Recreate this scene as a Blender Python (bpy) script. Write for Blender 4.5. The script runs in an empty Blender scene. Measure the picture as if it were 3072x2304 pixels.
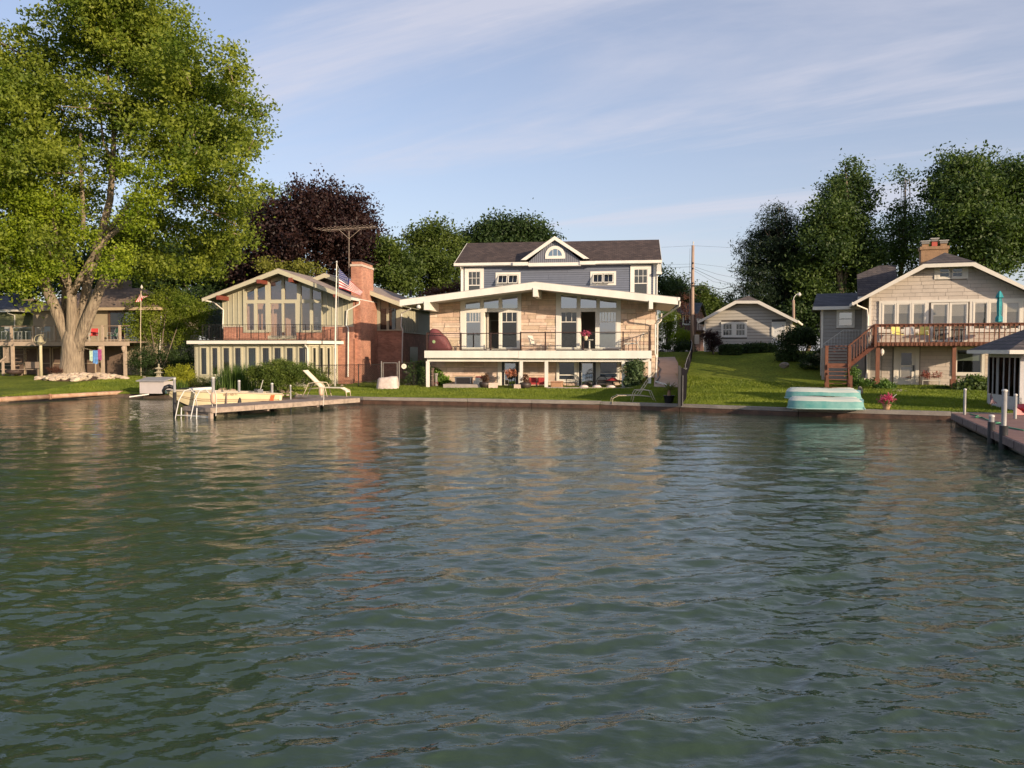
import bpy, math, random
import numpy as np
from mathutils import Vector
random.seed(7); rng = np.random.default_rng(7)
S = bpy.context.scene; COL = S.collection
R = math.radians
# ---------------------------------------------------------------- camera
FPX, CX, CY, EYE = 2400.0, 1536.0, 1152.0, 2.7
PITCH = math.atan(100/2400)
cam_d = bpy.data.cameras.new('camera'); cam = bpy.data.objects.new('camera', cam_d); COL.objects.link(cam)
cam.location = (0, 0, EYE); cam.rotation_euler = (math.pi/2-PITCH, 0, 0)
cam_d.sensor_width = 36; cam_d.lens = FPX/3072*36; cam_d.clip_start = .2; cam_d.clip_end = 3000
S.camera = cam
# ---------------------------------------------------------------- sky and sun
SUN_AZ, SUN_EL = 136.0, 13.5          # degrees clockwise from +Y
W = bpy.data.worlds.new('World'); S.world = W; W.use_nodes = True
nt = W.node_tree; N = nt.nodes; L = nt.links; N.clear()
out = N.new('ShaderNodeOutputWorld'); bg = N.new('ShaderNodeBackground'); bg.inputs['Strength'].default_value = .128
sky = N.new('ShaderNodeTexSky'); sky.sky_type = 'NISHITA'; sky.sun_disc = False
sky.sun_elevation = R(SUN_EL); sky.sun_rotation = R(SUN_AZ); sky.altitude = 250; sky.air_density = 1.0; sky.dust_density = 1.2; sky.ozone_density = 2.0
tc = N.new('ShaderNodeTexCoord'); sep = N.new('ShaderNodeSeparateXYZ'); L.new(tc.outputs['Generated'], sep.inputs[0])
def wm(op, a, b=None, c=None, clamp=False):
    n = N.new('ShaderNodeMath'); n.operation = op; n.use_clamp = clamp
    for i, v in enumerate((a, b, c)):
        if v is None: continue
        if isinstance(v, (int, float)): n.inputs[i].default_value = v
        else: L.new(v, n.inputs[i])
    return n.outputs[0]
zz = wm('MAXIMUM', sep.outputs['Z'], 0.0)
den = wm('ADD', zz, .12)
gx = wm('DIVIDE', sep.outputs['X'], den); gy = wm('DIVIDE', sep.outputs['Y'], den)
cmb = N.new('ShaderNodeCombineXYZ'); L.new(gx, cmb.inputs[0]); L.new(gy, cmb.inputs[1])
def cloud(rot, sc, nscale, detail, rough, lo, hi, dist, loc=(0, 0, 0)):
    m = N.new('ShaderNodeMapping'); L.new(cmb.outputs[0], m.inputs[0]); m.inputs['Rotation'].default_value = (0, 0, R(rot)); m.vector_type = 'TEXTURE'; m.inputs['Scale'].default_value = tuple(1/q for q in sc)
    m.inputs['Location'].default_value = loc
    n = N.new('ShaderNodeTexNoise'); L.new(m.outputs[0], n.inputs[0]); n.inputs['Scale'].default_value = nscale; n.inputs['Detail'].default_value = detail
    n.inputs['Roughness'].default_value = rough; n.inputs['Distortion'].default_value = dist
    r = N.new('ShaderNodeMapRange'); r.interpolation_type = 'SMOOTHSTEP'; L.new(n.outputs['Fac'], r.inputs[0])
    r.inputs[1].default_value = lo; r.inputs[2].default_value = hi; return r.outputs[0]
c1 = cloud(-14, (.34, 1.0, 1), 1.0, 8, .62, .47, .86, .35, (3, 1, 0))
c2 = cloud(-32, (.13, 1.0, 1), 1.5, 7, .62, .50, .76, .6, (.7, 4, 0))
c3 = cloud(10, (.5, .8, 1), .5, 4, .5, .30, .62, .2, (9, 3, 0))
cs = wm('ADD', wm('MULTIPLY', c1, .85), wm('MULTIPLY', c2, .95))
cs = wm('MULTIPLY', cs, wm('ADD', wm('MULTIPLY', c3, .9), .15), clamp=True)
cs = wm('ADD', wm('ADD', cs, .38), wm('MULTIPLY', wm('SUBTRACT', 1.0, wm('MULTIPLY', zz, 4.0, clamp=True)), .30), clamp=True)
tint = N.new('ShaderNodeMix'); tint.data_type = 'RGBA'; tint.blend_type = 'MULTIPLY'; tint.inputs['Factor'].default_value = 1
L.new(sky.outputs[0], tint.inputs[6]); tint.inputs[7].default_value = (1.08, .98, 1.02, 1)
mx = N.new('ShaderNodeMix'); mx.data_type = 'RGBA'; L.new(wm('MULTIPLY', cs, .72), mx.inputs['Factor'])
L.new(tint.outputs[2], mx.inputs[6]); mx.inputs[7].default_value = (3.9, 3.85, 4.35, 1)
L.new(mx.outputs[2], bg.inputs[0]); L.new(bg.outputs[0], out.inputs[0])
sd = bpy.data.lights.new('sun', 'SUN'); sd.energy = 4.3; sd.angle = R(.5); sd.color = (1.0, .79, .56)
sun = bpy.data.objects.new('sun', sd); COL.objects.link(sun)
sdir = Vector((math.sin(R(SUN_AZ))*math.cos(R(SUN_EL)), math.cos(R(SUN_AZ))*math.cos(R(SUN_EL)), math.sin(R(SUN_EL))))
sun.rotation_euler = sdir.to_track_quat('Z', 'Y').to_euler(); sun.location = sdir*60
vs = S.view_settings; S.display_settings.display_device = 'sRGB'
vs.view_transform = 'Standard'; vs.look = 'None'; vs.gamma = 1; vs.exposure = 0.55; vs.use_curve_mapping = False
S.render.engine = 'CYCLES'; S.cycles.max_bounces = 8; S.cycles.transparent_max_bounces = 12; S.cycles.caustics_reflective = False
# ---------------------------------------------------------------- projection helpers (pixels of the 3072 wide photo to metres)
cp, sp = math.cos(PITCH), math.sin(PITCH)
def ray(x, y):
    a = (x-CX)/FPX; b = -(y-CY)/FPX
    return Vector((a, cp+b*sp, -sp+b*cp))
def at(x, y, Y):
    d = ray(x, y); return Vector((d.x*Y/d.y, Y, EYE+d.z*Y/d.y))
def on_z(x, y, z):
    d = ray(x, y); t = (z-EYE)/d.z; return Vector((d.x*t, d.y*t, z))
class Frame:
    """local axes of a building: u along its lake front, v away from the lake, z up from zb"""
    def __init__(s, px, Y, yaw, zb=0.0):
        s.O = at(px, 1052, Y); s.O.z = 0; s.zb = zb; s.yaw = R(yaw)
        s.U = Vector((math.cos(s.yaw), -math.sin(s.yaw), 0)); s.V = Vector((math.sin(s.yaw), math.cos(s.yaw), 0))
    def uz(s, x, y, v=0.0):
        d = ray(x, y); c = Vector((0, 0, EYE)); t = (s.V.dot(s.O)+v-s.V.dot(c))/s.V.dot(d); p = c+d*t
        return ((p-s.O).dot(s.U), p.z-s.zb)
    def vz(s, x, y, u):
        d = ray(x, y); c = Vector((0, 0, EYE)); t = (s.U.dot(s.O)+u-s.U.dot(c))/s.U.dot(d); p = c+d*t
        return ((p-s.O).dot(s.V), p.z-s.zb)
    def u(s, x, v=0.0): return s.uz(x, 1052, v)[0]
    def z(s, x, y, v=0.0): return s.uz(x, y, v)[1]
    def w(s, u, v, z=0.0): p = s.O+s.U*u+s.V*v; return Vector((p.x, p.y, s.zb+z))
# ---------------------------------------------------------------- object helpers
def props(o, label=None, cat=None, group=None, kind=None):
    if label: o['label'] = label
    if cat: o['category'] = cat
    if group: o['group'] = group
    if kind: o['kind'] = kind
    return o
def thing(name, label, cat, loc=(0, 0, 0), rz=0.0, group=None):
    o = bpy.data.objects.new(name, None); COL.objects.link(o); o.location = loc; o.rotation_euler = (0, 0, rz); o.empty_display_size = .3
    return props(o, label, cat, group)
def fthing(name, label, cat, F, group=None, u=0, v=0, z=0):
    return thing(name, label, cat, F.w(u, v, z), -F.yaw, group)
class MB:
    def __init__(s): s.v = []; s.f = []
    def add(s, vs, fs):
        b = len(s.v); s.v += [tuple(p) for p in vs]; s.f += [tuple(b+i for i in f) for f in fs]; return s
    def box(s, a0, a1, b0, b1, c0, c1):
        return s.add([(a0, b0, c0), (a1, b0, c0), (a1, b1, c0), (a0, b1, c0), (a0, b0, c1), (a1, b0, c1), (a1, b1, c1), (a0, b1, c1)],
                     [(0, 3, 2, 1), (4, 5, 6, 7), (0, 1, 5, 4), (1, 2, 6, 5), (2, 3, 7, 6), (3, 0, 4, 7)])
    def prism(s, poly, v0, v1, vtop=None):
        """poly: (u, z) points; extruded along v.  vtop = front offset of the highest points (wedge)"""
        n = len(poly)
        zs = [p[1] for p in poly]; z0, z1 = min(zs), max(zs)
        def vf(z): return v0 if vtop is None or z1 == z0 else v0+(vtop-v0)*(z-z0)/(z1-z0)
        ar = sum(poly[i][0]*poly[(i+1) % n][1]-poly[(i+1) % n][0]*poly[i][1] for i in range(n))
        if ar < 0: poly = poly[::-1]
        vs = [(p[0], vf(p[1]), p[1]) for p in poly]+[(p[0], v1, p[1]) for p in poly]
        fs = [tuple(range(n)), tuple(range(2*n-1, n-1, -1))]+[(i, i+n, (i+1) % n+n, (i+1) % n) for i in range(n)]
        return s.add(vs, fs)
    def slab(s, poly, z0, z1):
        n = len(poly); ar = sum(poly[i][0]*poly[(i+1) % n][1]-poly[(i+1) % n][0]*poly[i][1] for i in range(n))
        if ar < 0: poly = poly[::-1]
        vs = [(p[0], p[1], z0) for p in poly]+[(p[0], p[1], z1) for p in poly]
        return s.add(vs, [tuple(range(n-1, -1, -1)), tuple(range(n, 2*n))]+[(i, (i+1) % n, (i+1) % n+n, i+n) for i in range(n)])
    def sheet(s, pts, t=(0, 0, -.05)):
        """polygon in space given a thickness vector"""
        n = len(pts); t = Vector(t); P = [Vector(p) for p in pts]
        return s.add(P+[p+t for p in P], [tuple(range(n)), tuple(range(2*n-1, n-1, -1))]+[(i, i+n, (i+1) % n+n, (i+1) % n) for i in range(n)])
    def tube(s, pts, r, n=6, cap=True):
        P = [Vector(p) for p in pts]; rs = r if isinstance(r, (list, tuple)) else [r]*len(P)
        b = len(s.v); up = None
        for i, p in enumerate(P):
            t = (P[min(i+1, len(P)-1)]-P[max(i-1, 0)]).normalized()
            if up is None: up = t.orthogonal().normalized()
            else:
                up = (up-t*up.dot(t)); up = up.normalized() if up.length > 1e-6 else t.orthogonal().normalized()
            w = t.cross(up)
            for k in range(n):
                a = 2*math.pi*k/n; s.v.append(tuple(p+(up*math.cos(a)+w*math.sin(a))*rs[i]))
        for i in range(len(P)-1):
            for k in range(n):
                s.f.append((b+i*n+k, b+i*n+(k+1) % n, b+(i+1)*n+(k+1) % n, b+(i+1)*n+k))
        if cap:
            s.f.append(tuple(b+k for k in range(n-1, -1, -1))); s.f.append(tuple(b+(len(P)-1)*n+k for k in range(n)))
        return s
    def lathe(s, prof, c=(0, 0, 0), n=16, sx=1, sy=1):
        b = len(s.v)
        for r, z in prof:
            for k in range(n):
                a = 2*math.pi*k/n; s.v.append((c[0]+r*math.cos(a)*sx, c[1]+r*math.sin(a)*sy, c[2]+z))
        for i in range(len(prof)-1):
            for k in range(n): s.f.append((b+i*n+k, b+i*n+(k+1) % n, b+(i+1)*n+(k+1) % n, b+(i+1)*n+k))
        s.f.append(tuple(b+k for k in range(n-1, -1, -1))); s.f.append(tuple(b+(len(prof)-1)*n+k for k in range(n)))
        return s
    def build(s, name, m, parent=None, smooth=False, bevel=0):
        me = bpy.data.meshes.new(name); me.from_pydata(s.v, [], s.f)
        if smooth: me.polygons.foreach_set('use_smooth', [True]*len(me.polygons))
        me.materials.append(m); me.update()
        o = bpy.data.objects.new(name, me); COL.objects.link(o)
        if parent is not None: o.parent = parent
        if bevel:
            b = o.modifiers.new('bevel', 'BEVEL'); b.width = bevel; b.segments = 2
        return o
def copy_tree(o, parent=None):
    c = o.copy(); COL.objects.link(c); c.parent = parent
    for ch in list(o.children): copy_tree(ch, c)
    return c
def clip(poly, a, b, c):
    """keep a*u + b*z <= c"""
    out = []
    for i in range(len(poly)):
        p, q = poly[i], poly[(i+1) % len(poly)]
        dp = a*p[0]+b*p[1]-c; dq = a*q[0]+b*q[1]-c
        if dp <= 0: out.append(p)
        if dp*dq < 0:
            t = dp/(dp-dq); out.append((p[0]+(q[0]-p[0])*t, p[1]+(q[1]-p[1])*t))
    return out
def area(poly): return abs(sum(poly[i][0]*poly[(i+1) % len(poly)][1]-poly[(i+1) % len(poly)][0]*poly[i][1] for i in range(len(poly))))/2
def clip_convex(poly, reg):
    n = len(reg); s = sum(reg[i][0]*reg[(i+1) % n][1]-reg[(i+1) % n][0]*reg[i][1] for i in range(n))
    if s < 0: reg = reg[::-1]
    for i in range(n):
        p, q = reg[i], reg[(i+1) % n]; dx, dz = q[0]-p[0], q[1]-p[1]
        if abs(dx)+abs(dz) < 1e-9: continue
        poly = clip(poly, dz, -dx, dz*p[0]-dx*p[1])
        if len(poly) < 3: return []
    return poly
COUNT = {}
def cladding(parent, region, name, m, row, width, v=0.0, depth=(.02, .02), gap=.008, holes=(), wedge=None, cap=300, side=None, mats=None, jitter=0):
    """rows of pieces (boards, shingles, ashlar) on a wall plane, clipped to a convex region and kept off the holes"""
    us = [p[0] for p in region]; zs = [p[1] for p in region]; u0, u1, z0, z1 = min(us), max(us), min(zs), max(zs)
    z = z0; pieces = []
    while z < z1-.02:
        h = row if not isinstance(row, (tuple, list)) else random.choice(row)
        h = min(h, z1-z)
        if z1-z-h < .06: h = z1-z
        spans = [(u0, u1)]
        for (a, b, c, d) in holes:
            if z+h > c+.01 and z < d-.01:
                spans = [t for (p, q) in spans for t in ((p, min(q, a)), (max(p, b), q)) if t[1]-t[0] > .03]
        for (p, q) in spans:
            u = p
            if width is None: cuts = [(p, q)]
            else:
                cuts = []; first = True
                while u < q-1e-3:
                    w = random.uniform(*width)*(random.uniform(.3, 1) if first else 1); first = False
                    if q-u-w < width[0]*.5: w = q-u
                    cuts.append((u, min(q, u+w))); u += w
            for (a, b) in cuts:
                parts = [(a, b, z, z+h)]
                if jitter and h > .26 and random.random() < jitter:
                    zm = z+h*random.choice((.4, .55)); parts = [(a, b, z, zm), (a, b, zm, z+h)]
                for (pa, pb, pc, pd) in parts:
                    poly = clip_convex([(pa+gap/2, pc), (pb-gap/2, pc), (pb-gap/2, pd-gap), (pa+gap/2, pd-gap)], region)
                    if len(poly) >= 3 and area(poly) > .002: pieces.append(poly)
        z += h
    pieces.sort(key=area, reverse=True)
    big, rest = pieces[:cap], pieces[cap:]
    def put(mb, poly):
        d = random.uniform(*depth)
        if side is None: mb.prism(poly, v-d, v, None if wedge is None else v-wedge)
        else:
            t = MB().prism(poly, -d, 0, None if wedge is None else -wedge)      # side wall: u axis becomes v, facing +/-u
            mb.add([(side[0]+side[1]*(-p[1]), p[0], p[2]) for p in t.v], t.f)
    for poly in big:
        mb = MB(); put(mb, poly); mb.build(name, m if mats is None else random.choice(mats), parent)
    if rest:
        mb = MB()
        for poly in rest: put(mb, poly)
        props(mb.build(name, m if mats is None else mats[0], parent), kind='stuff')
    return len(pieces)
# ---------------------------------------------------------------- materials
MATS = {}
def mat(name, col, rough=.6, var=.12, scale=4.0, bump=0.0, bscale=30.0, rnd=0.0, metal=0.0, spec=.5, col2=None, stretch=(1, 1, 1), detail=5, hue=0.0, bdist=.02):
    if name in MATS: return MATS[name]
    m = bpy.data.materials.new(name); m.use_nodes = True; MATS[name] = m
    n = m.node_tree.nodes; l = m.node_tree.links; b = n['Principled BSDF']
    b.inputs['Roughness'].default_value = rough; b.inputs['Metallic'].default_value = metal; b.inputs['Specular IOR Level'].default_value = spec
    tc = n.new('ShaderNodeTexCoord'); mp = n.new('ShaderNodeMapping'); l.new(tc.outputs['Object'], mp.inputs[0]); mp.inputs['Scale'].default_value = stretch
    no = n.new('ShaderNodeTexNoise'); l.new(mp.outputs[0], no.inputs[0]); no.inputs['Scale'].default_value = scale; no.inputs['Detail'].default_value = detail; no.inputs['Roughness'].default_value = .6
    rp = n.new('ShaderNodeMix'); rp.data_type = 'RGBA'
    mr = n.new('ShaderNodeMapRange'); l.new(no.outputs['Fac'], mr.inputs[0]); mr.inputs[1].default_value = .3; mr.inputs[2].default_value = .7; l.new(mr.outputs[0], rp.inputs['Factor'])
    c2 = col2 if col2 else tuple(min(1, c*(1+var)) for c in col)
    c1 = col if col2 else tuple(c*(1-var) for c in col)
    rp.inputs[6].default_value = (*c1, 1); rp.inputs[7].default_value = (*c2, 1); src = rp.outputs[2]
    if rnd or hue:
        oi = n.new('ShaderNodeObjectInfo'); hs = n.new('ShaderNodeHueSaturation'); l.new(src, hs.inputs['Color'])
        r1 = n.new('ShaderNodeMapRange'); l.new(oi.outputs['Random'], r1.inputs[0]); r1.inputs[3].default_value = 1-rnd; r1.inputs[4].default_value = 1+rnd; l.new(r1.outputs[0], hs.inputs['Value'])
        if hue:
            fr = n.new('ShaderNodeMath'); fr.operation = 'FRACT'; mu = n.new('ShaderNodeMath'); mu.operation = 'MULTIPLY'; mu.inputs[1].default_value = 7.3
            l.new(oi.outputs['Random'], mu.inputs[0]); l.new(mu.outputs[0], fr.inputs[0])
            r2 = n.new('ShaderNodeMapRange'); l.new(fr.outputs[0], r2.inputs[0]); r2.inputs[3].default_value = .5-hue; r2.inputs[4].default_value = .5+hue; l.new(r2.outputs[0], hs.inputs['Hue'])
        src = hs.outputs[0]
    l.new(src, b.inputs['Base Color'])
    if bump:
        nb = n.new('ShaderNodeTexNoise'); l.new(mp.outputs[0], nb.inputs[0]); nb.inputs['Scale'].default_value = bscale; nb.inputs['Detail'].default_value = 4
        bp = n.new('ShaderNodeBump'); bp.inputs['Strength'].default_value = bump; bp.inputs['Distance'].default_value = bdist; l.new(nb.outputs['Fac'], bp.inputs['Height']); l.new(bp.outputs[0], b.inputs['Normal'])
    return m
def brick_mat(name, c1, c2, mortar, bw=.2, bh=.067, axis='XZ', ms=.02, rough=.85, bump=.5, off=.5, bias=0.0):
    """procedural coursed pattern for pieces too small to pick apart (bricks, roof shingles)"""
    if name in MATS: return MATS[name]
    m = bpy.data.materials.new(name); m.use_nodes = True; MATS[name] = m
    n = m.node_tree.nodes; l = m.node_tree.links; b = n['Principled BSDF']; b.inputs['Roughness'].default_value = rough
    tc = n.new('ShaderNodeTexCoord'); sp_ = n.new('ShaderNodeSeparateXYZ'); l.new(tc.outputs['Object'], sp_.inputs[0])
    cb = n.new('ShaderNodeCombineXYZ')
    if axis == 'AUTO':
        ad = n.new('ShaderNodeMath'); ad.operation = 'ADD'; l.new(sp_.outputs[0], ad.inputs[0]); l.new(sp_.outputs[1], ad.inputs[1]); l.new(ad.outputs[0], cb.inputs[0]); l.new(sp_.outputs[2], cb.inputs[1])
    else:
        l.new(sp_.outputs['XYZ'.index(axis[0])], cb.inputs[0]); l.new(sp_.outputs['XYZ'.index(axis[1])], cb.inputs[1])
    br = n.new('ShaderNodeTexBrick'); l.new(cb.outputs[0], br.inputs[0]); br.inputs['Scale'].default_value = 1; br.offset = off
    br.inputs['Brick Width'].default_value = bw; br.inputs['Row Height'].default_value = bh; br.inputs['Mortar Size'].default_value = ms*bh*4; br.inputs['Mortar Smooth'].default_value = .2
    br.inputs['Color1'].default_value = (*c1, 1); br.inputs['Color2'].default_value = (*c2, 1); br.inputs['Mortar'].default_value = (*mortar, 1); br.inputs['Bias'].default_value = bias
    no = n.new('ShaderNodeTexNoise'); l.new(tc.outputs['Object'], no.inputs[0]); no.inputs['Scale'].default_value = 1.5; no.inputs['Detail'].default_value = 5
    mr = n.new('ShaderNodeMapRange'); l.new(no.outputs['Fac'], mr.inputs[0]); mr.inputs[1].default_value = .3; mr.inputs[2].default_value = .7; mr.inputs[3].default_value = .78; mr.inputs[4].default_value = 1.2
    mu = n.new('ShaderNodeVectorMath'); mu.operation = 'MULTIPLY'; l.new(br.outputs['Color'], mu.inputs[0]); l.new(mr.outputs[0], mu.inputs[1]); l.new(mu.outputs[0], b.inputs['Base Color'])
    bp = n.new('ShaderNodeBump'); bp.inputs['Strength'].default_value = bump; bp.inputs['Distance'].default_value = .01; bp.invert = True
    l.new(br.outputs['Fac'], bp.inputs['Height']); l.new(bp.outputs[0], b.inputs['Normal'])
    return m
def glass_mat(name, tint=(.5, .55, .55), refl=.18, rough=.02):
    if name in MATS: return MATS[name]
    m = bpy.data.materials.new(name); m.use_nodes = True; MATS[name] = m
    n = m.node_tree.nodes; l = m.node_tree.links; n.remove(n['Principled BSDF'])
    t = n.new('ShaderNodeBsdfTransparent'); t.inputs[0].default_value = (*tint, 1); g = n.new('ShaderNodeBsdfGlossy'); g.inputs['Roughness'].default_value = rough
    g.inputs[0].default_value = (.9, .95, 1, 1)
    fr = n.new('ShaderNodeFresnel'); fr.inputs[0].default_value = 1.5; ad = n.new('ShaderNodeMath'); ad.inputs[1].default_value = refl; ad.use_clamp = True
    no = n.new('ShaderNodeTexNoise'); tcc = n.new('ShaderNodeTexCoord'); l.new(tcc.outputs['Object'], no.inputs[0]); no.inputs['Scale'].default_value = .8
    bp = n.new('ShaderNodeBump'); bp.inputs['Strength'].default_value = .08; bp.inputs['Distance'].default_value = .05; l.new(no.outputs['Fac'], bp.inputs['Height']); l.new(bp.outputs[0], g.inputs['Normal'])
    l.new(fr.outputs[0], ad.inputs[0]); ge = n.new('ShaderNodeNewGeometry'); sb = n.new('ShaderNodeMath'); sb.operation = 'SUBTRACT'; sb.use_clamp = True; l.new(ad.outputs[0], sb.inputs[0]); l.new(ge.outputs['Backfacing'], sb.inputs[1])
    mx = n.new('ShaderNodeMixShader'); l.new(sb.outputs[0], mx.inputs[0]); l.new(t.outputs[0], mx.inputs[1]); l.new(g.outputs[0], mx.inputs[2])
    l.new(mx.outputs[0], n['Material Output'].inputs[0]); return m
def leaf_mat(name, c1, c2, trans=.35, clump=.8, tcol=None):
    if name in MATS: return MATS[name]
    m = bpy.data.materials.new(name); m.use_nodes = True; MATS[name] = m
    n = m.node_tree.nodes; l = m.node_tree.links; b = n['Principled BSDF']; b.inputs['Roughness'].default_value = .55; b.inputs['Specular IOR Level'].default_value = .3
    ge = n.new('ShaderNodeNewGeometry'); tc = n.new('ShaderNodeTexCoord'); no = n.new('ShaderNodeTexNoise'); l.new(tc.outputs['Object'], no.inputs[0]); no.inputs['Scale'].default_value = clump; no.inputs['Detail'].default_value = 3
    mr = n.new('ShaderNodeMapRange'); l.new(no.outputs['Fac'], mr.inputs[0]); mr.inputs[1].default_value = .35; mr.inputs[2].default_value = .65
    ma = n.new('ShaderNodeMath'); ma.operation = 'MULTIPLY_ADD'; l.new(ge.outputs['Random Per Island'], ma.inputs[0]); ma.inputs[1].default_value = .32
    m2 = n.new('ShaderNodeMath'); m2.operation = 'MULTIPLY'; l.new(mr.outputs[0], m2.inputs[0]); m2.inputs[1].default_value = .68; l.new(m2.outputs[0], ma.inputs[2])
    mx = n.new('ShaderNodeMix'); mx.data_type = 'RGBA'; l.new(ma.outputs[0], mx.inputs['Factor']); mx.inputs[6].default_value = (*c1, 1); mx.inputs[7].default_value = (*c2, 1)
    l.new(mx.outputs[2], b.inputs['Base Color'])
    tr = n.new('ShaderNodeBsdfTranslucent')
    br = n.new('ShaderNodeVectorMath'); br.operation = 'MULTIPLY'; l.new(mx.outputs[2], br.inputs[0]); br.inputs[1].default_value = tcol or (1.5, 1.6, .7); l.new(br.outputs[0], tr.inputs[0])
    ms = n.new('ShaderNodeMixShader'); ms.inputs[0].default_value = trans; l.new(b.outputs[0], ms.inputs[1]); l.new(tr.outputs[0], ms.inputs[2]); l.new(ms.outputs[0], n['Material Output'].inputs[0]); return m
white = mat('white_paint', (.72, .695, .63), .5, .09, 1.6, detail=8, stretch=(1, 1, .4))
cream_trim = mat('cream_paint', (.72, .68, .60), .5, .05, 2)
black = mat('black_metal', (.02, .02, .022), .4, .1)
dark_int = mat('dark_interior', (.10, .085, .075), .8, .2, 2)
room_m = mat('room_wall', (.34, .28, .23), .8, .1, 1)
concrete = mat('concrete', (.36, .31, .27), .85, .15, 3, .3, 25)
glass = glass_mat('window_glass', (.6, .62, .6), .05)
glass_teal = glass_mat('window_glass_teal', (.62, .78, .80), .34)
rail_glass = glass_mat('railing_glass', (.97, .98, .97), -.02)
alu = mat('white_aluminium', (.60, .58, .54), .4, .05, 3)
# ---------------------------------------------------------------- shore, ground, water
SHORE = [(-300, 36), (-60, 40), (-26.7, 41.8), (-23.2, 46.6), (-19.2, 45.3), (-15.3, 44), (-11.7, 43), (-7.6, 40.7), (-2.2, 39.3), (4.1, 37.2), (7.45, 35.5), (11.8, 32.9), (16.9, 30.7), (22, 29), (45, 22), (300, 10)]
SX = np.array([p[0] for p in SHORE]); SY = np.array([p[1] for p in SHORE])
def sstep(a, b, x): t = np.clip((x-a)/(b-a), 0, 1); return t*t*(3-2*t)
def ground(X, Y):
    X = np.asarray(X, float); Y = np.asarray(Y, float); ys = np.interp(X, SX, SY); d = np.maximum(Y-ys, 0)
    left = np.minimum(.26+.022*d, .62)+ .5*sstep(-17, -24, X)*sstep(44, 54, Y)*.6
    left = left+(2.6-left)*sstep(66, 84, Y)
    mid = np.minimum(.28+.02*d, .5)+2.1*np.clip((Y-45.5)/14.0, 0, 1)
    right = .28+.028*d+ (2.6-.7)*sstep(46, 60, Y); right = np.minimum(right, 2.65)
    wm_ = sstep(6.6, 7.6, X-(Y-47)*.139); wr = sstep(14.5, 20.5, X)
    z = left*(1-wm_)+mid*wm_; z = z*(1-wr)+right*wr
    z = z+.02*np.sin(X*1.3+Y*.7)*np.sin(Y*.9-X*.4)*np.clip(d/3, 0, 1)
    return z
def gz(X, Y): return float(ground(X, Y))
def gat(x, y):
    """ground point seen at pixel x, y"""
    d = ray(x, y); lo, hi = 20.0, 120.0; prev = None
    for Y in np.arange(26, 110, .25):
        p = at(x, y, Y)
        if Y > np.interp(p.x, SX, SY) and p.z <= gz(p.x, Y): return Vector((p.x, Y, gz(p.x, Y)))
    return at(x, y, 60)
def grass_mat():
    m = bpy.data.materials.new('lawn_grass'); m.use_nodes = True; n = m.node_tree.nodes; l = m.node_tree.links; b = n['Principled BSDF']; b.inputs['Roughness'].default_value = .9; b.inputs['Specular IOR Level'].default_value = .1
    tc = n.new('ShaderNodeTexCoord')
    def noise(s, st, d=6):
        mp = n.new('ShaderNodeMapping'); l.new(tc.outputs['Object'], mp.inputs[0]); mp.inputs['Scale'].default_value = st
        x = n.new('ShaderNodeTexNoise'); l.new(mp.outputs[0], x.inputs[0]); x.inputs['Scale'].default_value = s; x.inputs['Detail'].default_value = d; x.inputs['Roughness'].default_value = .65; return x.outputs['Fac']
    a = noise(.35, (1, 1, 1)); c = noise(9, (1, .5, 1))
    r = n.new('ShaderNodeValToRGB'); l.new(a, r.inputs[0]); e = r.color_ramp.elements; e[0].position = .33; e[0].color = (.095, .135, .016, 1); e[1].position = .68; e[1].color = (.20, .23, .028, 1)
    r2 = n.new('ShaderNodeMapRange'); l.new(c, r2.inputs[0]); r2.inputs[1].default_value = .3; r2.inputs[2].default_value = .7; r2.inputs[3].default_value = .55; r2.inputs[4].default_value = 1.45
    mu = n.new('ShaderNodeVectorMath'); mu.operation = 'MULTIPLY'; l.new(r.outputs[0], mu.inputs[0]); l.new(r2.outputs[0], mu.inputs[1]); l.new(mu.outputs[0], b.inputs['Base Color'])
    bp = n.new('ShaderNodeBump'); bp.inputs['Strength'].default_value = .9; bp.inputs['Distance'].default_value = .08; l.new(noise(18, (1, .6, 1), 4), bp.inputs['Height']); l.new(bp.outputs[0], b.inputs['Normal']); return m
grass = grass_mat()
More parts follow.
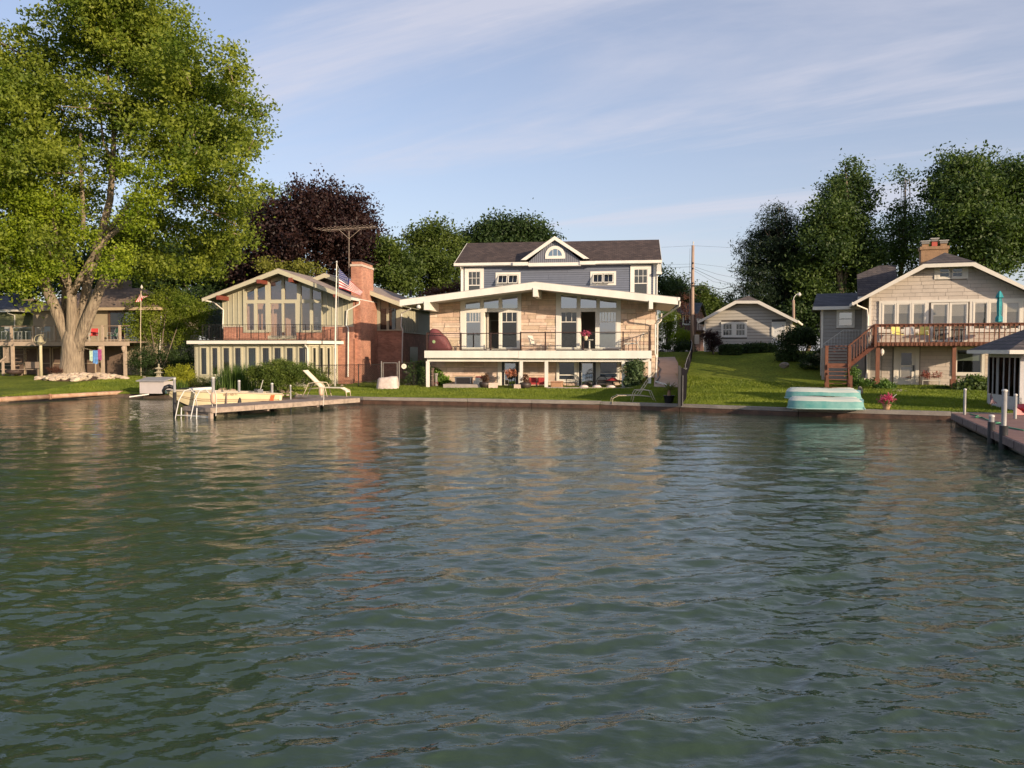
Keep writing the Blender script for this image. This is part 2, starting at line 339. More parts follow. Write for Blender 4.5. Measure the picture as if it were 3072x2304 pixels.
def build_ground():
    xs = np.concatenate([np.array([-900, -300, -120, -80]), np.arange(-60, 60.01, .7), np.array([80, 120, 300, 900])])
    rows = np.concatenate([np.array([0, .25]), np.arange(.8, 60, .7), np.array([70, 85, 110, 160, 300, 900])])
    vs = []; 
    for t in rows:
        ys = np.interp(xs, SX, SY)+t; zs = ground(xs, ys)
        if t == 0: zs = np.full_like(xs, .2)
        vs.append(np.stack([xs, ys, zs], 1))
    V = np.concatenate(vs); nx, ny = len(xs), len(rows)
    F = [(j*nx+i, j*nx+i+1, (j+1)*nx+i+1, (j+1)*nx+i) for j in range(ny-1) for i in range(nx-1)]
    m = MB(); m.v = [tuple(p) for p in V]; m.f = F
    props(m.build('ground', grass, None, True), kind='structure')
    # lake bed
    b = MB(); b.add([(-900, -300, -2.5), (900, -300, -2.5), (900, 60, -2.5), (-900, 60, -2.5)], [(0, 1, 2, 3)])
    props(b.build('lake_bed', mat('mud', (.04, .05, .03), .9), None), kind='structure')
    # grass blades: short tufts over the near lawn
    n = 260000; X = rng.uniform(-27, 24, n); ys = np.interp(X, SX, SY); Y = ys+.37+rng.random(n)**1.5*16
    near = (np.abs(X) < Y*.68); F_ = CF
    P = np.stack([X-F_.O.x, Y-F_.O.y], 1); u = P@np.array([F_.U.x, F_.U.y]); v = P@np.array([F_.V.x, F_.V.y])
    keep = near & ~((v > -1.0) & (u > -7.2) & (u < 8.6)) & ~((X < -10.5) & (Y > 50) & (X > -24)) & ~((X < -23) & (Y > 56))
    X, Y = X[keep], Y[keep]; n = len(X); Z = ground(X, Y); h = rng.uniform(.05, .11, n); a = rng.uniform(0, math.pi, n); w = .028
    dx, dy = np.cos(a)*w, np.sin(a)*w; lx, ly = rng.normal(0, .03, n), rng.normal(0, .03, n)
    A = np.stack([X-dx, Y-dy, Z-.01], 1); B = np.stack([X+dx, Y+dy, Z-.01], 1); C = np.stack([X+lx, Y+ly, Z+h], 1)
    tri_mesh('grass', np.stack([A, B, C], 1).reshape(-1, 3), 3, leaf_mat('grass_blades', (.10, .15, .016), (.23, .27, .035), .35, .5), None, kind='stuff')
def tri_mesh(name, V, k, m, parent, kind=None, smooth=False):
    kind = kind or ('stuff' if name == 'flowers' else None)
    n = len(V)//k; me = bpy.data.meshes.new(name); me.vertices.add(len(V)); me.vertices.foreach_set('co', np.ascontiguousarray(V, np.float32).ravel())
    me.loops.add(n*k); me.loops.foreach_set('vertex_index', np.arange(n*k, dtype=np.int32)); me.polygons.add(n); me.polygons.foreach_set('loop_start', np.arange(0, n*k, k, dtype=np.int32))
    me.update(calc_edges=True); me.materials.append(m); o = bpy.data.objects.new(name, me); COL.objects.link(o); o.parent = parent
    if kind: o['kind'] = kind
    return o
def water_mat():
    m = bpy.data.materials.new('lake_water'); m.use_nodes = True; n = m.node_tree.nodes; l = m.node_tree.links; b = n['Principled BSDF']
    b.inputs['Base Color'].default_value = (.036, .062, .038, 1); b.inputs['Roughness'].default_value = .012; b.inputs['IOR'].default_value = 1.42; b.inputs['Specular IOR Level'].default_value = .5
    tc = n.new('ShaderNodeTexCoord'); prev = None
    def layer(scale, st, rot, strength, dist, detail=3):
        nonlocal prev
        mp = n.new('ShaderNodeMapping'); l.new(tc.outputs['Object'], mp.inputs[0]); mp.inputs['Scale'].default_value = st; mp.inputs['Rotation'].default_value = (0, 0, R(rot))
        x = n.new('ShaderNodeTexNoise'); l.new(mp.outputs[0], x.inputs[0]); x.inputs['Scale'].default_value = scale; x.inputs['Detail'].default_value = detail; x.inputs['Roughness'].default_value = .5; x.inputs['Distortion'].default_value = .3
        bp = n.new('ShaderNodeBump'); bp.inputs['Strength'].default_value = strength; bp.inputs['Distance'].default_value = dist; l.new(x.outputs['Fac'], bp.inputs['Height'])
        if prev: l.new(prev, bp.inputs['Normal'])
        prev = bp.outputs[0]
    layer(.55, (.5, 1, 1), -6, 1, .034)
    layer(2.2, (.5, 1, 1), 8, 1, .028)
    layer(6.5, (.5, 1, 1), -12, 1, .0105)
    layer(11., (.6, 1, 1), 5, 1, .0055, 3)
    l.new(prev, b.inputs['Normal'])
    return m
def build_water():
    cols = np.concatenate([[-40, -12, -4, -2], np.linspace(-1.12, 1.12, 460), [2, 4, 12, 40]])
    t = np.linspace(0, 1, 520); Ys = 1/((1-t)/4.0+t/52.0); rows = np.concatenate([[-300, -60, -10, 1, 3], Ys, [60, 120]])
    X = cols[None, :]*(np.abs(rows[:, None])*.66+1.0); Y = np.repeat(rows[:, None], len(cols), 1)
    sp_ = np.gradient(rows)[:, None]*np.ones_like(X)
    Z = np.zeros_like(X); DX = np.zeros_like(X); DY = np.zeros_like(X); r2 = np.random.default_rng(3)
    for i in range(70):
        lam = .13*(1.039**i); k = 2*math.pi/lam; th = r2.normal(R(100), R(34)); ph = r2.uniform(0, 6.28)
        amp = .0042*lam/(1+(lam/1.6)**2)
        fade = np.clip((lam/sp_-2.2)/3, 0, 1)*np.exp(-(np.maximum(np.abs(cols[None, :])-1.1, 0))*3)
        q = k*(X*math.cos(th)+Y*math.sin(th))+ph; Z += amp*fade*np.sin(q); DX -= .9*amp*fade*np.cos(q)*math.cos(th)*-1; DY -= .9*amp*fade*np.cos(q)*math.sin(th)*-1
    V = np.stack([X+DX, Y+DY, Z], -1).reshape(-1, 3); nx, ny = len(cols), len(rows)
    idx = np.arange(nx*ny).reshape(ny, nx); q = np.stack([idx[:-1, :-1], idx[:-1, 1:], idx[1:, 1:], idx[1:, :-1]], -1).reshape(-1, 4)
    me = bpy.data.meshes.new('water'); me.vertices.add(len(V)); me.vertices.foreach_set('co', V.astype(np.float32).ravel())
    me.loops.add(len(q)*4); me.loops.foreach_set('vertex_index', q.astype(np.int32).ravel()); me.polygons.add(len(q)); me.polygons.foreach_set('loop_start', np.arange(0, len(q)*4, 4, dtype=np.int32))
    me.polygons.foreach_set('use_smooth', [True]*len(q)); me.update(calc_edges=True); me.materials.append(water_mat())
    o = bpy.data.objects.new('water', me); COL.objects.link(o); props(o, kind='structure')
def build_seawall():
    root = thing('seawall', 'low concrete seawall with a dark wet foot running along the lawns', 'seawall', (0, 0, 0)); root['kind'] = 'structure'
    del root['category']; del root['label']
    cm = mat('seawall_concrete', (.27, .235, .20), .85, .22, 2.5, .5, 20, rnd=.08); wet = mat('wet_seawall', (.085, .045, .028), .55, .5, 3, .8, 12)
    pts = [(-11.7, 43), (-7.6, 40.7), (-2.2, 39.3), (4.1, 37.2), (7.45, 35.5), (11.8, 32.9), (16.9, 30.7), (22, 29), (30, 26.6)]
    for i in range(len(pts)-1):
        a, b = Vector((*pts[i], 0)), Vector((*pts[i+1], 0)); n = max(1, round((b-a).length/4.4)); d = (b-a)/n; q = d.normalized(); nv = Vector((-q.y, q.x, 0))
        for k in range(n):
            p0 = a+d*k+q*.012; p1 = a+d*(k+1)-q*.012; w = .42; zt = .335+random.uniform(-.012, .012)
            def blk(z0, z1, f):
                m_ = 9; mb = MB()
                vs = []
                for j in range(m_+1):
                    p = p0.lerp(p1, j/m_); e = random.uniform(0, .03) if f else random.uniform(0, .012)
                    vs += [(p.x-nv.x*e, p.y-nv.y*e, z0), (p.x-nv.x*(e*.6), p.y-nv.y*e*.6, z1-(random.uniform(0, .025) if f else 0)), (p.x+nv.x*w, p.y+nv.y*w, z1), (p.x+nv.x*w, p.y+nv.y*w, z0)]
                fs = []
                for j in range(m_):
                    for s_ in range(4): fs.append((j*4+s_, j*4+(s_+1) % 4, (j+1)*4+(s_+1) % 4, (j+1)*4+s_))
                fs += [(0, 1, 2, 3), (m_*4+3, m_*4+2, m_*4+1, m_*4)]
                return mb.add(vs, fs)
            blk(.19, zt, False).build('cap_slab', cm, root)
            lo = blk(-.6, .187, True); lo.build('wall_panel', wet, root)
    # rusty round pipe edging on the bank further along
    pm = mat('rusty_pipe', (.30, .14, .07), .7, .5, 2.2, .4, 14, col2=(.52, .36, .25))
    r2 = thing('pipe_edging', 'long rusty round pipe edging the bank in front of the big maple', 'pipe', (-24, 44, 0))
    P = [on_z(x, y, .24)-Vector((-24, 44, 0)) for x, y in ((-420, 1222), (-150, 1210), (20, 1198), (150, 1190), (270, 1183), (345, 1179), (385, 1177))]
    MB().tube(P[:4], .13, 10).build('pipe', pm, r2, True); MB().tube(P[3:], .12, 10).build('pipe', pm, r2, True)
    for j in (2, 3): MB().tube([P[j]-Vector((.05, .02, 0)), P[j]+Vector((.06, .02, 0))], .155, 10).build('collar', pm, r2)
    bm = mat('bank_mud', (.10, .07, .045), .9, .4, 4, .8, 15); mb = MB(); n = 24; vs = []
    for i in range(n+1):
        x = -40+i*(29.0/n); y = float(np.interp(x, SX, SY)); j = random.uniform(-.05, .05)
        vs += [(x, y-.5+j, -.4), (x, y-.12+j, .12), (x, y+.45, gz(x, y+.5)+.03)]
    fs = [(i*3+k, (i+1)*3+k, (i+1)*3+k+1, i*3+k+1) for i in range(n) for k in range(2)]
    props(mb.add(vs, fs).build('muddy_bank', bm, None, True), kind='structure')
# ---------------------------------------------------------------- helpers for buildings
CF = Frame(1600, 48, 8, .44)       # centre house
GF = Frame(828, 54, 7, .62)        # green house
RF = Frame(2800, 43, 20, .62)       # right house deck front
AF = Frame(2230, 60, 22, 2.5)       # garage
LF = Frame(300, 60, 7, .62)        # tan house
SIDE = 0
def rect(u0, u1, z0, z1): return [(u0, z0), (u1, z0), (u1, z1), (u0, z1)]
def px_rect(F, x0, y0, x1, y1, v):
    """u0,u1,z0,z1 of a pixel box on a plane"""
    xm, ym = (x0+x1)/2, (y0+y1)/2
    return F.u(x0, v), F.u(x1, v), F.z(xm, y1, v), F.z(xm, y0, v)
def pane(F, x0, y0, x1, y1, v, parent, m=None, poly=None, d=.012):
    p = poly or rect(*px_rect(F, x0, y0, x1, y1, v))
    return MB().prism(p, v-d/2, v+d/2).build('pane', m or glass, parent)
def pxs(F, pts, v): return [F.uz(x, y, v) for x, y in pts]
def frame_ring(outer, inner, v0, v1, name, m, parent):
    """trim ring between two 4-point polygons (same order)"""
    n = len(outer); 
    for i in range(n): pass
    mb = MB(); vs = [(p[0], v0, p[1]) for p in outer]+[(p[0], v0, p[1]) for p in inner]+[(p[0], v1, p[1]) for p in outer]+[(p[0], v1, p[1]) for p in inner]
    fs = []
    for i in range(n):
        j = (i+1) % n
        fs += [(i, j, n+j, n+i), (2*n+i, 3*n+i, 3*n+j, 2*n+j), (i, 2*n+i, 2*n+j, j), (n+i, n+j, 3*n+j, 3*n+i)]
    return mb.add(vs, fs).build(name, m, parent)
def grow(r, a, b=None, c=None, d=None):
    b = a if b is None else b; c = a if c is None else c; d = a if d is None else d
    return (r[0]-a, r[1]+b, r[2]-c, r[3]+d)
def window(parent, r, v, trim=.1, cols=1, rows=1, m=white, gm=None, back=dark_int, blind=0, blindm=None, meet=False, prouds=.05, sash=.045, muntin=.022, half=False, name='window', ntop=False):
    """surface mounted window: trim, sash, muntins, glass, shade, all proud of the wall plane v; returns the window frame"""
    fr = frame_ring(rect(*grow(r, trim)), rect(*r), v-prouds, v+.01, name, m, parent)
    u0, u1, z0, z1 = r
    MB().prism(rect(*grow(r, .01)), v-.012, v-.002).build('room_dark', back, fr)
    frame_ring(rect(*r), rect(*grow(r, -sash)), v-prouds*.75, v-.012, 'sash', m, fr)
    if blind: MB().prism(rect(u0+sash, u1-sash, z1-(z1-z0)*blind, z1-sash), v-.02, v-.013).build('blind', blindm or mat('blind_cloth', (.62, .56, .48), .8, .05), fr)
    MB().prism(rect(u0+.01, u1-.01, z0+.01, z1-.01), v-.030, v-.024).build('pane', gm or glass, fr)
    za = z0
    if meet:
        zm = (z0+z1)/2; MB().prism(rect(u0, u1, zm-.03, zm+.03), v-prouds*.8, v-.012).build('meeting_rail', m, fr)
        if half or ntop: za = zm+.03
    if cols > 1 or rows > 1:
        for i in range(1, cols):
            u = u0+(u1-u0)*i/cols; MB().prism(rect(u-muntin/2, u+muntin/2, za, z1), v-.040, v-.031).build('muntin', m, fr)
        for j in range(1, rows):
            z = za+(z1-za)*j/rows; MB().prism(rect(u0, u1, z-muntin/2, z+muntin/2), v-.042, v-.033).build('muntin', m, fr)
    return fr
def post(parent, u0, u1, v0, v1, z0, z1, name='post', m=white): return MB().box(u0, u1, v0, v1, z0, z1).build(name, m, parent)
def pipe(parent, pts, r=.045, name='downspout', m=None, n=6): return MB().tube(pts, r, n).build(name, m or cream_trim, parent)

# ---------------------------------------------------------------- centre house
def center_house():
    F = CF
    H = fthing('stone_house', 'tan stone lake house with broad white low gable and navy upper storey behind', 'house', F)
    stone = mat('limestone', (.60, .45, .335), .85, .16, 3.5, .7, 22, rnd=.13, hue=.012); mortar = mat('mortar', (.34, .26, .19), .9, .1, 5)
    stone2 = mat('limestone_pale', (.66, .52, .41), .85, .14, 3.5, .7, 22, rnd=.1, hue=.01)
    vr, vw = -.35, 2.2
    # roof slab (outline given on the fascia plane)
    top = [F.uz(1199, 900, vr), F.uz(1605, 846, vr), F.uz(2034, 893, vr)]
    bot = [F.uz(2034, 914, vr), F.uz(1605, 867, vr), F.uz(1199, 918, vr)]
    th = .06
    for a, b, c, d in ((top[0], top[1], bot[1], bot[2]), (top[1], top[2], bot[0], bot[1])):
        MB().prism([a, b, c, d], vr, vr+.05).build('fascia_board', white, H)
        lo = [(a[0], a[1]-.012), (b[0], b[1]-.012), (c[0], c[1]+.06), (d[0], d[1]+.06)]
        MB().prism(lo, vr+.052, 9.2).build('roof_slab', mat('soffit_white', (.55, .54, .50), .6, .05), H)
        e = .035; MB().prism([(a[0], a[1]-.008), (b[0], b[1]-.008), (b[0], b[1]+e), (a[0], a[1]+e)], vr+.06, 9.2).build('roof_membrane', mat('membrane', (.35, .33, .3), .9, .1), H)
    def zroof(u):
        l, p, r = bot[2], bot[1], bot[0]
        q, s = (l, p) if u < p[0] else (p, r)
        return q[1]+(s[1]-q[1])*(u-q[0])/(s[0]-q[0])+.06
    # protruding beams
    for (x0, x1, yb) in ((1273, 1289, 930), (1599, 1613, 890), (1946, 1958, 927)):
        u0, u1 = F.u(x0, vr), F.u(x1, vr); z0 = F.z((x0+x1)/2, yb, vr)
        MB().box(u0, u1, vr-.06, vw+.3, z0, zroof((u0+u1)/2)+.02).build('roof_beam', white, H)
    # gutter and downspouts at the right eave
    ue, ze = bot[0]; MB().box(top[2][0]-.02, top[2][0]+.12, vr-.02, 9.0, top[2][1]-.16, top[2][1]+.02).build('gutter', white, H)
    g = lambda x, y, v: (F.uz(x, y, v)[0], v, F.uz(x, y, v)[1])
    a = g(2040, 905, -.2)
    pipe(H, [a, g(2038, 918, -.1), g(1972, 962, 1.6), g(1966, 972, 1.9), g(1966, 1060, 1.9), g(1970, 1074, 1.85), g(1967, 1150, 1.85)], .05, 'downspout', white)
    pipe(H, [g(1985, 940, 4.5), g(1983, 962, 4.5), g(1973, 972, 4.4), g(1972, 1072, 4.4)], .04, 'downspout', white)
    # body of the house: shell walls, floor
    zd = F.z(1600, 1051.5, 0)     # deck floor level
    uL, uR = F.u(1290, vw), F.u(1966, vw)
    ztL, ztR = zroof(uL)-.02, zroof(uR)-.02
    sd_ = mat('side_wall', (.45, .33, .24), .85, .1, 4)
    MB().box(uL+.0, uL+.15, vw+.1, 9, 0, ztL).build('side_wall', sd_, H); MB().box(uR-.15, uR, vw+.1, 9, 0, ztR).build('side_wall', sd_, H)
    MB().box(uL, uR, vw+.05, 9, zd-.25, zd-.02).build('floor_slab', mat('floor_wood', (.22, .15, .1), .5, .2), H)
    MB().box(uL+.15, uR-.15, 6.8, 6.95, 0, 6).build('room_wall', room_m, H)
    # walls between the big glazed bays (upper) ------------------------------------------------
    bays = ((1382, 1564), (1668, 1862)); piers = [(uL, F.u(1382, vw)), (F.u(1564, vw), F.u(1668, vw)), (F.u(1862, vw), uR)]
    n = 0
    for (a, b) in piers:
        reg = [(a, zd), (b, zd), (b, zroof(b)-.01), (a, zroof(a)-.01)]
        if a < bot[1][0] < b: reg = [(a, zd), (b, zd), (b, zroof(b)-.01), (bot[1][0], zroof(bot[1][0])-.01), (a, zroof(a)-.01)]
        MB().prism(reg, vw, vw+.15).build('wall', mortar, H)
        n += cladding(H, reg, 'stone', stone, (.2, .27, .3, .36), (.4, 1.25), vw, (.03, .075), .018, mats=(stone, stone, stone2), jitter=.3, cap=95)
    # lower wall
    W1 = px_rect(F, 1676, 1086, 1725, 1140, vw); W2 = px_rect(F, 1799, 1086, 1853, 1133, vw); D1 = px_rect(F, 1506, 1083, 1556, 1172, vw); D2 = px_rect(F, 1737, 1083, 1788, 1168, vw)
    D1 = (D1[0], D1[1], .0, D1[3]); D2 = (D2[0], D2[1], .0, D2[3])
    zt = zd-.3
    MB().box(uL, uR, vw, vw+.15, -.4, zt).build('wall', mortar, H)
    holes = [grow(W1, .16, .16, .12), grow(W2, .16, .16, .12), grow(D1, .12), grow(D2, .12)]
    cladding(H, rect(uL, uR, 0, zt), 'stone', stone, (.27, .3, .36), (.5, 1.5), vw, (.03, .07), .018, holes=holes, mats=(stone, stone, stone2), jitter=.25, cap=110)
    tw = .12
    for r in (W1, W2):
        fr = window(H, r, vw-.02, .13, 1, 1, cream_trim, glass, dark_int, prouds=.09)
        zq = r[2]+.28*(r[3]-r[2]); MB().prism(rect(r[0], r[1], zq-.03, zq+.03), vw-.1, vw-.06).build('rail', cream_trim, fr)
    for r in (D1, D2):
        dr = MB().prism(rect(*r), vw-.08, vw+.02).build('door', black, H)
        q = (r[0]+.2, r[1]-.2, .12, r[3]-.15); frame_ring(rect(*grow(q, .03)), rect(*q), vw-.115, vw-.08, 'glass_frame', white, dr)
        MB().prism(rect(*q), vw-.095, vw-.085).build('pane', glass_teal, dr)
        MB().box(r[0]+.06, r[0]+.12, vw-.16, vw-.08, .95, 1.0).build('handle', alu, dr)
        frame_ring(rect(*grow(r, .09, .09, 0, .05)), rect(*r), vw-.09, vw, 'door_frame', cream_trim, dr)
    MB().box(F.u(1494, vw), F.u(1503, vw), vw-.12, vw, 0, zt).build('corner_board', cream_trim, H)
    # glazed bays
    def bay(x0, x1, trans, cells, yt):
        u0, u1 = F.u(x0, vw), F.u(x1, vw); zs = F.z((x0+x1)/2, 1049, vw)
        fr = MB(); zb = F.z(x0, yt, vw); zb2 = F.z(x0, yt-11, vw)
        pk = [(u0, zs), (u1, zs), (u1, zroof(u1)-.01), (u0, zroof(u0)-.01)]
        # window frame assembled from bars between the panes
        bars = [rect(u0, u1, zs, zs+.07), rect(u0, u1, zb, zb2)]
        xs = [x0]+[t for c in cells for t in (c[0], c[1])]+[x1]
        for i in range(0, len(xs), 2):
            a, b = F.u(xs[i], vw), F.u(xs[i+1], vw); bars.append([(a, zs+.07), (b, zs+.07), (b, zb), (a, zb)])
        ts = [x0]+[t for c in trans for t in (c[0], c[3])]+[x1]
        for i in range(0, len(ts), 2):
            a, b = F.u(ts[i], vw), F.u(ts[i+1], vw); bars.append([(a, zb2), (b, zb2), (b, zroof(b)-.01), (a, zroof(a)-.01)])
        for c in trans:      # header over each transom
            p = [F.uz(c[0], c[1], vw), F.uz(c[3], c[2], vw)]; bars.append([p[0], p[1], (p[1][0], zroof(p[1][0])-.01), (p[0][0], zroof(p[0][0])-.01)])
        for b in bars: fr.prism(b, vw-.1, vw+.04)
        fr = fr.build('window_frame', white, H)
        for c in trans:
            a, b = F.uz(c[0], c[1], vw), F.uz(c[3], c[2], vw); MB().prism([(a[0], zb2), (b[0], zb2), b, a], vw-.02, vw-.01).build('pane', glass_teal, fr)
        for c in cells:
            a, b = F.u(c[0], vw), F.u(c[1], vw)
            if c[2] == 'open': 
                e = MB().box(a, a+.05, vw-.05, vw+.5, zs+.07, zb).build('open_door', cream_trim, fr); continue
            MB().prism(rect(a, b, zs+.07, zb), vw-.03, vw-.02).build('pane', glass_teal if c[2] == 'teal' else glass, fr)
            zg = F.z(c[0], 966, vw); MB().prism(rect(a, b, zg-.025, zg+.025), vw-.045, vw-.031).build('muntin', white, fr)
            for x in c[3]:
                u = F.u(x, vw); MB().prism(rect(u-.016, u+.016, zg, zb), vw-.045, vw-.031).build('muntin', white, fr)
            frame_ring(rect(a, b, zs+.07, zb), rect(a+.05, b-.05, zs+.14, zb-.04), vw-.08, vw-.015, 'sash', white, fr)
    bay(1382, 1564, [(1397, 909, 904, 1441), (1452, 902, 896, 1496.5), (1507, 894, 888, 1553)], [(1397, 1444, 'teal', (1411, 1419, 1428, 1437)), (1453, 1497, 'open', ()), (1505, 1553, 'dark', (1520, 1537))], 937)
    bay(1668, 1862, [(1683, 886, 890, 1730), (1741, 891, 897, 1789), (1799, 898, 904, 1849)], [(1682, 1732, 'dark', (1698, 1715)), (1740, 1786, 'open', ()), (1796, 1849, 'teal', (1805, 1813, 1822, 1831, 1841))], 936)
    # things seen inside: pale curtain strips and a door outline on the far wall
    cur = mat('curtain', (.42, .38, .33), .9, .1)
    for x in (1458, 1790, 1676): MB().box(F.u(x, vw)-.0, F.u(x, vw)+.12, vw+.35, vw+.4, zd, zd+2.4).build('curtain', cur, H)
    u = F.u(1470, 6.8); frame_ring(rect(u, u+.9, zd, zd+2.1), rect(u+.08, u+.82, zd, zd+2.02), 6.74, 6.8, 'inner_door_frame', cream_trim, H)
    # deck ---------------------------------------------------------------------------------
    D = fthing('balcony', 'white balcony with glass panel railing across the stone house', 'balcony', F)
    ud0, ud1 = F.u(1273, 0), F.u(1955.5, 0); um = F.u(1555, 0)
    zf1 = F.z(1600, 1074, 0); zf0 = F.z(1600, 1052, 0)
    MB().box(ud0+.03, ud1-.03, .05, vw+.02, zf0-.2, zf0-.03).build('deck_floor', mat('deck_grey', (.35, .3, .26), .8, .1), D)
    MB().box(ud0, um-.006, 0, .05, zf1, zf0).build('fascia_board', white, D); MB().box(um+.006, ud1, 0, .05, zf1-.02, zf0).build('fascia_board', white, D)
    MB().box(ud0, ud0+.05, .05, vw, zf1, zf0).build('fascia_board', white, D); MB().box(ud1-.05, ud1, .05, vw, zf1, zf0).build('fascia_board', white, D)
    MB().box(ud0+.1, ud1-.1, .3, .45, F.z(1600, 1085, .3), zf1+.12).build('beam', white, D)
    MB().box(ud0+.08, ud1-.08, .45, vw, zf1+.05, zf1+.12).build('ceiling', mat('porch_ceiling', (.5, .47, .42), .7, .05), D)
    for (x0, x1, yb) in ((1278, 1287, 0), (1559, 1568, 0), (1634, 1644, 0), (1865, 1875, 0), (1945, 1954, 0)):
        u0, u1 = F.u(x0, .3), F.u(x1, .3); MB().box(u0, u1, .28, .28+u1-u0, 0.0, F.z(x0, 1083, .3)).build('post', white, D)
    # railing
    rm = mat('railing_bronze', (.045, .022, .015), .4, .1); zt1, zt2 = F.z(1420, 1000, .12), F.z(1800, 996.5, .12)
    xs = [(1281, zt1), (1383, zt1), (1472, zt1), (1562, zt1)], [(1562, zt2), (1636, zt2), (1750, zt2), (1869, zt2), (1949, zt2)]
    for sec in xs:
        for i, (x, z) in enumerate(sec):
            u = F.u(x, .12); MB().box(u-.04, u+.04, .08, .16, zf0, z+.04).build('rail_post', rm, D)
            if i: 
                up = F.u(sec[i-1][0], .12)
                MB().box(up+.04, u-.04, .10, .14, z-.03, z+.02).build('top_rail', rm, D); MB().box(up+.04, u-.04, .10, .14, zf0+.08, zf0+.12).build('bottom_rail', rm, D)
                MB().box(up+.06, u-.06, .115, .122, zf0+.121, z-.031).build('glass_panel', rail_glass, D)
    for uu in (F.u(1281, .12), F.u(1949, .12)):
        MB().box(uu-.02, uu+.02, .17, vw-.1, zt2-.03, zt2+.02).build('top_rail', rm, D)
        k = 0
        for j in range(10): MB().box(uu-.012, uu+.012, .3+j*.18, .32+j*.18, zf0, zt2-.03).build('baluster', rm, D)
    # patio ---------------------------------------------------------------------------------
    pt = fthing('patio', 'patio slab', 'patio', F); pt['kind'] = 'structure'; del pt['category']; del pt['label']
    pu0 = uL-.3
    MB().box(F.u(1465, -.7), uR+.0, -.7, vw+.1, -.25, .0).build('slab', concrete, pt)
    MB().box(F.u(1640, -.7), uR+.05, -.9, -.705, -.2, .12).build('kerb', concrete, pt)
    MB().box(F.u(1330, 0), F.u(1470, 0), -.1, vw+.1, -.25, .22).build('raised_slab', concrete, pt)
    MB().box(F.u(1468, 0), F.u(1494, 0), -.3, -.1, -.2, .33).build('block', stone2, pt); MB().box(F.u(1546, 0), F.u(1566, 0), -.6, -.1, -.2, .25).build('block', stone2, pt)
    # upper navy storey --------------------------------------------------------------------
    v2 = 9.0; navy = mat('navy_siding', (.13, .15, .20), .6, .06, 3, rnd=.05); navyb = mat('navy_shadow_backing', (.04, .045, .06), .8)  # near-black navy backing paints shadow lines into the gaps between boards
    ub0, ub1 = F.u(1383, v2), F.u(1967, v2); ze = F.z(1670, 789, v2); 
    MB().box(ub0, ub1, v2, v2+8.6, 1.5, ze).build('upper_wall', navyb, H)
    Wl = px_rect(F, 1405, 814, 1442, 866, v2); Wl = (Wl[0], Wl[1], Wl[3]-2.0, Wl[3]); Wr = px_rect(F, 1900, 807, 1941, 880, v2); Wr = (Wr[0], Wr[1], Wr[3]-2.0, Wr[3])
    Al = px_rect(F, 1494, 824, 1555, 852, v2); Ar = px_rect(F, 1777, 821, 1840, 850, v2)
    zb0 = zroof(ub0)-.6
    cladding(H, rect(ub0+.2, ub1-.2, 3.9, ze-.02), 'siding_board', navy, .155, (3.2, 4.6), v2, (.03, .03), .016, holes=[grow(Wl, .24), grow(Wr, .24), grow(Al, .13, .13, .1, .1), grow(Ar, .13, .13, .1, .1)], wedge=.008)
    for u in (ub0, ub1-.2): MB().box(u, u+.2, v2-.05, v2, 3.5, ze).build('corner_board', white, H)
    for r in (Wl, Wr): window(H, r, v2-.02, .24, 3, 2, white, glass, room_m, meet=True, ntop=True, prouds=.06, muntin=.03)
    for r in (Al, Ar):
        w0, w1, z0, z1 = r; fr = frame_ring(rect(*grow(r, .16, .16, .14, .16)), rect(*r), v2-.06, v2, 'window', white, H)
        MB().prism(rect(*r), v2-.02, v2-.004).build('room_dark', black, fr); um_ = (w0+w1)/2
        for (p, q) in ((w0+.02, um_-.03), (um_+.03, w1-.02)):      # sashes tilted open, hinged at the top
            sh = MB(); o = .38
            def tl(u, z): t = (z1-z)/(z1-z0); return (u, v2-.05-o*t, z)
            zl, zh = z0+.02, z1-.02; pts = [(p, zl), (q, zl), (q, zh), (p, zh)]; inn = [(p+.06, zl+.06), (q-.06, zl+.06), (q-.06, zh-.06), (p+.06, zh-.06)]
            vs = [tl(*a) for a in pts]+[tl(*a) for a in inn]; fs = [(i, (i+1) % 4, 4+(i+1) % 4, 4+i) for i in range(4)]
            vs2 = [(a[0], a[1]+.03, a[2]) for a in vs]; sh.add(vs+vs2, fs+[(8+i, 12+i, 12+(i+1) % 4, 8+(i+1) % 4) for i in range(4)]+[(i, 8+i, 8+(i+1) % 4, (i+1) % 4) for i in range(4)])
            um2 = (p+q)/2; sh.sheet([tl(um2-.015, zl), tl(um2+.015, zl), tl(um2+.015, zh), tl(um2-.015, zh)], (0, .03, 0))
            sh.build('sash', white, fr); MB().sheet([tl(p+.04, zl+.04), tl(q-.04, zl+.04), tl(q-.04, zh-.04), tl(p+.04, zh-.04)][::1], (0, .01, 0)).build('pane', glass, fr)
    # main roof
    shg = brick_mat('dark_shingles', (.052, .034, .029), (.10, .068, .056), (.03, .022, .02), .3, .11, 'XZ', .03, .9, .6)
    ov = .45; vf = v2-ov; vrd = v2+4.3; vb = v2+8.6+ov
    ul, ur_ = F.u(1363, vf), F.u(1984, vf); zev = F.z(1670, 786, vf); zr = (F.z(1405, 731, vrd)+F.z(1985, 717, vrd))/2
    rf = MB(); t = .16
    rf.sheet([(ul, vf, zev), (ur_, vf, zev), (ur_, vrd, zr), (ul, vrd, zr)], (0, 0, -t)); rf.sheet([(ul, vrd, zr), (ur_, vrd, zr), (ur_, vb, zev), (ul, vb, zev)], (0, 0, -t)); rf.build('roof', shg, H)
    MB().prism([(vf, 0)], 0, 0) if 0 else None
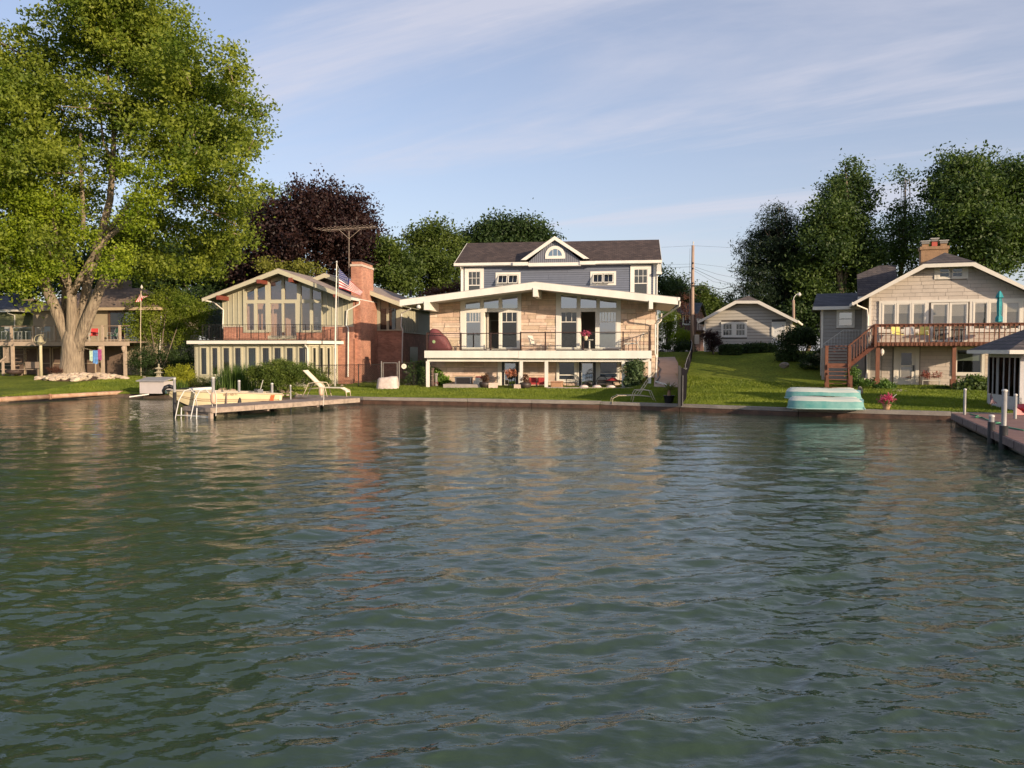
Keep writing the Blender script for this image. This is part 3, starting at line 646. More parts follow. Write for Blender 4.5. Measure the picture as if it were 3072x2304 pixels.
    for u in (ub0+.01, ub1-.16):
        gb = MB().prism([(v2, ze-.1), (vb-ov, ze-.1), (vrd, zr-.25)], -.15, 0); g2 = MB().add([(u-p[1], p[0], p[2]) for p in gb.v], gb.f); g2.build('gable_wall', navyb, H)
    for (a, b) in ((ul, F.u(1584, vf)), (F.u(1740, vf), ur_)): MB().box(a, b, vf-.12, vf-.005, zev-.17, zev+.02).build('gutter', white, H)
    for u0 in (ul, ur_-.03):
        MB().sheet([(u0, vf, zev+.02), (u0+.03, vf, zev+.02), (u0+.03, vrd, zr+.02), (u0, vrd, zr+.02)], (0, 0, -.24)).build('rake_board', white, H)
    MB().box(ul+.03, ur_-.03, vf, v2, zev-.2, zev-.165).build('soffit', white, H)
    MB().box(ub1+.0, ur_, vf, v2+.4, F.z(1975, 822, vf), F.z(1975, 815, vf)).build('gable_return', white, H); MB().box(ub1+.02, ur_-.04, vf+.1, v2+.4, F.z(1975, 815, vf), zev-.17).build('gable_return', mat('soffit_white', (.5,.5,.5)), H)
    # dormer gable
    vd = v2-.55; pk = F.uz(1664, 708, vd-.3); dl = F.uz(1562, 780, vd-.3); dr_ = F.uz(1768, 776, vd-.3); wtop = .3
    for a, s in ((dl, 1), (dr_, -1)):
        dx, dz = pk[0]-a[0], pk[1]-a[1]; L_ = math.hypot(dx, dz); nx, nz = dz/L_*s, -dx/L_*s
        th = .22
        poly = [a, pk, (pk[0], pk[1]-th/abs(dx/L_)), (a[0]+s*th/abs(dz/L_), a[1])]
        MB().prism(poly, vd-.3, vd-.24).build('rake_board', white, H)
        ins = [(a[0], a[1]-.0), (pk[0], pk[1]-.0), (pk[0], pk[1]-.14), (a[0]+s*.2, a[1])]
        MB().prism(ins, vd-.235, vrd-1.2).build('dormer_roof', shg, H)
    zbnd = F.z(1664, 788, vd); bl, br_ = F.u(1586, vd), F.u(1741, vd)
    tri = [(bl-.1, zbnd), (br_+.1, zbnd), (pk[0], pk[1]-.12)]
    MB().prism(tri, vd, vd+2.5).build('dormer_wall', navyb, H)
    greyb = mat('grey_board', (.17, .18, .215), .6, .05, 3, rnd=.04); u = bl
    while u < br_:
        poly = clip_convex(rect(u+.012, u+.128, zbnd, zbnd+3), tri)
        if len(poly) > 2: MB().prism(poly, vd-.03, vd).build('vertical_board', greyb, H)
        u += .14
    MB().box(bl-.02, br_+.02, vd-.07, vd+.6, F.z(1664, 798, vd), zbnd).build('band_board', white, H)
    for (a, b) in ((F.u(1540, vf), F.u(1585, vf)), (F.u(1739, vf), F.u(1785, vf))): MB().box(a, b, vf-.25, vf+.3, F.z(1664, 796, vf), F.z(1664, 786, vf)).build('gutter_return', white, H)
    # half round window
    c = F.uz(1665.5, 768, vd); ro, ri = 30/2400*56, 20.5/2400*56; zb_ = c[1]
    arc = lambda r, n=14: [(c[0]+r*math.cos(math.pi*i/n), zb_+r*math.sin(math.pi*i/n)) for i in range(n+1)]
    o_ = [(c[0]+ro, zb_-.2)]+arc(ro)+[(c[0]-ro, zb_-.2)]; i_ = [(c[0]+ri, zb_)]+arc(ri)+[(c[0]-ri, zb_)]
    fr = frame_ring(o_, i_, vd-.09, vd-.02, 'arched_window', white, H)
    MB().prism(arc(ri-.01), vd-.045, vd-.035).build('pane', glass_teal, fr); MB().prism(arc(ri-.01), vd-.033, vd-.031).build('room_dark', dark_int, fr)
    for du in (-.16, .16): MB().prism(rect(c[0]+du-.015, c[0]+du+.015, zb_, zb_+math.sqrt(ri*ri-.0256)), vd-.07, vd-.046).build('muntin', white, fr)
    pipe(H, [(ub0+.05, vf-.06, zev-.12), (ub0+.05, v2-.1, zev-.5), (ub0+.05, v2-.1, 4.2)], .04, 'downspout', white)
    pipe(H, [(ub1+.12, vf-.06, zev-.12), (ub1+.05, v2-.1, zev-.5), (ub1+.05, v2-.1, 4.2)], .04, 'downspout', white)
    return H, D
def glazed_bay(F, H, v, x0, x1, yb, ym0, ym1, ups, lows, ztop, fm, gm, depth=.1):
    """timber bay: lower and upper lights with bars between, upper heads follow the roof"""
    zb, z0, z1 = F.z(x0, yb, v), F.z(x0, ym0, v), F.z(x0, ym1, v); U = lambda x: F.u(x, v); mb = MB()
    bars = [rect(U(x0), U(x1), z0, z1)]
    xs = [x0]+[t for c in lows for t in (c[0], c[1])]+[x1]
    for i in range(0, len(xs), 2): bars.append(rect(U(xs[i]), U(xs[i+1]), zb, z0))
    for c in lows:
        zc = F.z(c[0], c[2], v)
        if zc > zb+.02: bars.append(rect(U(c[0]), U(c[1]), zb, zc))
    xs = [x0]+[t for c in ups for t in (c[0], c[3])]+[x1]
    for i in range(0, len(xs), 2):
        a, b = U(xs[i]), U(xs[i+1]); bars.append([(a, z1), (b, z1), (b, ztop(b)), (a, ztop(a))])
    for c in ups:
        a, b = F.uz(c[0], c[1], v), F.uz(c[3], c[2], v); bars.append([a, b, (b[0], ztop(b[0])), (a[0], ztop(a[0]))])
    for b in bars: mb.prism(b, v-depth, v+.06)
    fr = mb.build('window_frame', fm, H)
    for c in ups:
        a, b = F.uz(c[0], c[1], v), F.uz(c[3], c[2], v); MB().prism([(a[0], z1), (b[0], z1), b, a], v-.02, v-.01).build('pane', gm, fr)
    for c in lows: MB().prism(rect(U(c[0]), U(c[1]), F.z(c[0], c[2], v), z0), v-.02, v-.01).build('pane', gm, fr)
    return fr
def side_piece(u0, u1, poly):
    """prism whose outline is given as (v, z), thickness along u"""
    m = MB().prism(poly, 0, 1); return [(u0+(u1-u0)*p[1], p[0], p[2]) for p in m.v], [f[::-1] for f in m.f]
def green_house():
    F = GF; vr = -1.15
    H = fthing('gabled_brick_house', 'sage green and red brick lake house with tall gable windows and brick chimney', 'house', F)
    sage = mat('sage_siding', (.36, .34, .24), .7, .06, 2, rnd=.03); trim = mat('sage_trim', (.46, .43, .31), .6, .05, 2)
    brick = brick_mat('red_brick', (.49, .22, .14), (.34, .14, .09), (.40, .29, .22), .21, .075, 'AUTO', .02, .85, .5, bias=-.1)
    shg = brick_mat('pale_shingles', (.36, .29, .25), (.27, .215, .185), (.2, .16, .14), .33, .14, 'YZ', .03, .9, .4)
    cap = mat('stone_cap', (.5, .42, .34), .8, .1)
    t = [F.uz(604.7, 896, vr), F.uz(834, 806, vr), F.uz(1052, 892, vr)]; b = [F.uz(606, 905, vr), F.uz(830, 820, vr), F.uz(1052, 903, vr)]
    b[1] = (t[1][0], b[1][1])
    vend = F.vz(1164, 917, t[2][0])[0]
    for i in (0, 1):
        MB().prism([b[i], b[i+1], t[i+1], t[i]], vr, vr+.05).build('rake_board', sage if 0 else trim, H)
        p = [(b[i][0], b[i][1]+.08), (b[i+1][0], b[i+1][1]+.08), (t[i+1][0], t[i+1][1]-.02), (t[i][0], t[i][1]-.02)]
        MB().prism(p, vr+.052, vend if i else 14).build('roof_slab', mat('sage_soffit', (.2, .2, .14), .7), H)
        MB().prism([(t[i][0], t[i][1]-.018), (t[i+1][0], t[i+1][1]-.018), (t[i+1][0], t[i+1][1]+.03), (t[i][0], t[i][1]+.03)], vr+.01, vend if i else 14).build('roof', shg, H)
    zt = lambda u: (b[0][1]+(b[1][1]-b[0][1])*(u-b[0][0])/(b[1][0]-b[0][0]) if u < b[1][0] else b[1][1]+(b[2][1]-b[1][1])*(u-b[1][0])/(b[2][0]-b[1][0]))+.06
    MB().box(t[2][0]-.02, t[2][0]+.12, vr, vend, t[2][1]-.17, t[2][1]+.0).build('gutter', cream_trim, H)
    redb = mat('red_beam', (.18, .045, .028), .6, .1)
    for (x, y0, y1) in ((773, 838.5, 850), (652, 887.5, 899), (868, 838, 846), (1001, 884, 893)):
        u0 = F.u(x, vr-.05); z0 = F.z(x, y1, vr-.05); MB().box(u0, u0+.26, vr-.08, .0, z0, min(zt(u0+.13)-.0, z0+.28)).build('beam_end', redb, H)
    uL, uR = F.u(671, 0), F.u(1062, 0); zc = F.z(800, 981, 0); zk = F.z(800, 998, 0); zf = F.z(800, 1018, 0)
    # lower brick and knee walls
    MB().box(uL, uR, 0, .2, -.5, zf).build('brick_wall', brick, H)
    for (x0, x1, z1) in ((671, 732, zc), (732, 804, zk), (891, 967, zk), (967, 1062, zc)):
        MB().box(F.u(x0, 0), F.u(x1, 0)-.003, -.02, .2, zf, z1).build('brick_wall', brick, H); MB().box(F.u(x0, 0), F.u(x1, 0), -.08, .15, z1, z1+.06).build('wall_cap', cap, H)
    MB().box(F.u(804, 0), F.u(891, 0), -.01, .15, zf, zf+.25).build('door_sill', trim, H)
    # siding left and right of the bay: board and batten
    for (x0, x1) in ((671, 733), (967, 1062)):
        u0, u1 = F.u(x0, 0), F.u(x1, 0); n = 4 if x0 < 700 else 6; w = (u1-u0)/n
        for k in range(n):
            a, c = u0+k*w+.004, u0+(k+1)*w-.004; MB().prism([(a, zc+.06), (c, zc+.06), (c, zt(c)), (a, zt(a))], -.0, .1).build('siding_board', sage, H)
            MB().prism(rect(a-.03, a+.03, zc+.06, min(zt(a-.03), zt(a+.03))), -.045, -.002).build('batten', trim, H)
    ups = [(743, 877, 866, 767), (774, 862, 852, 799.5), (813.5, 847, 840, 848), (856, 842, 855, 894), (906, 858, 867, 933), (939, 870, 879, 966)]
    lows = [(742, 765, 990), (774, 799.5, 990), (814, 848, 1013), (854, 889, 1013), (907, 932, 991), (940, 966, 991)]
    gm = glass_mat('gable_glass', (.88, .84, .8), .16)
    glazed_bay(F, H, 0, 733, 968, 997, 911, 900, ups, lows, zt, trim, gm)
    rw = mat('reflection_room_wall', (.74, .55, .42), .8, .08)  # room wall colour stands in for brownish pink reflections in the gable panes
    MB().prism([(uL+.1, zf), (uR-.1, zf), (uR-.1, zt(uR)-.15), (b[1][0], zt(b[1][0])-.15), (uL+.1, zt(uL)-.15)], 1.5, 1.6).build('room_wall', rw, H); MB().box(uL+.1, uR-.1, .2, 3.4, zf-.1, zf).build('floor_slab', mat('carpet', (.3, .22, .18), .9), H)
    MB().box(uL, uL+.12, .12, 14, 0, zt(uL)-.05).build('side_wall', sage, H)
    for x, w in ((744, .18), (790, .12), (818, .1)): MB().box(F.u(x, .3), F.u(x, .3)+w, .3, .34, zf, zf+2.3).build('curtain', mat('pale_curtain', (.62, .48, .40), .9, .1), H)
    # right side: chimney breast, side wall
    u1 = F.u(1077, -.0); vb_ = F.vz(1132, 985, u1)[0]
    MB().box(uR-.05, uR+.0, .0, vb_, -.5, zt(uR)-.02).build('brick_wall', brick, H)
    MB().box(uR+.003, u1, .35, vb_, -.5, zt(uR)+.05).build('chimney_breast', brick, H)
    ch = thing('tmp', 'x', 'x'); bpy.data.objects.remove(ch)
    c0, c1 = F.u(1055, 1.2), F.u(1086, 1.2); cv = F.vz(1120, 850, c1)[0]; zt_ = F.z(1070, 790, 1.2); zb_ = zt(uR)-.1
    c = MB().box(c0, c1, 1.2, cv, zb_, zt_-.2).build('chimney', brick, H)
    MB().box(c0-.05, c1+.05, 1.15, cv+.05, zt_-.2, zt_-.05).build('chimney_band', cap, c); MB().box(c0+.02, c1-.02, 1.3, cv-.1, zt_-.05, zt_+.12).build('chimney_top', brick, c)
    MB().box(c0+.05, c1+.05, 1.2, cv+.02, zt_+.2, zt_+.24).build('chimney_cap', black, c)
    for (a, d) in ((c0+.12, 1.4), (c1-.05, 1.4), (c0+.12, cv-.2), (c1-.05, cv-.2)): MB().box(a, a+.03, d, d+.03, zt_+.1, zt_+.2).build('cap_leg', black, c)
    # rear volume stepping out to the right
    v2 = vb_+.0; uA = uR-.1; uB = F.u(1205, v2); zs2 = F.z(1165, 992, v2)
    pk = F.uz(973, 820, v2-1.2); er = F.uz(1206, 909, v2-1.2); el = (2*pk[0]-er[0], er[1]); th = .3
    for (a, d) in ((el, pk), (pk, er)):
        MB().prism([(a[0], a[1]-th), (d[0], d[1]-th), d, a], v2-1.2, v2-1.15).build('rake_board', trim, H)
        MB().prism([(a[0], a[1]-th+.06), (d[0], d[1]-th+.06), (d[0], d[1]-.02), (a[0], a[1]-.02)], v2-1.148, v2+15).build('roof_slab', mat('sage_soffit', (0, 0, 0)), H)
        MB().prism([(a[0], a[1]-.018), (d[0], d[1]-.018), (d[0], d[1]+.03), (a[0], a[1]+.03)], v2-1.19, v2+15).build('roof', shg, H)
    z2 = lambda u: pk[1]+(er[1]-pk[1])*(u-pk[0])/(er[0]-pk[0])-th+.05
    MB().prism([(uA, zs2), (uB, zs2), (uB, z2(uB)), (pk[0], z2(pk[0])), (el[0]+1, z2(pk[0])-1.5)], v2+.02, v2+.15).build('upper_wall', sage, H)
    MB().box(uA, uB, v2, v2+.2, -.5, zs2).build('brick_wall', brick, H)
    MB().box(uA, uB+.1, v2-.12, v2+.1, zs2, zs2+.07).build('wall_cap', trim, H)
    for (x0, x1) in ((1133, 1142), (1161, 1168), (1190, 1204)):
        a, d = F.u(x0, v2), F.u(x1, v2); MB().prism([(a, zs2+.07), (d, zs2+.07), (d, z2(d)), (a, z2(a))], v2-.1, v2+.018).build('panel', sage, H)
    for (x0, x1) in ((1142, 1161), (1168, 1190)):
        a, d = F.u(x0, v2), F.u(x1, v2); MB().prism(rect(a, d, zs2+.07, F.z(x0, 926, v2)), v2-.03, v2-.01).build('pane', glass, H); MB().prism(rect(a, d, zs2+.07, F.z(x0, 926, v2)), v2-.008, v2+.015).build('room_dark', dark_int, H)
    v3 = v2+14
    zs3 = zs2-.15
    MB().box(uB-.2, uB, v2+.2, v3, -.5, zs3).build('brick_wall', brick, H); MB().box(uB-.2, uB-.02, v2+.15, v3, zs3+.06, z2(uB)-.02).build('upper_wall', sage, H); MB().box(uB-.2, uB+.06, v2+.2, v3, zs3, zs3+.06).build('wall_cap', trim, H)
    for k in range(9): MB().box(uB-.02, uB+.02, v2+.5+k*.55, v2+.56+k*.55, zs3+.07, z2(uB)-.03).build('batten', trim, H)
    vd0 = F.vz(1229, 1070, uB)[0]; vd1 = F.vz(1253, 1070, uB)[0]; MB().box(uB-.02, uB+.02, vd0, vd1, .1, F.vz(1240, 1041, uB)[1]).build('side_door', black, H)
    ver = er[0]-.02; MB().box(er[0]-.02, er[0]+.1, v2-1.2, v2+14, er[1]-.15, er[1]+.0).build('gutter', cream_trim, H)
    a = lambda x, y, v: (F.uz(x, y, v)[0], v, F.uz(x, y, v)[1])
    pipe(H, [a(1079, 903, .0), a(1078, 912, 0), a(1041, 932, -.12), a(1039, 975, -.12), a(1045, 985, -.14), a(1044, 1130, -.14)], .05)
    pipe(H, [a(1232, 926, v2-.5), a(1205, 940, v2-.1), a(1203, 978, v2-.15), a(1208, 990, v2-.15), a(1206, 1090, v2-.15)], .045)
    pipe(H, [a(608, 900, vr), a(642, 907, -.6), a(670, 930, -.06), a(668, 985, -.08)], .045)
    for x in (1029, 1043): MB().lathe([(.0, 0), (.06, .02), (.07, .1), (.0, .12)], (F.uz(x, 899, -.3)[0], -.3, F.uz(x, 899, -.3)[1]), 8).build('floodlight', alu, H)
    # sunroom ------------------------------------------------------------------------------
    vs = -2.6
    Sn = fthing('sunroom', 'flat roofed sage green sunroom with tall narrow windows below the gable', 'sunroom', F)
    s0, s1 = F.u(583, vs), F.u(924, vs); s2 = F.u(1013, -.05); zt_ = F.z(740, 1033, vs); zb = -.4
    wallm = trim
    def place(ax, ay, bx, by):
        d = Vector((bx-ax, by-ay, 0)); L_ = d.length; d.normalize(); nrm = Vector((d.y, -d.x, 0)); return d, L_, nrm
    def wall(ax, ay, bx, by, cells, zlo, zhi):
        d, L_, nr = place(ax, ay, bx, by)
        def bx_(m, s0_, s1_, o0, o1, z0, z1):
            P = lambda s_, o: (ax+d.x*s_+nr.x*o, ay+d.y*s_+nr.y*o)
            c_ = [P(s0_, o0), P(s1_, o0), P(s1_, o1), P(s0_, o1)]; m.slab(c_, z0, z1); return m
        bx_(MB(), 0, L_, -.15, 0, zb, zt_).build('wall', wallm, Sn)
        for (p, q, kind) in cells:
            fr = MB()
            e = .09
            for (r0, r1, r2, r3) in ((p-e, p, zlo-e, zhi+e), (q, q+e, zlo-e, zhi+e), (p, q, zhi, zhi+e), (p, q, zlo-e, zlo)): bx_(fr, r0, r1, .002, .07, r2, r3)
            fr = fr.build('door' if kind else 'window', wallm, Sn)
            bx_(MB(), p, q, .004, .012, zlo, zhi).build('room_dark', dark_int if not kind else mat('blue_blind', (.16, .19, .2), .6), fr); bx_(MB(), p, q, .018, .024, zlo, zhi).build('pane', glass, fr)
            bx_(MB(), p+(q-p)*.6, p+(q-p)*.72, .013, .017, zlo, zhi).build('curtain', mat('blue_grey_curtain', (.2, .24, .26), .9), fr)
        x = 0
        bx_(MB(), 0, L_, .003, .05, zt_-.12, zt_).build('head_board', wallm, Sn)
        k = 0
        for (p, q, kind) in cells:
            c_ = p-.16
            if c_ > .05: bx_(MB(), c_-.02, c_+.02, .002, .04, zb, zt_-.13).build('batten', sage, Sn)
    cells = [(604, 620, 0), (637.5, 653, 0), (671, 688, 0), (706, 723, 0), (746, 768, 1), (788.5, 807.5, 0), (824, 843, 0), (861, 879, 0), (898, 917, 0)]
    zlo, zhi = F.z(740, 1123, vs), F.z(740, 1044, vs)
    wall(s0, vs, s1, vs, [(F.u(a_, vs)-s0, F.u(b_, vs)-s0, k_) for a_, b_, k_ in cells], zlo, zhi)
    L2 = math.hypot(s2-s1, .05-vs)
    wall(s1, vs, s2, -.02, [(L2*f, L2*f+.24, 0) for f in (.14, .37, .60, .82)], zlo, zhi)
    wall(s0, 0, s0, vs, [], zlo, zhi)
    e0, e1 = F.u(560, vs-.5), F.u(921, vs-.5); e2 = F.u(1031, -.02); zr0, zr1 = F.z(740, 1031.5, vs-.5), F.z(740, 1022, vs-.5)
    plan = [(e0, vs-.5), (e1, vs-.5), (e2, -.02), (e0, -.02)]
    MB().slab(plan, zr0, zr1).build('flat_roof', cream_trim, Sn)
    MB().slab([(e0+.1, vs-.4), (e1-.05, vs-.4), (e2-.15, -.03), (e0+.1, -.03)], zr1, zr1+.06).build('roof_membrane', mat('dark_membrane', (.03, .03, .025), .9), Sn)
    pipe(Sn, [(F.u(915, vs-.3), vs-.3, zr0-.02), (F.u(918, vs-.2), vs-.25, zr0-.12), (F.u(925, vs), vs-.12, zr0-.3), (F.u(925, vs), vs-.12, 0)], .05)
    # iron railing on the sunroom roof
    iron = mat('wrought_iron', (.012, .01, .01), .5); RL = fthing('iron_railing', 'black wrought iron railing with wavy scroll panels on the sunroom roof', 'railing', F)
    zb1 = zr1+.07; ztp = F.z(800, 974, vs); pth = [(F.u(617, vs+.2), vs-.2), (F.u(921, vs), vs-.2), (F.u(1018, -.9), -.35)]
    scr = 0
    for (p, q) in zip(pth[:-1], pth[1:]):
        d, L_, nr = place(*p, *q); n = int(L_/.105); P = lambda s_: (p[0]+d.x*s_, p[1]+d.y*s_)
        for z in (zb1+.06, ztp): MB().tube([(*P(0), z), (*P(L_), z)], .02 if z == ztp else .014, 4).build('rail', iron, RL)
        for i in range(n+1):
            s_ = L_*i/n; w = .024 if i % 12 == 0 else .008
            MB().tube([(*P(s_), zb1-.02), (*P(s_), ztp)], w, 4).build('rail_post' if i % 12 == 0 else 'baluster', iron, RL)
            if i % 9 == 4:
                pts = [(*P(s_+.05+.045*math.sin(k*2.1)), zb1+.1+k*(ztp-zb1-.14)/9) for k in range(10)]; MB().tube(pts, .014, 4).build('scroll', iron, RL)
                pts = [(*P(s_+.05-.045*math.sin(k*2.1)), zb1+.1+k*(ztp-zb1-.14)/9) for k in range(10)]; MB().tube(pts, .014, 4).build('scroll', iron, RL)
    # table lamp behind the glass
    T = fthing('table_lamp', 'white table lamp standing behind the tall gable window', 'lamp', F, None, F.u(953, .6), .6, zf)
    zl = F.z(953, 967, .6)-zf; MB().lathe([(.19, zl), (.13, zl+.36)], n=14).build('lamp_shade', mat('lamp_shade', (.85, .75, .66), .8), T); MB().lathe([(.09, zl-.55), (.06, zl-.4), (.1, zl-.2), (.02, zl)], n=10).build('lamp_base', mat('lamp_base', (.3, .25, .22), .4), T)
    MB().box(-.5, .5, -.2, .2, zl-.6, zl-.552).build('stand_top', mat('dark_wood', (.08, .045, .03), .5), T)
    for a_ in (-.45, .42): MB().box(a_, a_+.04, -.15, .15, 0, zl-.602).build('stand_leg', mat('dark_wood', ()), T)
    return H
def tan_house():
    F = LF
    H = fthing('hip_roofed_house', 'tan ranch house with brown hip roof behind the big maple', 'house', F)
    wall = mat('tan_siding', (.34, .28, .19), .8, .08, 2); fas = mat('tan_fascia', (.46, .36, .24), .6, .05)
    shg = brick_mat('brown_shingles', (.27, .20, .155), (.20, .145, .115), (.14, .1, .08), .33, .13, 'XZ', .03, .9, .4)
    ov = .6; uR = F.u(470, 0); uRe = F.u(481.5, -ov); uLe = F.u(62, -ov); zE = F.z(400, 922, -ov); vB = F.vz(628, 932, uRe)[0]; vm = (vB-ov)/2; zR = F.z(440, 864, vm); h = vm+ov
    A = [(uLe, -ov, zE), (uRe, -ov, zE), (uRe, vB, zE), (uLe, vB, zE)]; r0, r1 = (uLe+h, vm, zR), (uRe-h, vm, zR)
    t = (0, 0, -.12)
    rf = MB(); rf.sheet([A[0], A[1], r1, r0], t); rf.sheet([A[1], A[2], r1], t); rf.sheet([A[2], A[3], r0, r1], t); rf.sheet([A[3], A[0], r0], t); rf.build('roof', shg, H)
    MB().box(uLe, uRe, -ov-.05, -ov+.0, zE-.2, zE+.0).build('fascia_board', fas, H); MB().box(uRe, uRe+.05, -ov, vB, zE-.2, zE).build('fascia_board', fas, H)
    MB().box(uLe+.02, uRe-.02, -ov+.003, vB-.02, zE-.2, zE-.17).build('soffit', wall, H)
    uL = uLe+ov; MB().box(uL, uR, 0, vB-ov, -.4, zE-.2).build('wall', wall, H)
    D = px_rect(F, 333, 938, 418, 1030, 0); D = (D[0], D[1], F.z(380, 1034, 0), D[3]); brown = mat('brown_frame', (.12, .07, .045), .5)
    fr = frame_ring(rect(*grow(D, .12)), rect(*D), -.08, 0, 'sliding_door', brown, H); MB().prism(rect(*D), -.012, -.002).build('room_dark', dark_int, fr); um = (D[0]+D[1])/2
    MB().prism(rect(D[0], um, D[2], D[3]), -.03, -.02).build('pane', glass, fr); MB().prism(rect(um+.1, D[1], D[2], D[3]), -.05, -.04).build('pane', glass_mat('blue_pane', (.5, .55, .6), .4), fr); MB().box(um-.02, um+.1, -.07, -.02, D[2], D[3]).build('stile', mat('tan_fascia', ()), fr)
    window(H, px_rect(F, 185, 945, 240, 1000, 0), -.0, .08, 2, 1, cream_trim)
    # lower storey screens behind the porch posts
    zl = F.z(200, 1040, 0); brn = mat('screen_brown', (.13, .085, .06), .8, .3, 1.5)
    for (x0, x1) in ((42, 72), (80, 112), (120, 150), (160, 182), (250, 285)):
        r = px_rect(F, x0, 1045, x1, 1128, -.3); fr = frame_ring(rect(*grow(r, .07)), rect(*r), -.36, -.3, 'porch_window', fas, H); MB().prism(rect(*r), -.33, -.31).build('screen', brn, fr); zz_ = (r[2]*.55+r[3]*.45); MB().prism(rect(r[0], r[1], zz_, zz_+.05), -.37, -.34).build('rail', fas, fr)
    MB().box(F.u(40, 0), F.u(300, 0), -.299, -.002, -.4, zl).build('lower_wall', mat('brown_wall', (.16, .11, .08), .8), H)
    MB().box(F.u(318, 0), F.u(372, 0), -.2, -.002, -.4, zl).build('lower_wall', mat('brown_wall', ()), H)
    # chimney
    c0, c1 = F.u(300, 3), F.u(372, 3); MB().box(c0, c1, 3, 4.2, zE, F.z(340, 838, 3)).build('chimney', mat('chimney_siding', (.25, .2, .15), .8, .2, 3, stretch=(.3, 1, 3)), H)
    a = lambda x, y, v: (F.uz(x, y, v)[0], v, F.uz(x, y, v)[1])
    pipe(H, [a(507, 928, -.2), a(500, 936, -.1), a(484, 940, .1), (uR+.06, .1, .2)], .05)
    # deck
    v0 = -3.0; D = fthing('raised_deck', 'weathered timber deck with rail posts under the big maple', 'deck', F); wd = mat('weathered_timber', (.27, .20, .15), .85, .2, 3, .2, rnd=.1); lt = mat('pale_timber', (.42, .33, .25), .8, .12, 3)
    d0, d1 = F.u(-60, v0), F.u(388, v0); zf = F.z(200, 1024, v0); zt = F.z(200, 977, v0)
    MB().box(d0, d1, v0+.05, -.31, zf-.1, zf).build('deck_floor', wd, D); MB().box(d0, d1, v0, v0+.045, zf-.32, zf-.02).build('edge_board', lt, D)
    MB().box(d0, d1, v0-.02, v0+.1, zt-.05, zt).build('top_rail', wd, D); MB().box(d0, d1, v0, v0+.06, zf+.06, zf+.12).build('bottom_rail', lt, D)
    for x in (-30, 35, 100, 165, 308, 360): u = F.u(x, v0); MB().box(u-.07, u+.07, v0-.04, v0+.1, zf-.0, zt+.02 if x < 300 else zt+.02).build('rail_post', lt, D)
    for x in (37, 307, 374): u = F.u(x, v0); MB().box(u-.09, u+.09, v0-.05, v0+.12, -.1, zf-.33).build('post', lt, D)
    for x in (304, 374):
        u = F.u(x, v0); MB().lathe([(.05, zf-.75), (.12, zf-.6), (.15, zf-.45), (.08, zf-.36)], (u, v0-.15, 0), 8).build('lantern', lt, D)
    xs = [-30, 35, 100, 165]
    for i in range(3): MB().box(F.u(xs[i], v0)+.1, F.u(xs[i+1], v0)-.1, v0+.02, v0+.03, zf+.13, zt-.06).build('glass_panel', rail_glass, D)
    # stairs at the far left
    for k in range(9): MB().box(F.u(-25, v0), F.u(14, v0)+.1, v0+.3+k*.26, v0+.55+k*.26, .15+k*.27, .2+k*.27).build('stair_tread', wd, D)
    for k in range(9):
        u = F.u(2+k*4, v0); MB().box(u-.02, u+.02, v0+.25, v0+.29, 1.2-.0, zf-.33).build('slat', lt, D)
    p = [F.uz(0, 1082, v0-.2), F.uz(19, 1067, v0-.2)]; MB().prism([(p[0][0], p[0][1]-.15), (p[1][0], p[1][1]-.15), p[1], p[0]], v0-.25, v0-.2).build('hand_rail', lt, D); u = F.u(8, v0-.2); MB().box(u-.07, u+.07, v0-.25, v0-.15, -.2, F.z(8, 1075, v0-.2)-.2).build('post', lt, D)
    return H
def far_green_house():
    F = Frame(48, 67, 7, .62); H = fthing('moss_green_house', 'moss green house with a dark slate roof at the far left', 'house', F)
    g = mat('moss_siding', (.17, .18, .085), .7, .1, 2); gut = mat('gutter_cream', (.5, .47, .4), .5)
    dk = brick_mat('slate_shingles', (.04, .045, .06), (.07, .075, .09), (.025, .025, .03), .33, .13, 'XZ', .03, .8, .4)
    ue, u0 = F.u(50, -.5), F.u(-200, -.5); zE = F.z(20, 929, -.5); zR = F.z(50, 880, 4); h = 4.5
    t = (0, 0, -.12); A = [(u0, -.5, zE), (ue, -.5, zE), (ue, 8.5, zE), (u0, 8.5, zE)]; r0, r1 = (u0+h, 4, zR), (ue-h, 4, zR)
    rf = MB(); rf.sheet([A[0], A[1], r1, r0], t); rf.sheet([A[1], A[2], r1], t); rf.sheet([A[2], A[3], r0, r1], t); rf.build('roof', dk, H)
    # low wing to the right of the corner
    MB().box(ue, F.u(170, 3), 3, 9, zE-.4, zE+.6).build('wing_roof', dk, H)
    MB().box(u0, ue+.05, -.6, -.5, zE-.16, zE+.0).build('gutter', gut, H); MB().box(ue, ue+.08, -.5, 8.5, zE-.16, zE).build('gutter', gut, H)
    uw = ue-.5; MB().box(u0+.5, uw, 0, 8, 0, zE-.15).build('wall', mat('moss_backing', (.05, .055, .03), .9), H)
    cladding(H, rect(u0+5, uw, 2.4, zE-.15), 'siding_board', g, .2, None, 0, (.02, .02), .01, wedge=.004)
    cladding(H, [(0, 2.4), (8, 2.4), (8, zE-.15), (0, zE-.15)], 'siding_board', g, .2, None, 0, (.02, .02), .01, wedge=.004, side=(uw, 1))
    a = lambda x, y, v: (F.uz(x, y, v)[0], v, F.uz(x, y, v)[1])
    pipe(H, [a(22, 933, -.5), a(23, 940, -.4), a(44, 946, -.08), a(44, 985, -.08)], .05, 'downspout', gut)
    MB().box(uw-.02, uw+.03, 5.6, 6.6, F.z(48, 985, 0), F.z(48, 950, 0)).build('window', gut, H)
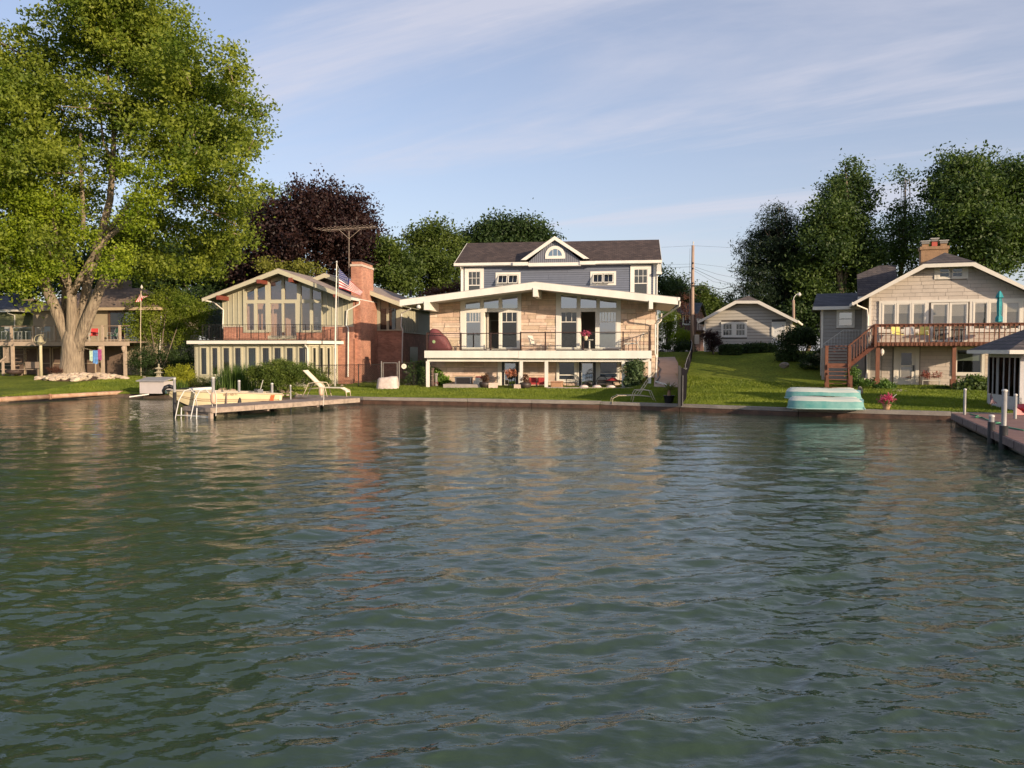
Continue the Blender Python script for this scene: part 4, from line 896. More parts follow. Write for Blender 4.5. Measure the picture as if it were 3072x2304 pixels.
def garage():
    F = AF; vr = -.75
    H = fthing('garage', 'grey lap sided garage with clipped gable roof and plain white door', 'garage', F)
    sid = mat('grey_siding', (.46, .43, .38), .75, .06, 2, rnd=.05); bk = mat('grey_shadow_backing', (.09, .08, .07), .9)  # dark backing shows through the siding gaps, standing in for lap shadows
    T = [F.uz(*p, vr) for p in ((2093, 964), (2205, 902), (2278, 902), (2391, 960))]; B = [F.uz(*p, vr) for p in ((2093, 971), (2210, 910.5), (2272, 910.5), (2391, 969))]
    shg = brick_mat('garage_shingles', (.15, .12, .10), (.1, .085, .075), (.05, .04, .04), .33, .13, 'AUTO', .03, .9, .4)
    pk = F.uz(2245, 888, vr+1.0); vE = 8
    for i in range(3): MB().prism([B[i], B[i+1], T[i+1], T[i]], vr, vr+.05).build('rake_board', cream_trim, H)
    tk = (0, 0, -.14)
    for (a, b_) in ((0, 1), (3, 2)):
        MB().sheet([(T[a][0], vr+.06, T[a][1]-.02), (T[b_][0], vr+.06, T[b_][1]-.02), (pk[0], vr+1.0, pk[1]), (pk[0], vE, pk[1]), (T[a][0], vE, T[a][1]-.02)][::(1 if a == 0 else -1)], tk).build('roof', shg, H)
    MB().sheet([(T[1][0], vr+.02, T[1][1]), (T[2][0], vr+.02, T[2][1]), (pk[0], vr+1.0, pk[1]+.03)], (0, 0, -.1)).build('roof_hip', shg, H)
    MB().box(T[3][0], T[3][0]+.1, vr, vE, T[3][1]-.17, T[3][1]-.02).build('gutter', cream_trim, H)
    uL, uR = F.u(2113, 0), F.u(2375, 0); zl = B[0][1]+(uL-B[0][0])*(B[1][1]-B[0][1])/(B[1][0]-B[0][0])+.1; zr = B[3][1]+(uR-B[3][0])*(B[2][1]-B[3][1])/(B[2][0]-B[3][0])+.1
    reg = [(uL, 0), (uR, 0), (uR, zr), (B[2][0], B[2][1]+.1), (B[1][0], B[1][1]+.1), (uL, zl)]
    MB().prism(reg, .0, .15).build('wall', bk, H); MB().box(uR-.15, uR, .16, vE-.5, 0, zr-.15).build('side_wall', sid, H); MB().box(uL, uL+.15, .16, vE-.5, 0, zl-.15).build('side_wall', sid, H)
    d = px_rect(F, 2319, 970, 2352, 1053, 0); d = (d[0], d[1], 0.02, d[3])
    w = [px_rect(F, 2168, 971, 2196, 1007, 0), px_rect(F, 2207, 971, 2235, 1007, 0)]
    zb_ = .16
    reg2 = [(uL, zb_)]+[(uR, zb_)]+reg[2:]
    cladding(H, reg2, 'siding_board', sid, .235, None, 0, (.03, .03), .022, holes=[grow(d, .1, .1, 0, .1), grow((w[0][0], w[1][1], w[0][2], w[0][3]), .12)], wedge=.006)
    MB().box(uL+.02, uR-.02, -.01, .0, -.3, zb_).build('foundation', concrete, H)
    MB().box(uL-.02, uL+.12, -.06, .03, .1, zl-.1).build('corner_board', cream_trim, H); MB().box(uR-.1, uR+.03, -.06, .03, .1, zr-.1).build('corner_board', cream_trim, H)
    for r in w: window(H, r, -.035, .13, 3, 2, white, glass, dark_int, meet=True, muntin=.03); 
    for r in w:      # lower sash bars
        for k in (1, 2): u = r[0]+(r[1]-r[0])*k/3; MB().prism(rect(u-.015, u+.015, r[2], (r[2]+r[3])/2-.03), -.076, -.068).build('muntin', white, H)
    dr = MB().prism(rect(*d), -.07, .02).build('door', mat('door_white', (.70, .69, .66), .5, .04), H); frame_ring(rect(*grow(d, .11, .11, 0, .11)), rect(*d), -.09, -.0, 'door_frame', white, dr); MB().lathe([(.0, -.03), (.04, 0), (.0, .03)], (d[0]+.12, -.12, .95), 8).build('knob', black, dr)
def right_house():
    F = RF; vw = 2.6; vr = 1.85
    H = fthing('shingled_house', 'grey shingled lake house with clipped gable and tan brick chimney', 'house', F)
    sh = mat('grey_shingle', (.53, .46, .39), .8, .08, 2.5, rnd=.06); bk = mat('shingle_shadow_backing', (.30, .26, .22), .9); trim = mat('warm_white', (.72, .67, .58), .5, .04)  # backing darker than the shingles, so shadow lines between courses are coloured in
    T = [F.uz(*p, vr) for p in ((2563, 905), (2770, 792), (2926, 785.5))]; B = [F.uz(*p, vr) for p in ((2563, 914), (2778, 802.5), (2918, 796))]
    slope = (T[1][1]-T[0][1])/(T[1][0]-T[0][0]); ur = T[2][0]+(T[1][0]-T[0][0]); T.append((ur, T[0][1])); B.append((ur, B[0][1]))
    T[2] = (T[2][0], T[1][1]); B[2] = (B[2][0], B[1][1])
    shg = brick_mat('charcoal_shingles', (.105, .085, .078), (.06, .052, .055), (.035, .03, .03), .35, .14, 'AUTO', .03, .9, .5)
    um = (T[1][0]+T[2][0])/2; pk = (um, T[1][1]+(um-T[1][0])*slope); vp = F.vz(2850, 757, um)[0]; vp = min(max(vp, vr+1.5), vr+2.8); vE = 8.2; tk = (0, 0, -.16)
    for i in range(3): MB().prism([B[i], B[i+1], T[i+1], T[i]], vr, vr+.06).build('rake_board', trim, H)
    for (a, b_) in ((0, 1), (3, 2)):
        MB().sheet([(T[a][0], vr+.07, T[a][1]-.02), (T[b_][0], vr+.07, T[b_][1]-.02), (pk[0], vp, pk[1]), (pk[0], vE, pk[1]), (T[a][0], vE, T[a][1]-.02)][::(1 if a == 0 else -1)], tk).build('roof', shg, H)
    MB().sheet([(T[1][0]-.1, vr+.02, T[1][1]), (T[2][0]+.1, vr+.02, T[2][1]), (pk[0], vp, pk[1]+.03)], (0, 0, -.1)).build('roof_hip', shg, H)
    MB().box(T[0][0]-.12, T[0][0], vr, vE, T[0][1]-.2, T[0][1]-.02).build('gutter', trim, H)
    uL = F.u(2606, vw); uR = 2*um-uL; f = lambda u: (B[0][1]+(u-B[0][0])*(B[1][1]-B[0][1])/(B[1][0]-B[0][0]))+.1
    zl = f(uL); top = [(uR, zl), (B[2][0], B[2][1]+.1), (B[1][0], B[1][1]+.1), (uL, zl)]
    zd = F.z(2800, 1026, 0)
    MB().prism([(uL, -.3), (uR, -.3)]+top, vw, vw+.15).build('wall', bk, H)
    MB().box(uL, uL+.15, vw+.16, vE, -.3, zl-.1).build('side_wall', sh, H)
    P = lambda x0, y0, x1, y1: px_rect(F, x0, y0, x1, y1, vw)
    g1 = [P(2647, 913, 2682, 1003), P(2691, 912, 2727, 1003), P(2736, 911, 2771, 1003)]; gd = [P(2794, 916, 2839, 1020), P(2849, 915, 2896, 1020)]; g3 = [P(2919, 908, 2957, 998), P(2966, 907, 3005, 998), P(3014, 906, 3054, 998)]
    zt = g1[0][3]
    def fix(g, zlo): return [(r[0], r[1], zlo, zt) for r in g]
    z1 = zd+.72; g1 = fix(g1, z1); g3 = fix(g3, z1); gd = [(r[0], r[1], zd+.1, zt-.04) for r in gd]
    band = (g1[0][0]-.22, g3[-1][1]+.3, zd, zt+.2)
    reg = [(uL, zt+.2), (uR, zt+.2)]+top
    at_ = P(2812, 803, 2883, 832)
    cladding(H, reg, 'shingle', sh, .215, (.45, .95), vw, (.02, .035), .013, holes=[grow(at_, .2, .2, .08, .3)], wedge=.008, cap=230)
    cladding(H, rect(uL, band[0], zd, zt+.2), 'shingle', sh, .215, (.4, .7), vw, (.02, .035), .013, wedge=.008, cap=40)
    cladding(H, rect(band[1], uR, zd, zt+.2), 'shingle', sh, .215, (.45, .95), vw, (.02, .035), .013, wedge=.008, cap=60)
    cladding(H, rect(band[0], band[1], zd, z1-.1), 'shingle', sh, .215, (.5, 1), vw, (.02, .03), .013, wedge=.008, cap=60, holes=[(gd[0][0]-.12, gd[1][1]+.12, 0, 9)])
    MB().box(band[0], band[1], vw-.09, vw, zt+.06, zt+.2).build('head_board', trim, H); MB().box(uL-.03, uL+.1, vw-.07, vw+.03, -.2, zl-.15).build('corner_board', trim, H)
    bl = mat('roller_blind', (.68, .60, .52), .8, .04); inr = mat('sunroom_interior', (.30, .26, .22), .8, .2, 1)
    for g in (g1, g3):
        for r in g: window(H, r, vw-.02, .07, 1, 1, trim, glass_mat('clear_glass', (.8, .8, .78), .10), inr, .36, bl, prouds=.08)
        MB().box(g[0][0]-.22, g[0][0]-.075, vw-.085, vw, z1-.1, zt+.06).build('mullion', trim, H); MB().box(g[-1][1]+.075, g[-1][1]+.2, vw-.085, vw, z1-.1, zt+.06).build('mullion', trim, H)
        MB().box(g[0][0]-.22, g[-1][1]+.2, vw-.12, vw, z1-.16, z1-.075).build('sill', trim, H)
    for r in gd: 
        fr = window(H, r, vw-.02, .07, 1, 1, trim, glass_mat('clear_glass', ()), inr, .33, bl, prouds=.08, name='sliding_door')
    window(H, (at_[0], (at_[0]+at_[1])/2-.06, at_[2], at_[3]), vw-.02, .1, 1, 1, trim, glass, dark_int, .4, bl, True); window(H, ((at_[0]+at_[1])/2+.06, at_[1], at_[2], at_[3]), vw-.02, .1, 1, 1, trim, glass, dark_int, .4, bl, True)
    for a_, b_ in ((at_[0]-.24, at_[0]-.1), (at_[1]+.1, at_[1]+.26)): MB().box(a_, b_, vw-.06, vw, at_[2]-.1, at_[3]+.15).build('window_casing', trim, H)
    # lower storey
    zc = F.z(2800, 1038, vw); DR = P(2692, 1046, 2747, 1158); DR = (DR[0], DR[1], .12, DR[3]); WR = P(2869, 1048, 2945, 1119)
    ub = F.u(2645, vw)
    MB().box(uL, ub, vw-.05, vw, -.2, zc).build('brick_wall', brick_mat('white_brick', (.42, .38, .33), (.36, .32, .28), (.28, .25, .22), .21, .075, 'AUTO', .02, .8, .6), H)
    cladding(H, rect(ub+.02, uR, .1, zc), 'shingle', sh, .215, (.5, 1.2), vw, (.02, .03), .013, holes=[grow(DR, .25, .25), grow(WR, .18)], wedge=.008, cap=150)
    window(H, WR, vw-.02, .15, 1, 1, trim, glass, black, prouds=.08, blind=0)
    zq = WR[2]+(WR[3]-WR[2])*.52; MB().prism(rect(WR[0]+.05, WR[1]-.05, zq, zq+.38), vw-.045, vw-.035).build('blind', mat('green_grey_blind', (.28, .33, .27), .8), H)
    dr = MB().prism(rect(*DR), vw-.08, vw+.02).build('door', trim, H); frame_ring(rect(*grow(DR, .18, .18, 0, .1)), rect(*DR), vw-.11, vw, 'door_frame', trim, dr)
    for (a_, b_) in ((1.25, 1.95), (.5, 1.15)):
        q = (DR[0]+.2, DR[1]-.2, a_, b_); frame_ring(rect(*grow(q, .04)), rect(*q), vw-.11, vw-.08, 'glass_frame', trim, dr); MB().prism(rect(*q), vw-.1, vw-.082).build('pane', glass if a_ > 1 else glass_mat('clear_glass', ()), dr)
        MB().prism(rect(*grow(q, -.01)), vw-.0815, vw-.0805).build('room_dark', dark_int if a_ > 1 else bl, dr)
    MB().box(DR[1]-.12, DR[1]-.07, vw-.16, vw-.08, .9, 1.25).build('handle', black, dr)
    MB().box(F.u(2672, vw-.6), F.u(2850, vw-.6), vw-.9, vw, -.3, .1).build('door_step', mat('tan_concrete', (.33, .23, .15), .8, .1), H)
    a = lambda x, y, v: (F.uz(x, y, v)[0], v, F.uz(x, y, v)[1])
    pipe(H, [a(2569, 909, 1.9), a(2571, 916, 2.0), a(2601, 928, 2.5), (uL-.08, 2.5, 4.0), (uL-.08, 2.5, .9), a(2598, 1135, 2.3), a(2556, 1152, 1.2)], .05, 'downspout', trim)
    # rear roof, chimney, left wing
    v5 = 4.6
    e0, e1, e2 = F.uz(2573, 890, v5), F.uz(2573, 824, v5+1.1), F.uz(2636, 797, v5+2.2)
    MB().sheet([(e0[0], v5, e0[1]), (um-2.2, v5, e0[1]), (um-2.2, v5+2.2, e2[1]), (e2[0], v5+2.2, e2[1]), (e0[0], v5+1.1, e1[1])], (0, 0, -.15)).build('rear_roof', shg, H)
    MB().box(e0[0], um-2.2, v5-.04, v5, e0[1]-.22, e0[1]).build('fascia_board', trim, H); MB().box(e0[0]+.3, um-2.5, v5+.3, v5+2.1, 0, e0[1]-.15).build('rear_wall', sh, H)
    c0, c1 = F.u(2757, 6), F.u(2838, 6); zt_ = F.z(2800, 739, 6); cb = mat('tan_brick', (.33, .20, .11), .85, .25, 4, .5, 30)
    c = MB().box(c0, c1, 6, 6.9, 5, zt_-.18).build('chimney', cb, H); MB().box(c0-.06, c1+.06, 5.94, 6.96, zt_-.18, zt_).build('chimney_band', cb, c)
    for i, (x0, x1, y1) in enumerate(((2759, 2783, 724), (2788, 2809, 716), (2814, 2838, 722))):
        a0, a1 = F.u(x0, 6), F.u(x1, 6); zz_ = F.z(x0, y1, 6)
        MB().box(a0+.04, a1-.04, 6.2, 6.6, zt_, zz_-.15).build('flue', mat('red_flue', (.45, .09, .06), .7) if i == 1 else cb, c)
        MB().box(a0, a1, 6.15, 6.65, zz_-.15, zz_+.0).build('flue_screen', mat('mesh_grey', (.25, .23, .2), .5, metal=.3), c); MB().box(a0-.05, a1+.05, 6.1, 6.7, zz_+.003, zz_+.04).build('flue_cap', alu, c)
    v6 = 5.2; w0, w1 = F.u(2463, v6), F.u(2604, v6); r0, r1 = F.u(2436, v6-.5), F.u(2580, v6-.5); zE = F.z(2500, 919, v6-.5); zR = F.z(2500, 880, v6+2.2)
    slate = brick_mat('blue_shingles', (.045, .045, .052), (.08, .08, .088), (.03, .03, .04), .33, .13, 'AUTO', .03, .8, .5)
    MB().sheet([(r0, v6-.5, zE), (r1, v6-.5, zE), (r1, v6+2.2, zR), (r0+.25, v6+2.2, zR)], (0, 0, -.12)).build('wing_roof', slate, H); MB().sheet([(r0+.25, v6+2.2, zR), (r1, v6+2.2, zR), (r1, v6+5, zE), (r0, v6+5, zE)], (0, 0, -.12)).build('wing_roof', slate, H)
    MB().box(r0, r1, v6-.55, v6-.5, zE-.2, zE).build('fascia_board', trim, H); MB().box(r0+.02, r1, v6-.497, v6, zE-.2, zE-.17).build('soffit', trim, H)
    ws = mat('wing_siding', (.33, .31, .28), .8, .06, 2, rnd=.04); MB().box(w0, w1+.5, v6, v6+4.5, 0, zE-.15).build('wing_wall', bk, H)
    cladding(H, rect(w0, w1, 1.0, zE-.2), 'siding_board', ws, .22, None, v6, (.03, .03), .02, holes=[grow(px_rect(F, 2514, 936, 2556, 978, v6), .12)], wedge=.006)
    window(H, px_rect(F, 2514, 936, 2556, 978, v6), v6-.035, .12, 1, 1, trim, glass_mat('bright_pane', (.7, .65, .6), .3), mat('pale_blind', (.6, .5, .43), .8), 0, None, True)
    MB().box(w0-.02, w0+.1, v6-.06, v6, .4, zE-.2).build('corner_board', trim, H)
    # deck and stairs
    D = fthing('timber_deck', 'red brown timber deck with baluster railing on the shingled house', 'deck', F); rd = mat('redwood_stain', (.20, .078, .042), .65, .2, 5, .15, 25, rnd=.14); rdk = mat('redwood_dark', (.13, .04, .02), .7, .2, 5, rnd=.1)
    d0 = F.u(2626, 0); d1 = uR+.3; zt_ = F.z(2700, 971.5, 0); zj = F.z(2800, 1038, 0)
    MB().box(d0, d1, .06, vw-.06, zd-.03, zd).build('deck_floor', rdk, D); MB().box(d0, d1, -.05, .12, zt_-.05, zt_).build('top_rail', rdk, D); MB().box(d0, d1, 0.02, .06, zt_-.16, zt_-.05).build('top_rail', rd, D)
    MB().box(d0, d1, .06, .1, zj, zd-.03).build('rim_board', rdk, D)
    n = int((d1-d0)/.235); 
    for i in range(n+1):
        u = d0+.05+i*.235; MB().box(u-.019, u+.019, -.02, .02, zj+.03, zt_-.05).build('baluster', rd, D)
        MB().box(u+.06, u+.175, -.01, .055, zj, zd-.02).build('joist_end', rd, D)
    for (x0, x1, xb0, xb1) in ((2628, 2640, 2625.5, 2641), (2857.5, 2869, 2853, 2871.5)):
        u0, u1 = F.u(x0, .2), F.u(x1, .2); zs_ = .55; MB().box(u0, u1, .18, .18+u1-u0, zs_, zj).build('post', rd, D); MB().box(F.u(xb0, .2), F.u(xb1, .2), .13, .45, -.2, zs_).build('post_base', rd, D)
    u = F.u(3095, .2); MB().box(u-.1, u+.1, .18, .38, -.2, zj).build('post', rd, D)
    MB().box(d0-.06, d0+.06, -.06, .06, zj-.05, zt_+.02).build('rail_post', rd, D)
    for k in range(9): MB().box(d0-.019, d0+.019, .25+k*.235, .29+k*.235, zd, zt_-.05).build('baluster', rd, D)
    MB().box(d0-.05, d0+.05, 1.35, vw, zt_-.05, zt_).build('top_rail', rdk, D)
    St = fthing('timber_staircase', 'red brown timber staircase turning down from the deck to the lawn', 'staircase', F)
    l0, l1 = F.u(2480, .6), F.u(2548, .6); zl = F.z(2510, 1090, .6); 
    MB().box(l0, l1, .1, 1.25, zl-.04, zl).build('landing', rd, St); MB().box(l0, l1, .06, .1, zl-.2, zl-.0).build('landing_rim', rd, St)
    n = 8
    for k in range(n):
        t0 = k/n; u = l1+(d0-l1)*t0; z = zl+(zd-zl)*(k+.6)/n; MB().box(u, u+(d0-l1)/n+.03, .2, 1.2, z-.04, z).build('stair_tread', rd, St)
    for vv in (.12, 1.22): 
        MB().prism([(l1, zl-.25), (d0, zd-.3), (d0, zd-.02), (l1, zl+.02)], vv-.03, vv+.02).build('stringer', rdk, St)
        MB().prism([(l1-.1, zl+.88), (d0, zt_-.05), (d0, zt_+.04), (l1-.1, zl+.97)], vv-.07, vv+.04).build('hand_rail', rdk if vv > 1 else rd, St)
        for k in range(9):
            t0 = (k+.5)/9; u = l1+(d0-l1)*t0; MB().box(u-.018, u+.018, vv-.02, vv+.02, zl+(zd-zl)*t0-.1, zl+.9+(zt_-.05-zl-.9)*t0).build('baluster', rd, St)
    zp = zl+.95
    for uu in (l0, l1):
        for vv in (.05, 1.2): MB().box(uu-.08, uu+.08, vv-.06, vv+.08, -.1, zp).build('post', rd, St)
    MB().box(l0-.1, l1+.1, 1.14, 1.28, zp, zp+.05).build('hand_rail', rd, St); MB().box(l0-.1, l0+.1, .0, 1.13, zp, zp+.05).build('hand_rail', rd, St)
    for k in range(5): MB().box(l0+.1, l1-.1, 1.19, 1.22, zl+.12+k*.17, zl+.17+k*.17).build('rail_bar', rdk, St)
    m = 6
    for k in range(m):
        z = zl-(k+1)*(zl-.0)/(m+.5); MB().box(l0+.1, l1-.1, .05-(k+1)*.27, .05-k*.27+.02, z-.04, z).build('stair_tread', rd, St)
    for uu in (l0+.06, l1-.06): MB().add(*side_piece(uu-.03, uu+.03, [(.05, zl-.25), (.05, zl), (-.27*m, .15), (-.27*m, -.1)])).build('stringer', rd, St)
    for uu in (l0, l1): MB().box(uu-.07, uu+.07, -.27*m-.05, -.27*m+.09, -.1, .75).build('post', rd, St)
    # white metal railing up the side
    Wr = fthing('white_handrail', 'thin white metal handrail on steps beside the grey side wing', 'handrail', F); v7 = v6-1.2
    p = [F.uz(2466, 1035, v7), F.uz(2530, 990, v7), F.uz(2596, 990, v7)]
    for q in zip(p[:-1], p[1:]): MB().tube([(q[0][0], v7, q[0][1]), (q[1][0], v7, q[1][1])], .018, 4).build('rail', alu, Wr)
    for k in range(15):
        x = 2467+k*9; y = 1035-(x-2466)*45/64 if x < 2530 else 990; q = F.uz(x, y, v7); MB().tube([(q[0], v7, q[1]-1.05), (q[0], v7, q[1])], .011, 4).build('baluster', alu, Wr)
    MB().box(p[0][0], p[2][0], v7-.1, v6, -.2, p[2][1]-1.05).build('landing', concrete, Wr)
def gazebo():
    F = Frame(3062, 30.6, 13, .28); H = fthing('screened_gazebo', 'white screened lakeside gazebo with dark shingle roof at the right edge', 'gazebo', F)
    wv = 3.5; zt = F.z(3019, 1050, -.6); wp = mat('aged_white', (.55, .53, .52), .6, .12, 4)
    dk = brick_mat('gazebo_shingles', (.06, .055, .06), (.12, .10, .095), (.03, .03, .03), .33, .14, 'AUTO', .03, .9, .5)
    o = .6; A = [(-o, -o), (wv+o, -o), (wv+o, wv+o), (-o, wv+o)]; c = (wv/2, wv/2, zt+1.25)
    for i in range(4):
        p, q = A[i], A[(i+1) % 4]; MB().sheet([(*p, zt), (*q, zt), c], (0, 0, -.08)).build('roof', dk, H)
        d = Vector((q[0]-p[0], q[1]-p[1], 0)).normalized(); nn = Vector((d.y, -d.x, 0)); 
        MB().slab([(p[0]+nn.x*.0, p[1]+nn.y*.0), (q[0]+nn.x*0, q[1]+nn.y*0), (q[0]+nn.x*.05, q[1]+nn.y*.05), (p[0]+nn.x*.05, p[1]+nn.y*.05)], zt-.15, zt-.0).build('fascia_board', cream_trim, H)
    MB().box(-o, wv+o, -o, wv+o, zt-.15, zt-.12).build('soffit', cream_trim, H)
    sk = .62
    for i in range(4):
        p, q = [(0, 0), (wv, 0), (wv, wv), (0, wv)][i], [(wv, 0), (wv, wv), (0, wv), (0, 0)][i]
        d = Vector((q[0]-p[0], q[1]-p[1], 0)).normalized(); nn = Vector((d.y, -d.x, 0)); L_ = wv
        def b(s0, s1, o0, o1, z0, z1, name, m): 
            pt = lambda s_, o_: (p[0]+d.x*s_+nn.x*o_, p[1]+d.y*s_+nn.y*o_); return MB().slab([pt(s0, o0), pt(s1, o0), pt(s1, o1), pt(s0, o1)], z0, z1).build(name, m, H)
        if i == 0: b(.0, L_, -.1, 0, -.3, zt-.15, 'wall', wp); continue
        b(0.0, L_, -.09, 0, -.3, sk, 'skirt_panel', wp); b(0, L_, -.07, -.02, zt-.3, zt-.15, 'head_board', wp)
        for s_ in (.0, .55, 1.0, 1.15, 1.75, 2.35, 2.9, 3.4): b(s_, s_+.045, -.05, .0, sk, zt-.3, 'mullion', wp)
        b(.1, L_-.1, -.045, -.035, sk, zt-.3, 'screen', glass_mat('insect_screen', (.28, .26, .26), -1, .6))
    MB().box(0.1, wv-.1, .1, wv-.1, -.3, .05).build('floor_slab', concrete, H); MB().box(1.2, wv-.12, 1.2, 1.25, .05, zt-.2).build('curtain', mat('tan_curtain', (.4, .3, .24), .9), H)
def brown_house():
    F = Frame(2075, 88, 22, 2.6); H = fthing('brown_house', 'small brown house with steep gable far behind the utility pole', 'house', F)
    br = mat('brown_siding', (.10, .05, .04), .8, .1, 3); w0, w1 = F.u(2030, 0), F.u(2085, 0); z = F.z(2060, 940, 0); d = 6
    MB().box(w0, w1, 0, d, -.5, z).build('wall', br, H); t = brick_mat('teal_shingles', (.05, .06, .07), (.08, .09, .10), (.03, .03, .03), .4, .16, 'AUTO', .03, .8, .4)
    zr = F.z(2105, 908, d/2); a, b = w0-.5, w1+.3
    MB().sheet([(a, -.4, z-.1), (b, -.4, z-.1), (b, d/2, zr), (a, d/2, zr)], (0, 0, -.1)).build('roof', t, H); MB().sheet([(a, d/2, zr), (b, d/2, zr), (b, d+.4, z-.1), (a, d+.4, z-.1)], (0, 0, -.1)).build('roof', t, H)
    MB().add(*side_piece(w1-.1, w1, [(0, z-.1), (d, z-.1), (d/2, zr-.15)])).build('gable_wall', br, H)
    window(H, px_rect(F, 2050, 946, 2068, 972, 0), 0, .12, 2, 1, white)
    for k in range(4):
        v0 = 1.0+k*1.1; MB().box(w1, w1+.04, v0, v0+.5, z-2.0, z-.5).build('side_window', white, H)
    MB().box(w1+.05, w1+1.6, .5, 4.5, 2.2, 2.35).build('deck_floor', br, H); MB().box(w1+1.5, w1+1.58, .5, 4.5, 3.2, 3.27).build('top_rail', br, H)
    for k in range(9): MB().box(w1+.1+k*.17, w1+.16+k*.17, .45, .5, 2.35, 3.27).build('baluster', br, H)
    MB().box(w1+.05, w1+1.6, .44, .5, 3.2, 3.3).build('top_rail', br, H)
def leaf_quads(C, size, nbias=(0, 0, 0), aspect=.55, rand=1.0, r=None):
    r = r or rng; n = len(C); nr = r.normal(size=(n, 3))*rand+np.array(nbias); nr /= np.linalg.norm(nr, axis=1)[:, None]+1e-9
    t = r.normal(size=(n, 3)); t -= nr*(t*nr).sum(1)[:, None]; t /= np.linalg.norm(t, axis=1)[:, None]+1e-9; b = np.cross(nr, t)
    s = (size*r.uniform(.65, 1.35, n))[:, None]; w = s*aspect
    V = np.stack([C-t*s*.5, C+b*w*.5, C+t*s*.55-nr*s*.12, C-b*w*.5], 1); return V.reshape(-1, 3)
def foliage_points(lobes, n, cl, per, shell=.5, droop=0.0, r=None, sub=0):
    """leaf positions gathered in small sprays spread over lobes (cx, cy, cz, rx, ry, rz)"""
    r = r or rng; A = np.array(lobes, float)
    if sub:      # break every lobe into smaller clumps on its surface
        out = []
        for L0 in A:
            big = (L0[3]+L0[5])/2; k = max(4, min(26, int((big/sub)**2*2.6))); d = r.normal(size=(k, 3)); d /= np.linalg.norm(d, axis=1)[:, None]; d[:, 2] = np.where(d[:, 2] < -.3, -d[:, 2], d[:, 2]) if big > 1 else d[:, 2]
            rad = r.uniform(.45, 1.06, k)[:, None]; c = L0[:3]+d*rad*L0[3:6]; q = np.minimum(sub*r.uniform(.65, 1.35, k), big*.6)
            out.append(np.concatenate([c, np.stack([q*1.15, q*1.15, q*.75], 1)], 1)); out.append(np.array([[*L0[:3], *(L0[3:6]*.5)]]))
        A = np.concatenate(out)
    area_ = (A[:, 3]*A[:, 5]+A[:, 3]*A[:, 4]); k = max(1, n//per)
    idx = r.choice(len(A), k, p=area_/area_.sum()); d = r.normal(size=(k, 3)); d /= np.linalg.norm(d, axis=1)[:, None]
    rad = shell+(1-shell)*r.random(k)**.6+np.maximum(0, r.normal(0, .07, k)); P = A[idx, :3]+d*rad[:, None]*A[idx, 3:6]
    m = r.integers(int(per*.5), int(per*1.5)+1, k); I = np.repeat(np.arange(k), m)
    size = r.uniform(.6, 1.4, k)*cl; off = r.normal(size=(len(I), 3))*size[I][:, None]*np.array([1, 1, .75]); off += d[I]*size[I][:, None]*r.uniform(-.3, 1.0, len(I))[:, None]
    if droop: off[:, 2] -= droop*np.abs(r.normal(0, 1, len(I)))*size[I]
    return P[I]+off
bark = mat('bark_grey_brown', (.17, .13, .095), .9, .35, 3, .8, 14, stretch=(1, 1, .25)); bark_pale = mat('bark_maple', (.12, .09, .065), .95, .4, 3.0, 1.0, 3.2, bdist=.09, stretch=(3.4, 3.4, .4), col2=(.36, .29, .205))
def px_lobe(x, y, rx, ry, Y, rd=None, dY=0):
    p = at(x, y, Y+dY); s = (Y+dY)/FPX; return (p.x, p.y, p.z, rx*s, (rd if rd else (rx+ry)/2)*s, ry*s)
def plant(name, label, cat, base, lobes, n, size, m, trunks=(), group=None, cl=.35, per=26, shell=.5, droop=0, bm=None, seed=1, crown='crown', bias=(0, -.2, .6), aspect=.55, rand=1.0, sub=0):
    """lobes in world metres; base: world point of the foot"""
    r = np.random.default_rng(seed); T = thing(name, label, cat, base, 0, group); B = Vector(base)
    L_ = [(a-B.x, b-B.y, c-B.z, d, e, f) for a, b, c, d, e, f in lobes]
    C = foliage_points(L_, n, cl, per, shell, droop, r, sub); C = C[C[:, 2] > -.02]
    tri_mesh(crown, leaf_quads(C, size, bias, aspect, rand, r), 4, m, T)
    mb = MB()
    for pts, rs in trunks: mb.tube([Vector(p)-B for p in pts], rs, 9)
    if trunks: mb.build('trunk', bm or bark, T, True)
    return T
def wig(a, b, n, amp, r):
    a, b = Vector(a), Vector(b); return [a.lerp(b, i/n)+(Vector((r.uniform(-amp, amp), r.uniform(-amp, amp), r.uniform(-amp, amp)*.4)) if 0 < i < n else Vector()) for i in range(n+1)]
def auto_tree(name, label, cat, px, pyb, Y, lobes, n, size, m, trunk_r=.3, seed=1, group=None, cl=.5, shell=.45, per=26, droop=0, zb=None, branches=9, bm=None, sub=.95, **k):
    """a tree whose crown lobes are given as (px, py, rx, ry) at distance Y"""
    r = random.Random(seed); W_ = [px_lobe(x, y, rx, ry, Y, None, r.uniform(-1.5, 1.5)) for x, y, rx, ry in lobes]
    base = at(px, 1052, Y); base.z = (gz(base.x, base.y) if zb is None else zb)-.1
    top = max(W_, key=lambda l: l[2]); tr = []
    tp = Vector((top[0]*.5+base.x*.5, base.y, top[2])); P = wig(base, tp, 6, .3, r); tr.append((P, [trunk_r*(1-.85*i/6) for i in range(7)]))
    for l in (W_*3)[:branches]:
        q = Vector((l[0]+r.uniform(-.5, .5)*l[3], l[1]+r.uniform(-.5, .3)*l[4], l[2]+r.uniform(-.2, .6)*l[5])); s = P[r.randint(1, 4)]
        tr.append((wig(s, q, 4, .25, r), [trunk_r*.36, trunk_r*.26, trunk_r*.18, trunk_r*.1, .02]))
    return plant(name, label, cat, base, W_, n, size, m, tr, group, cl, per, shell, droop, bm, seed, sub=sub, **k)
G_mid = leaf_mat('leaf_mid_green', (.032, .062, .012), (.11, .15, .025), .28, .5)
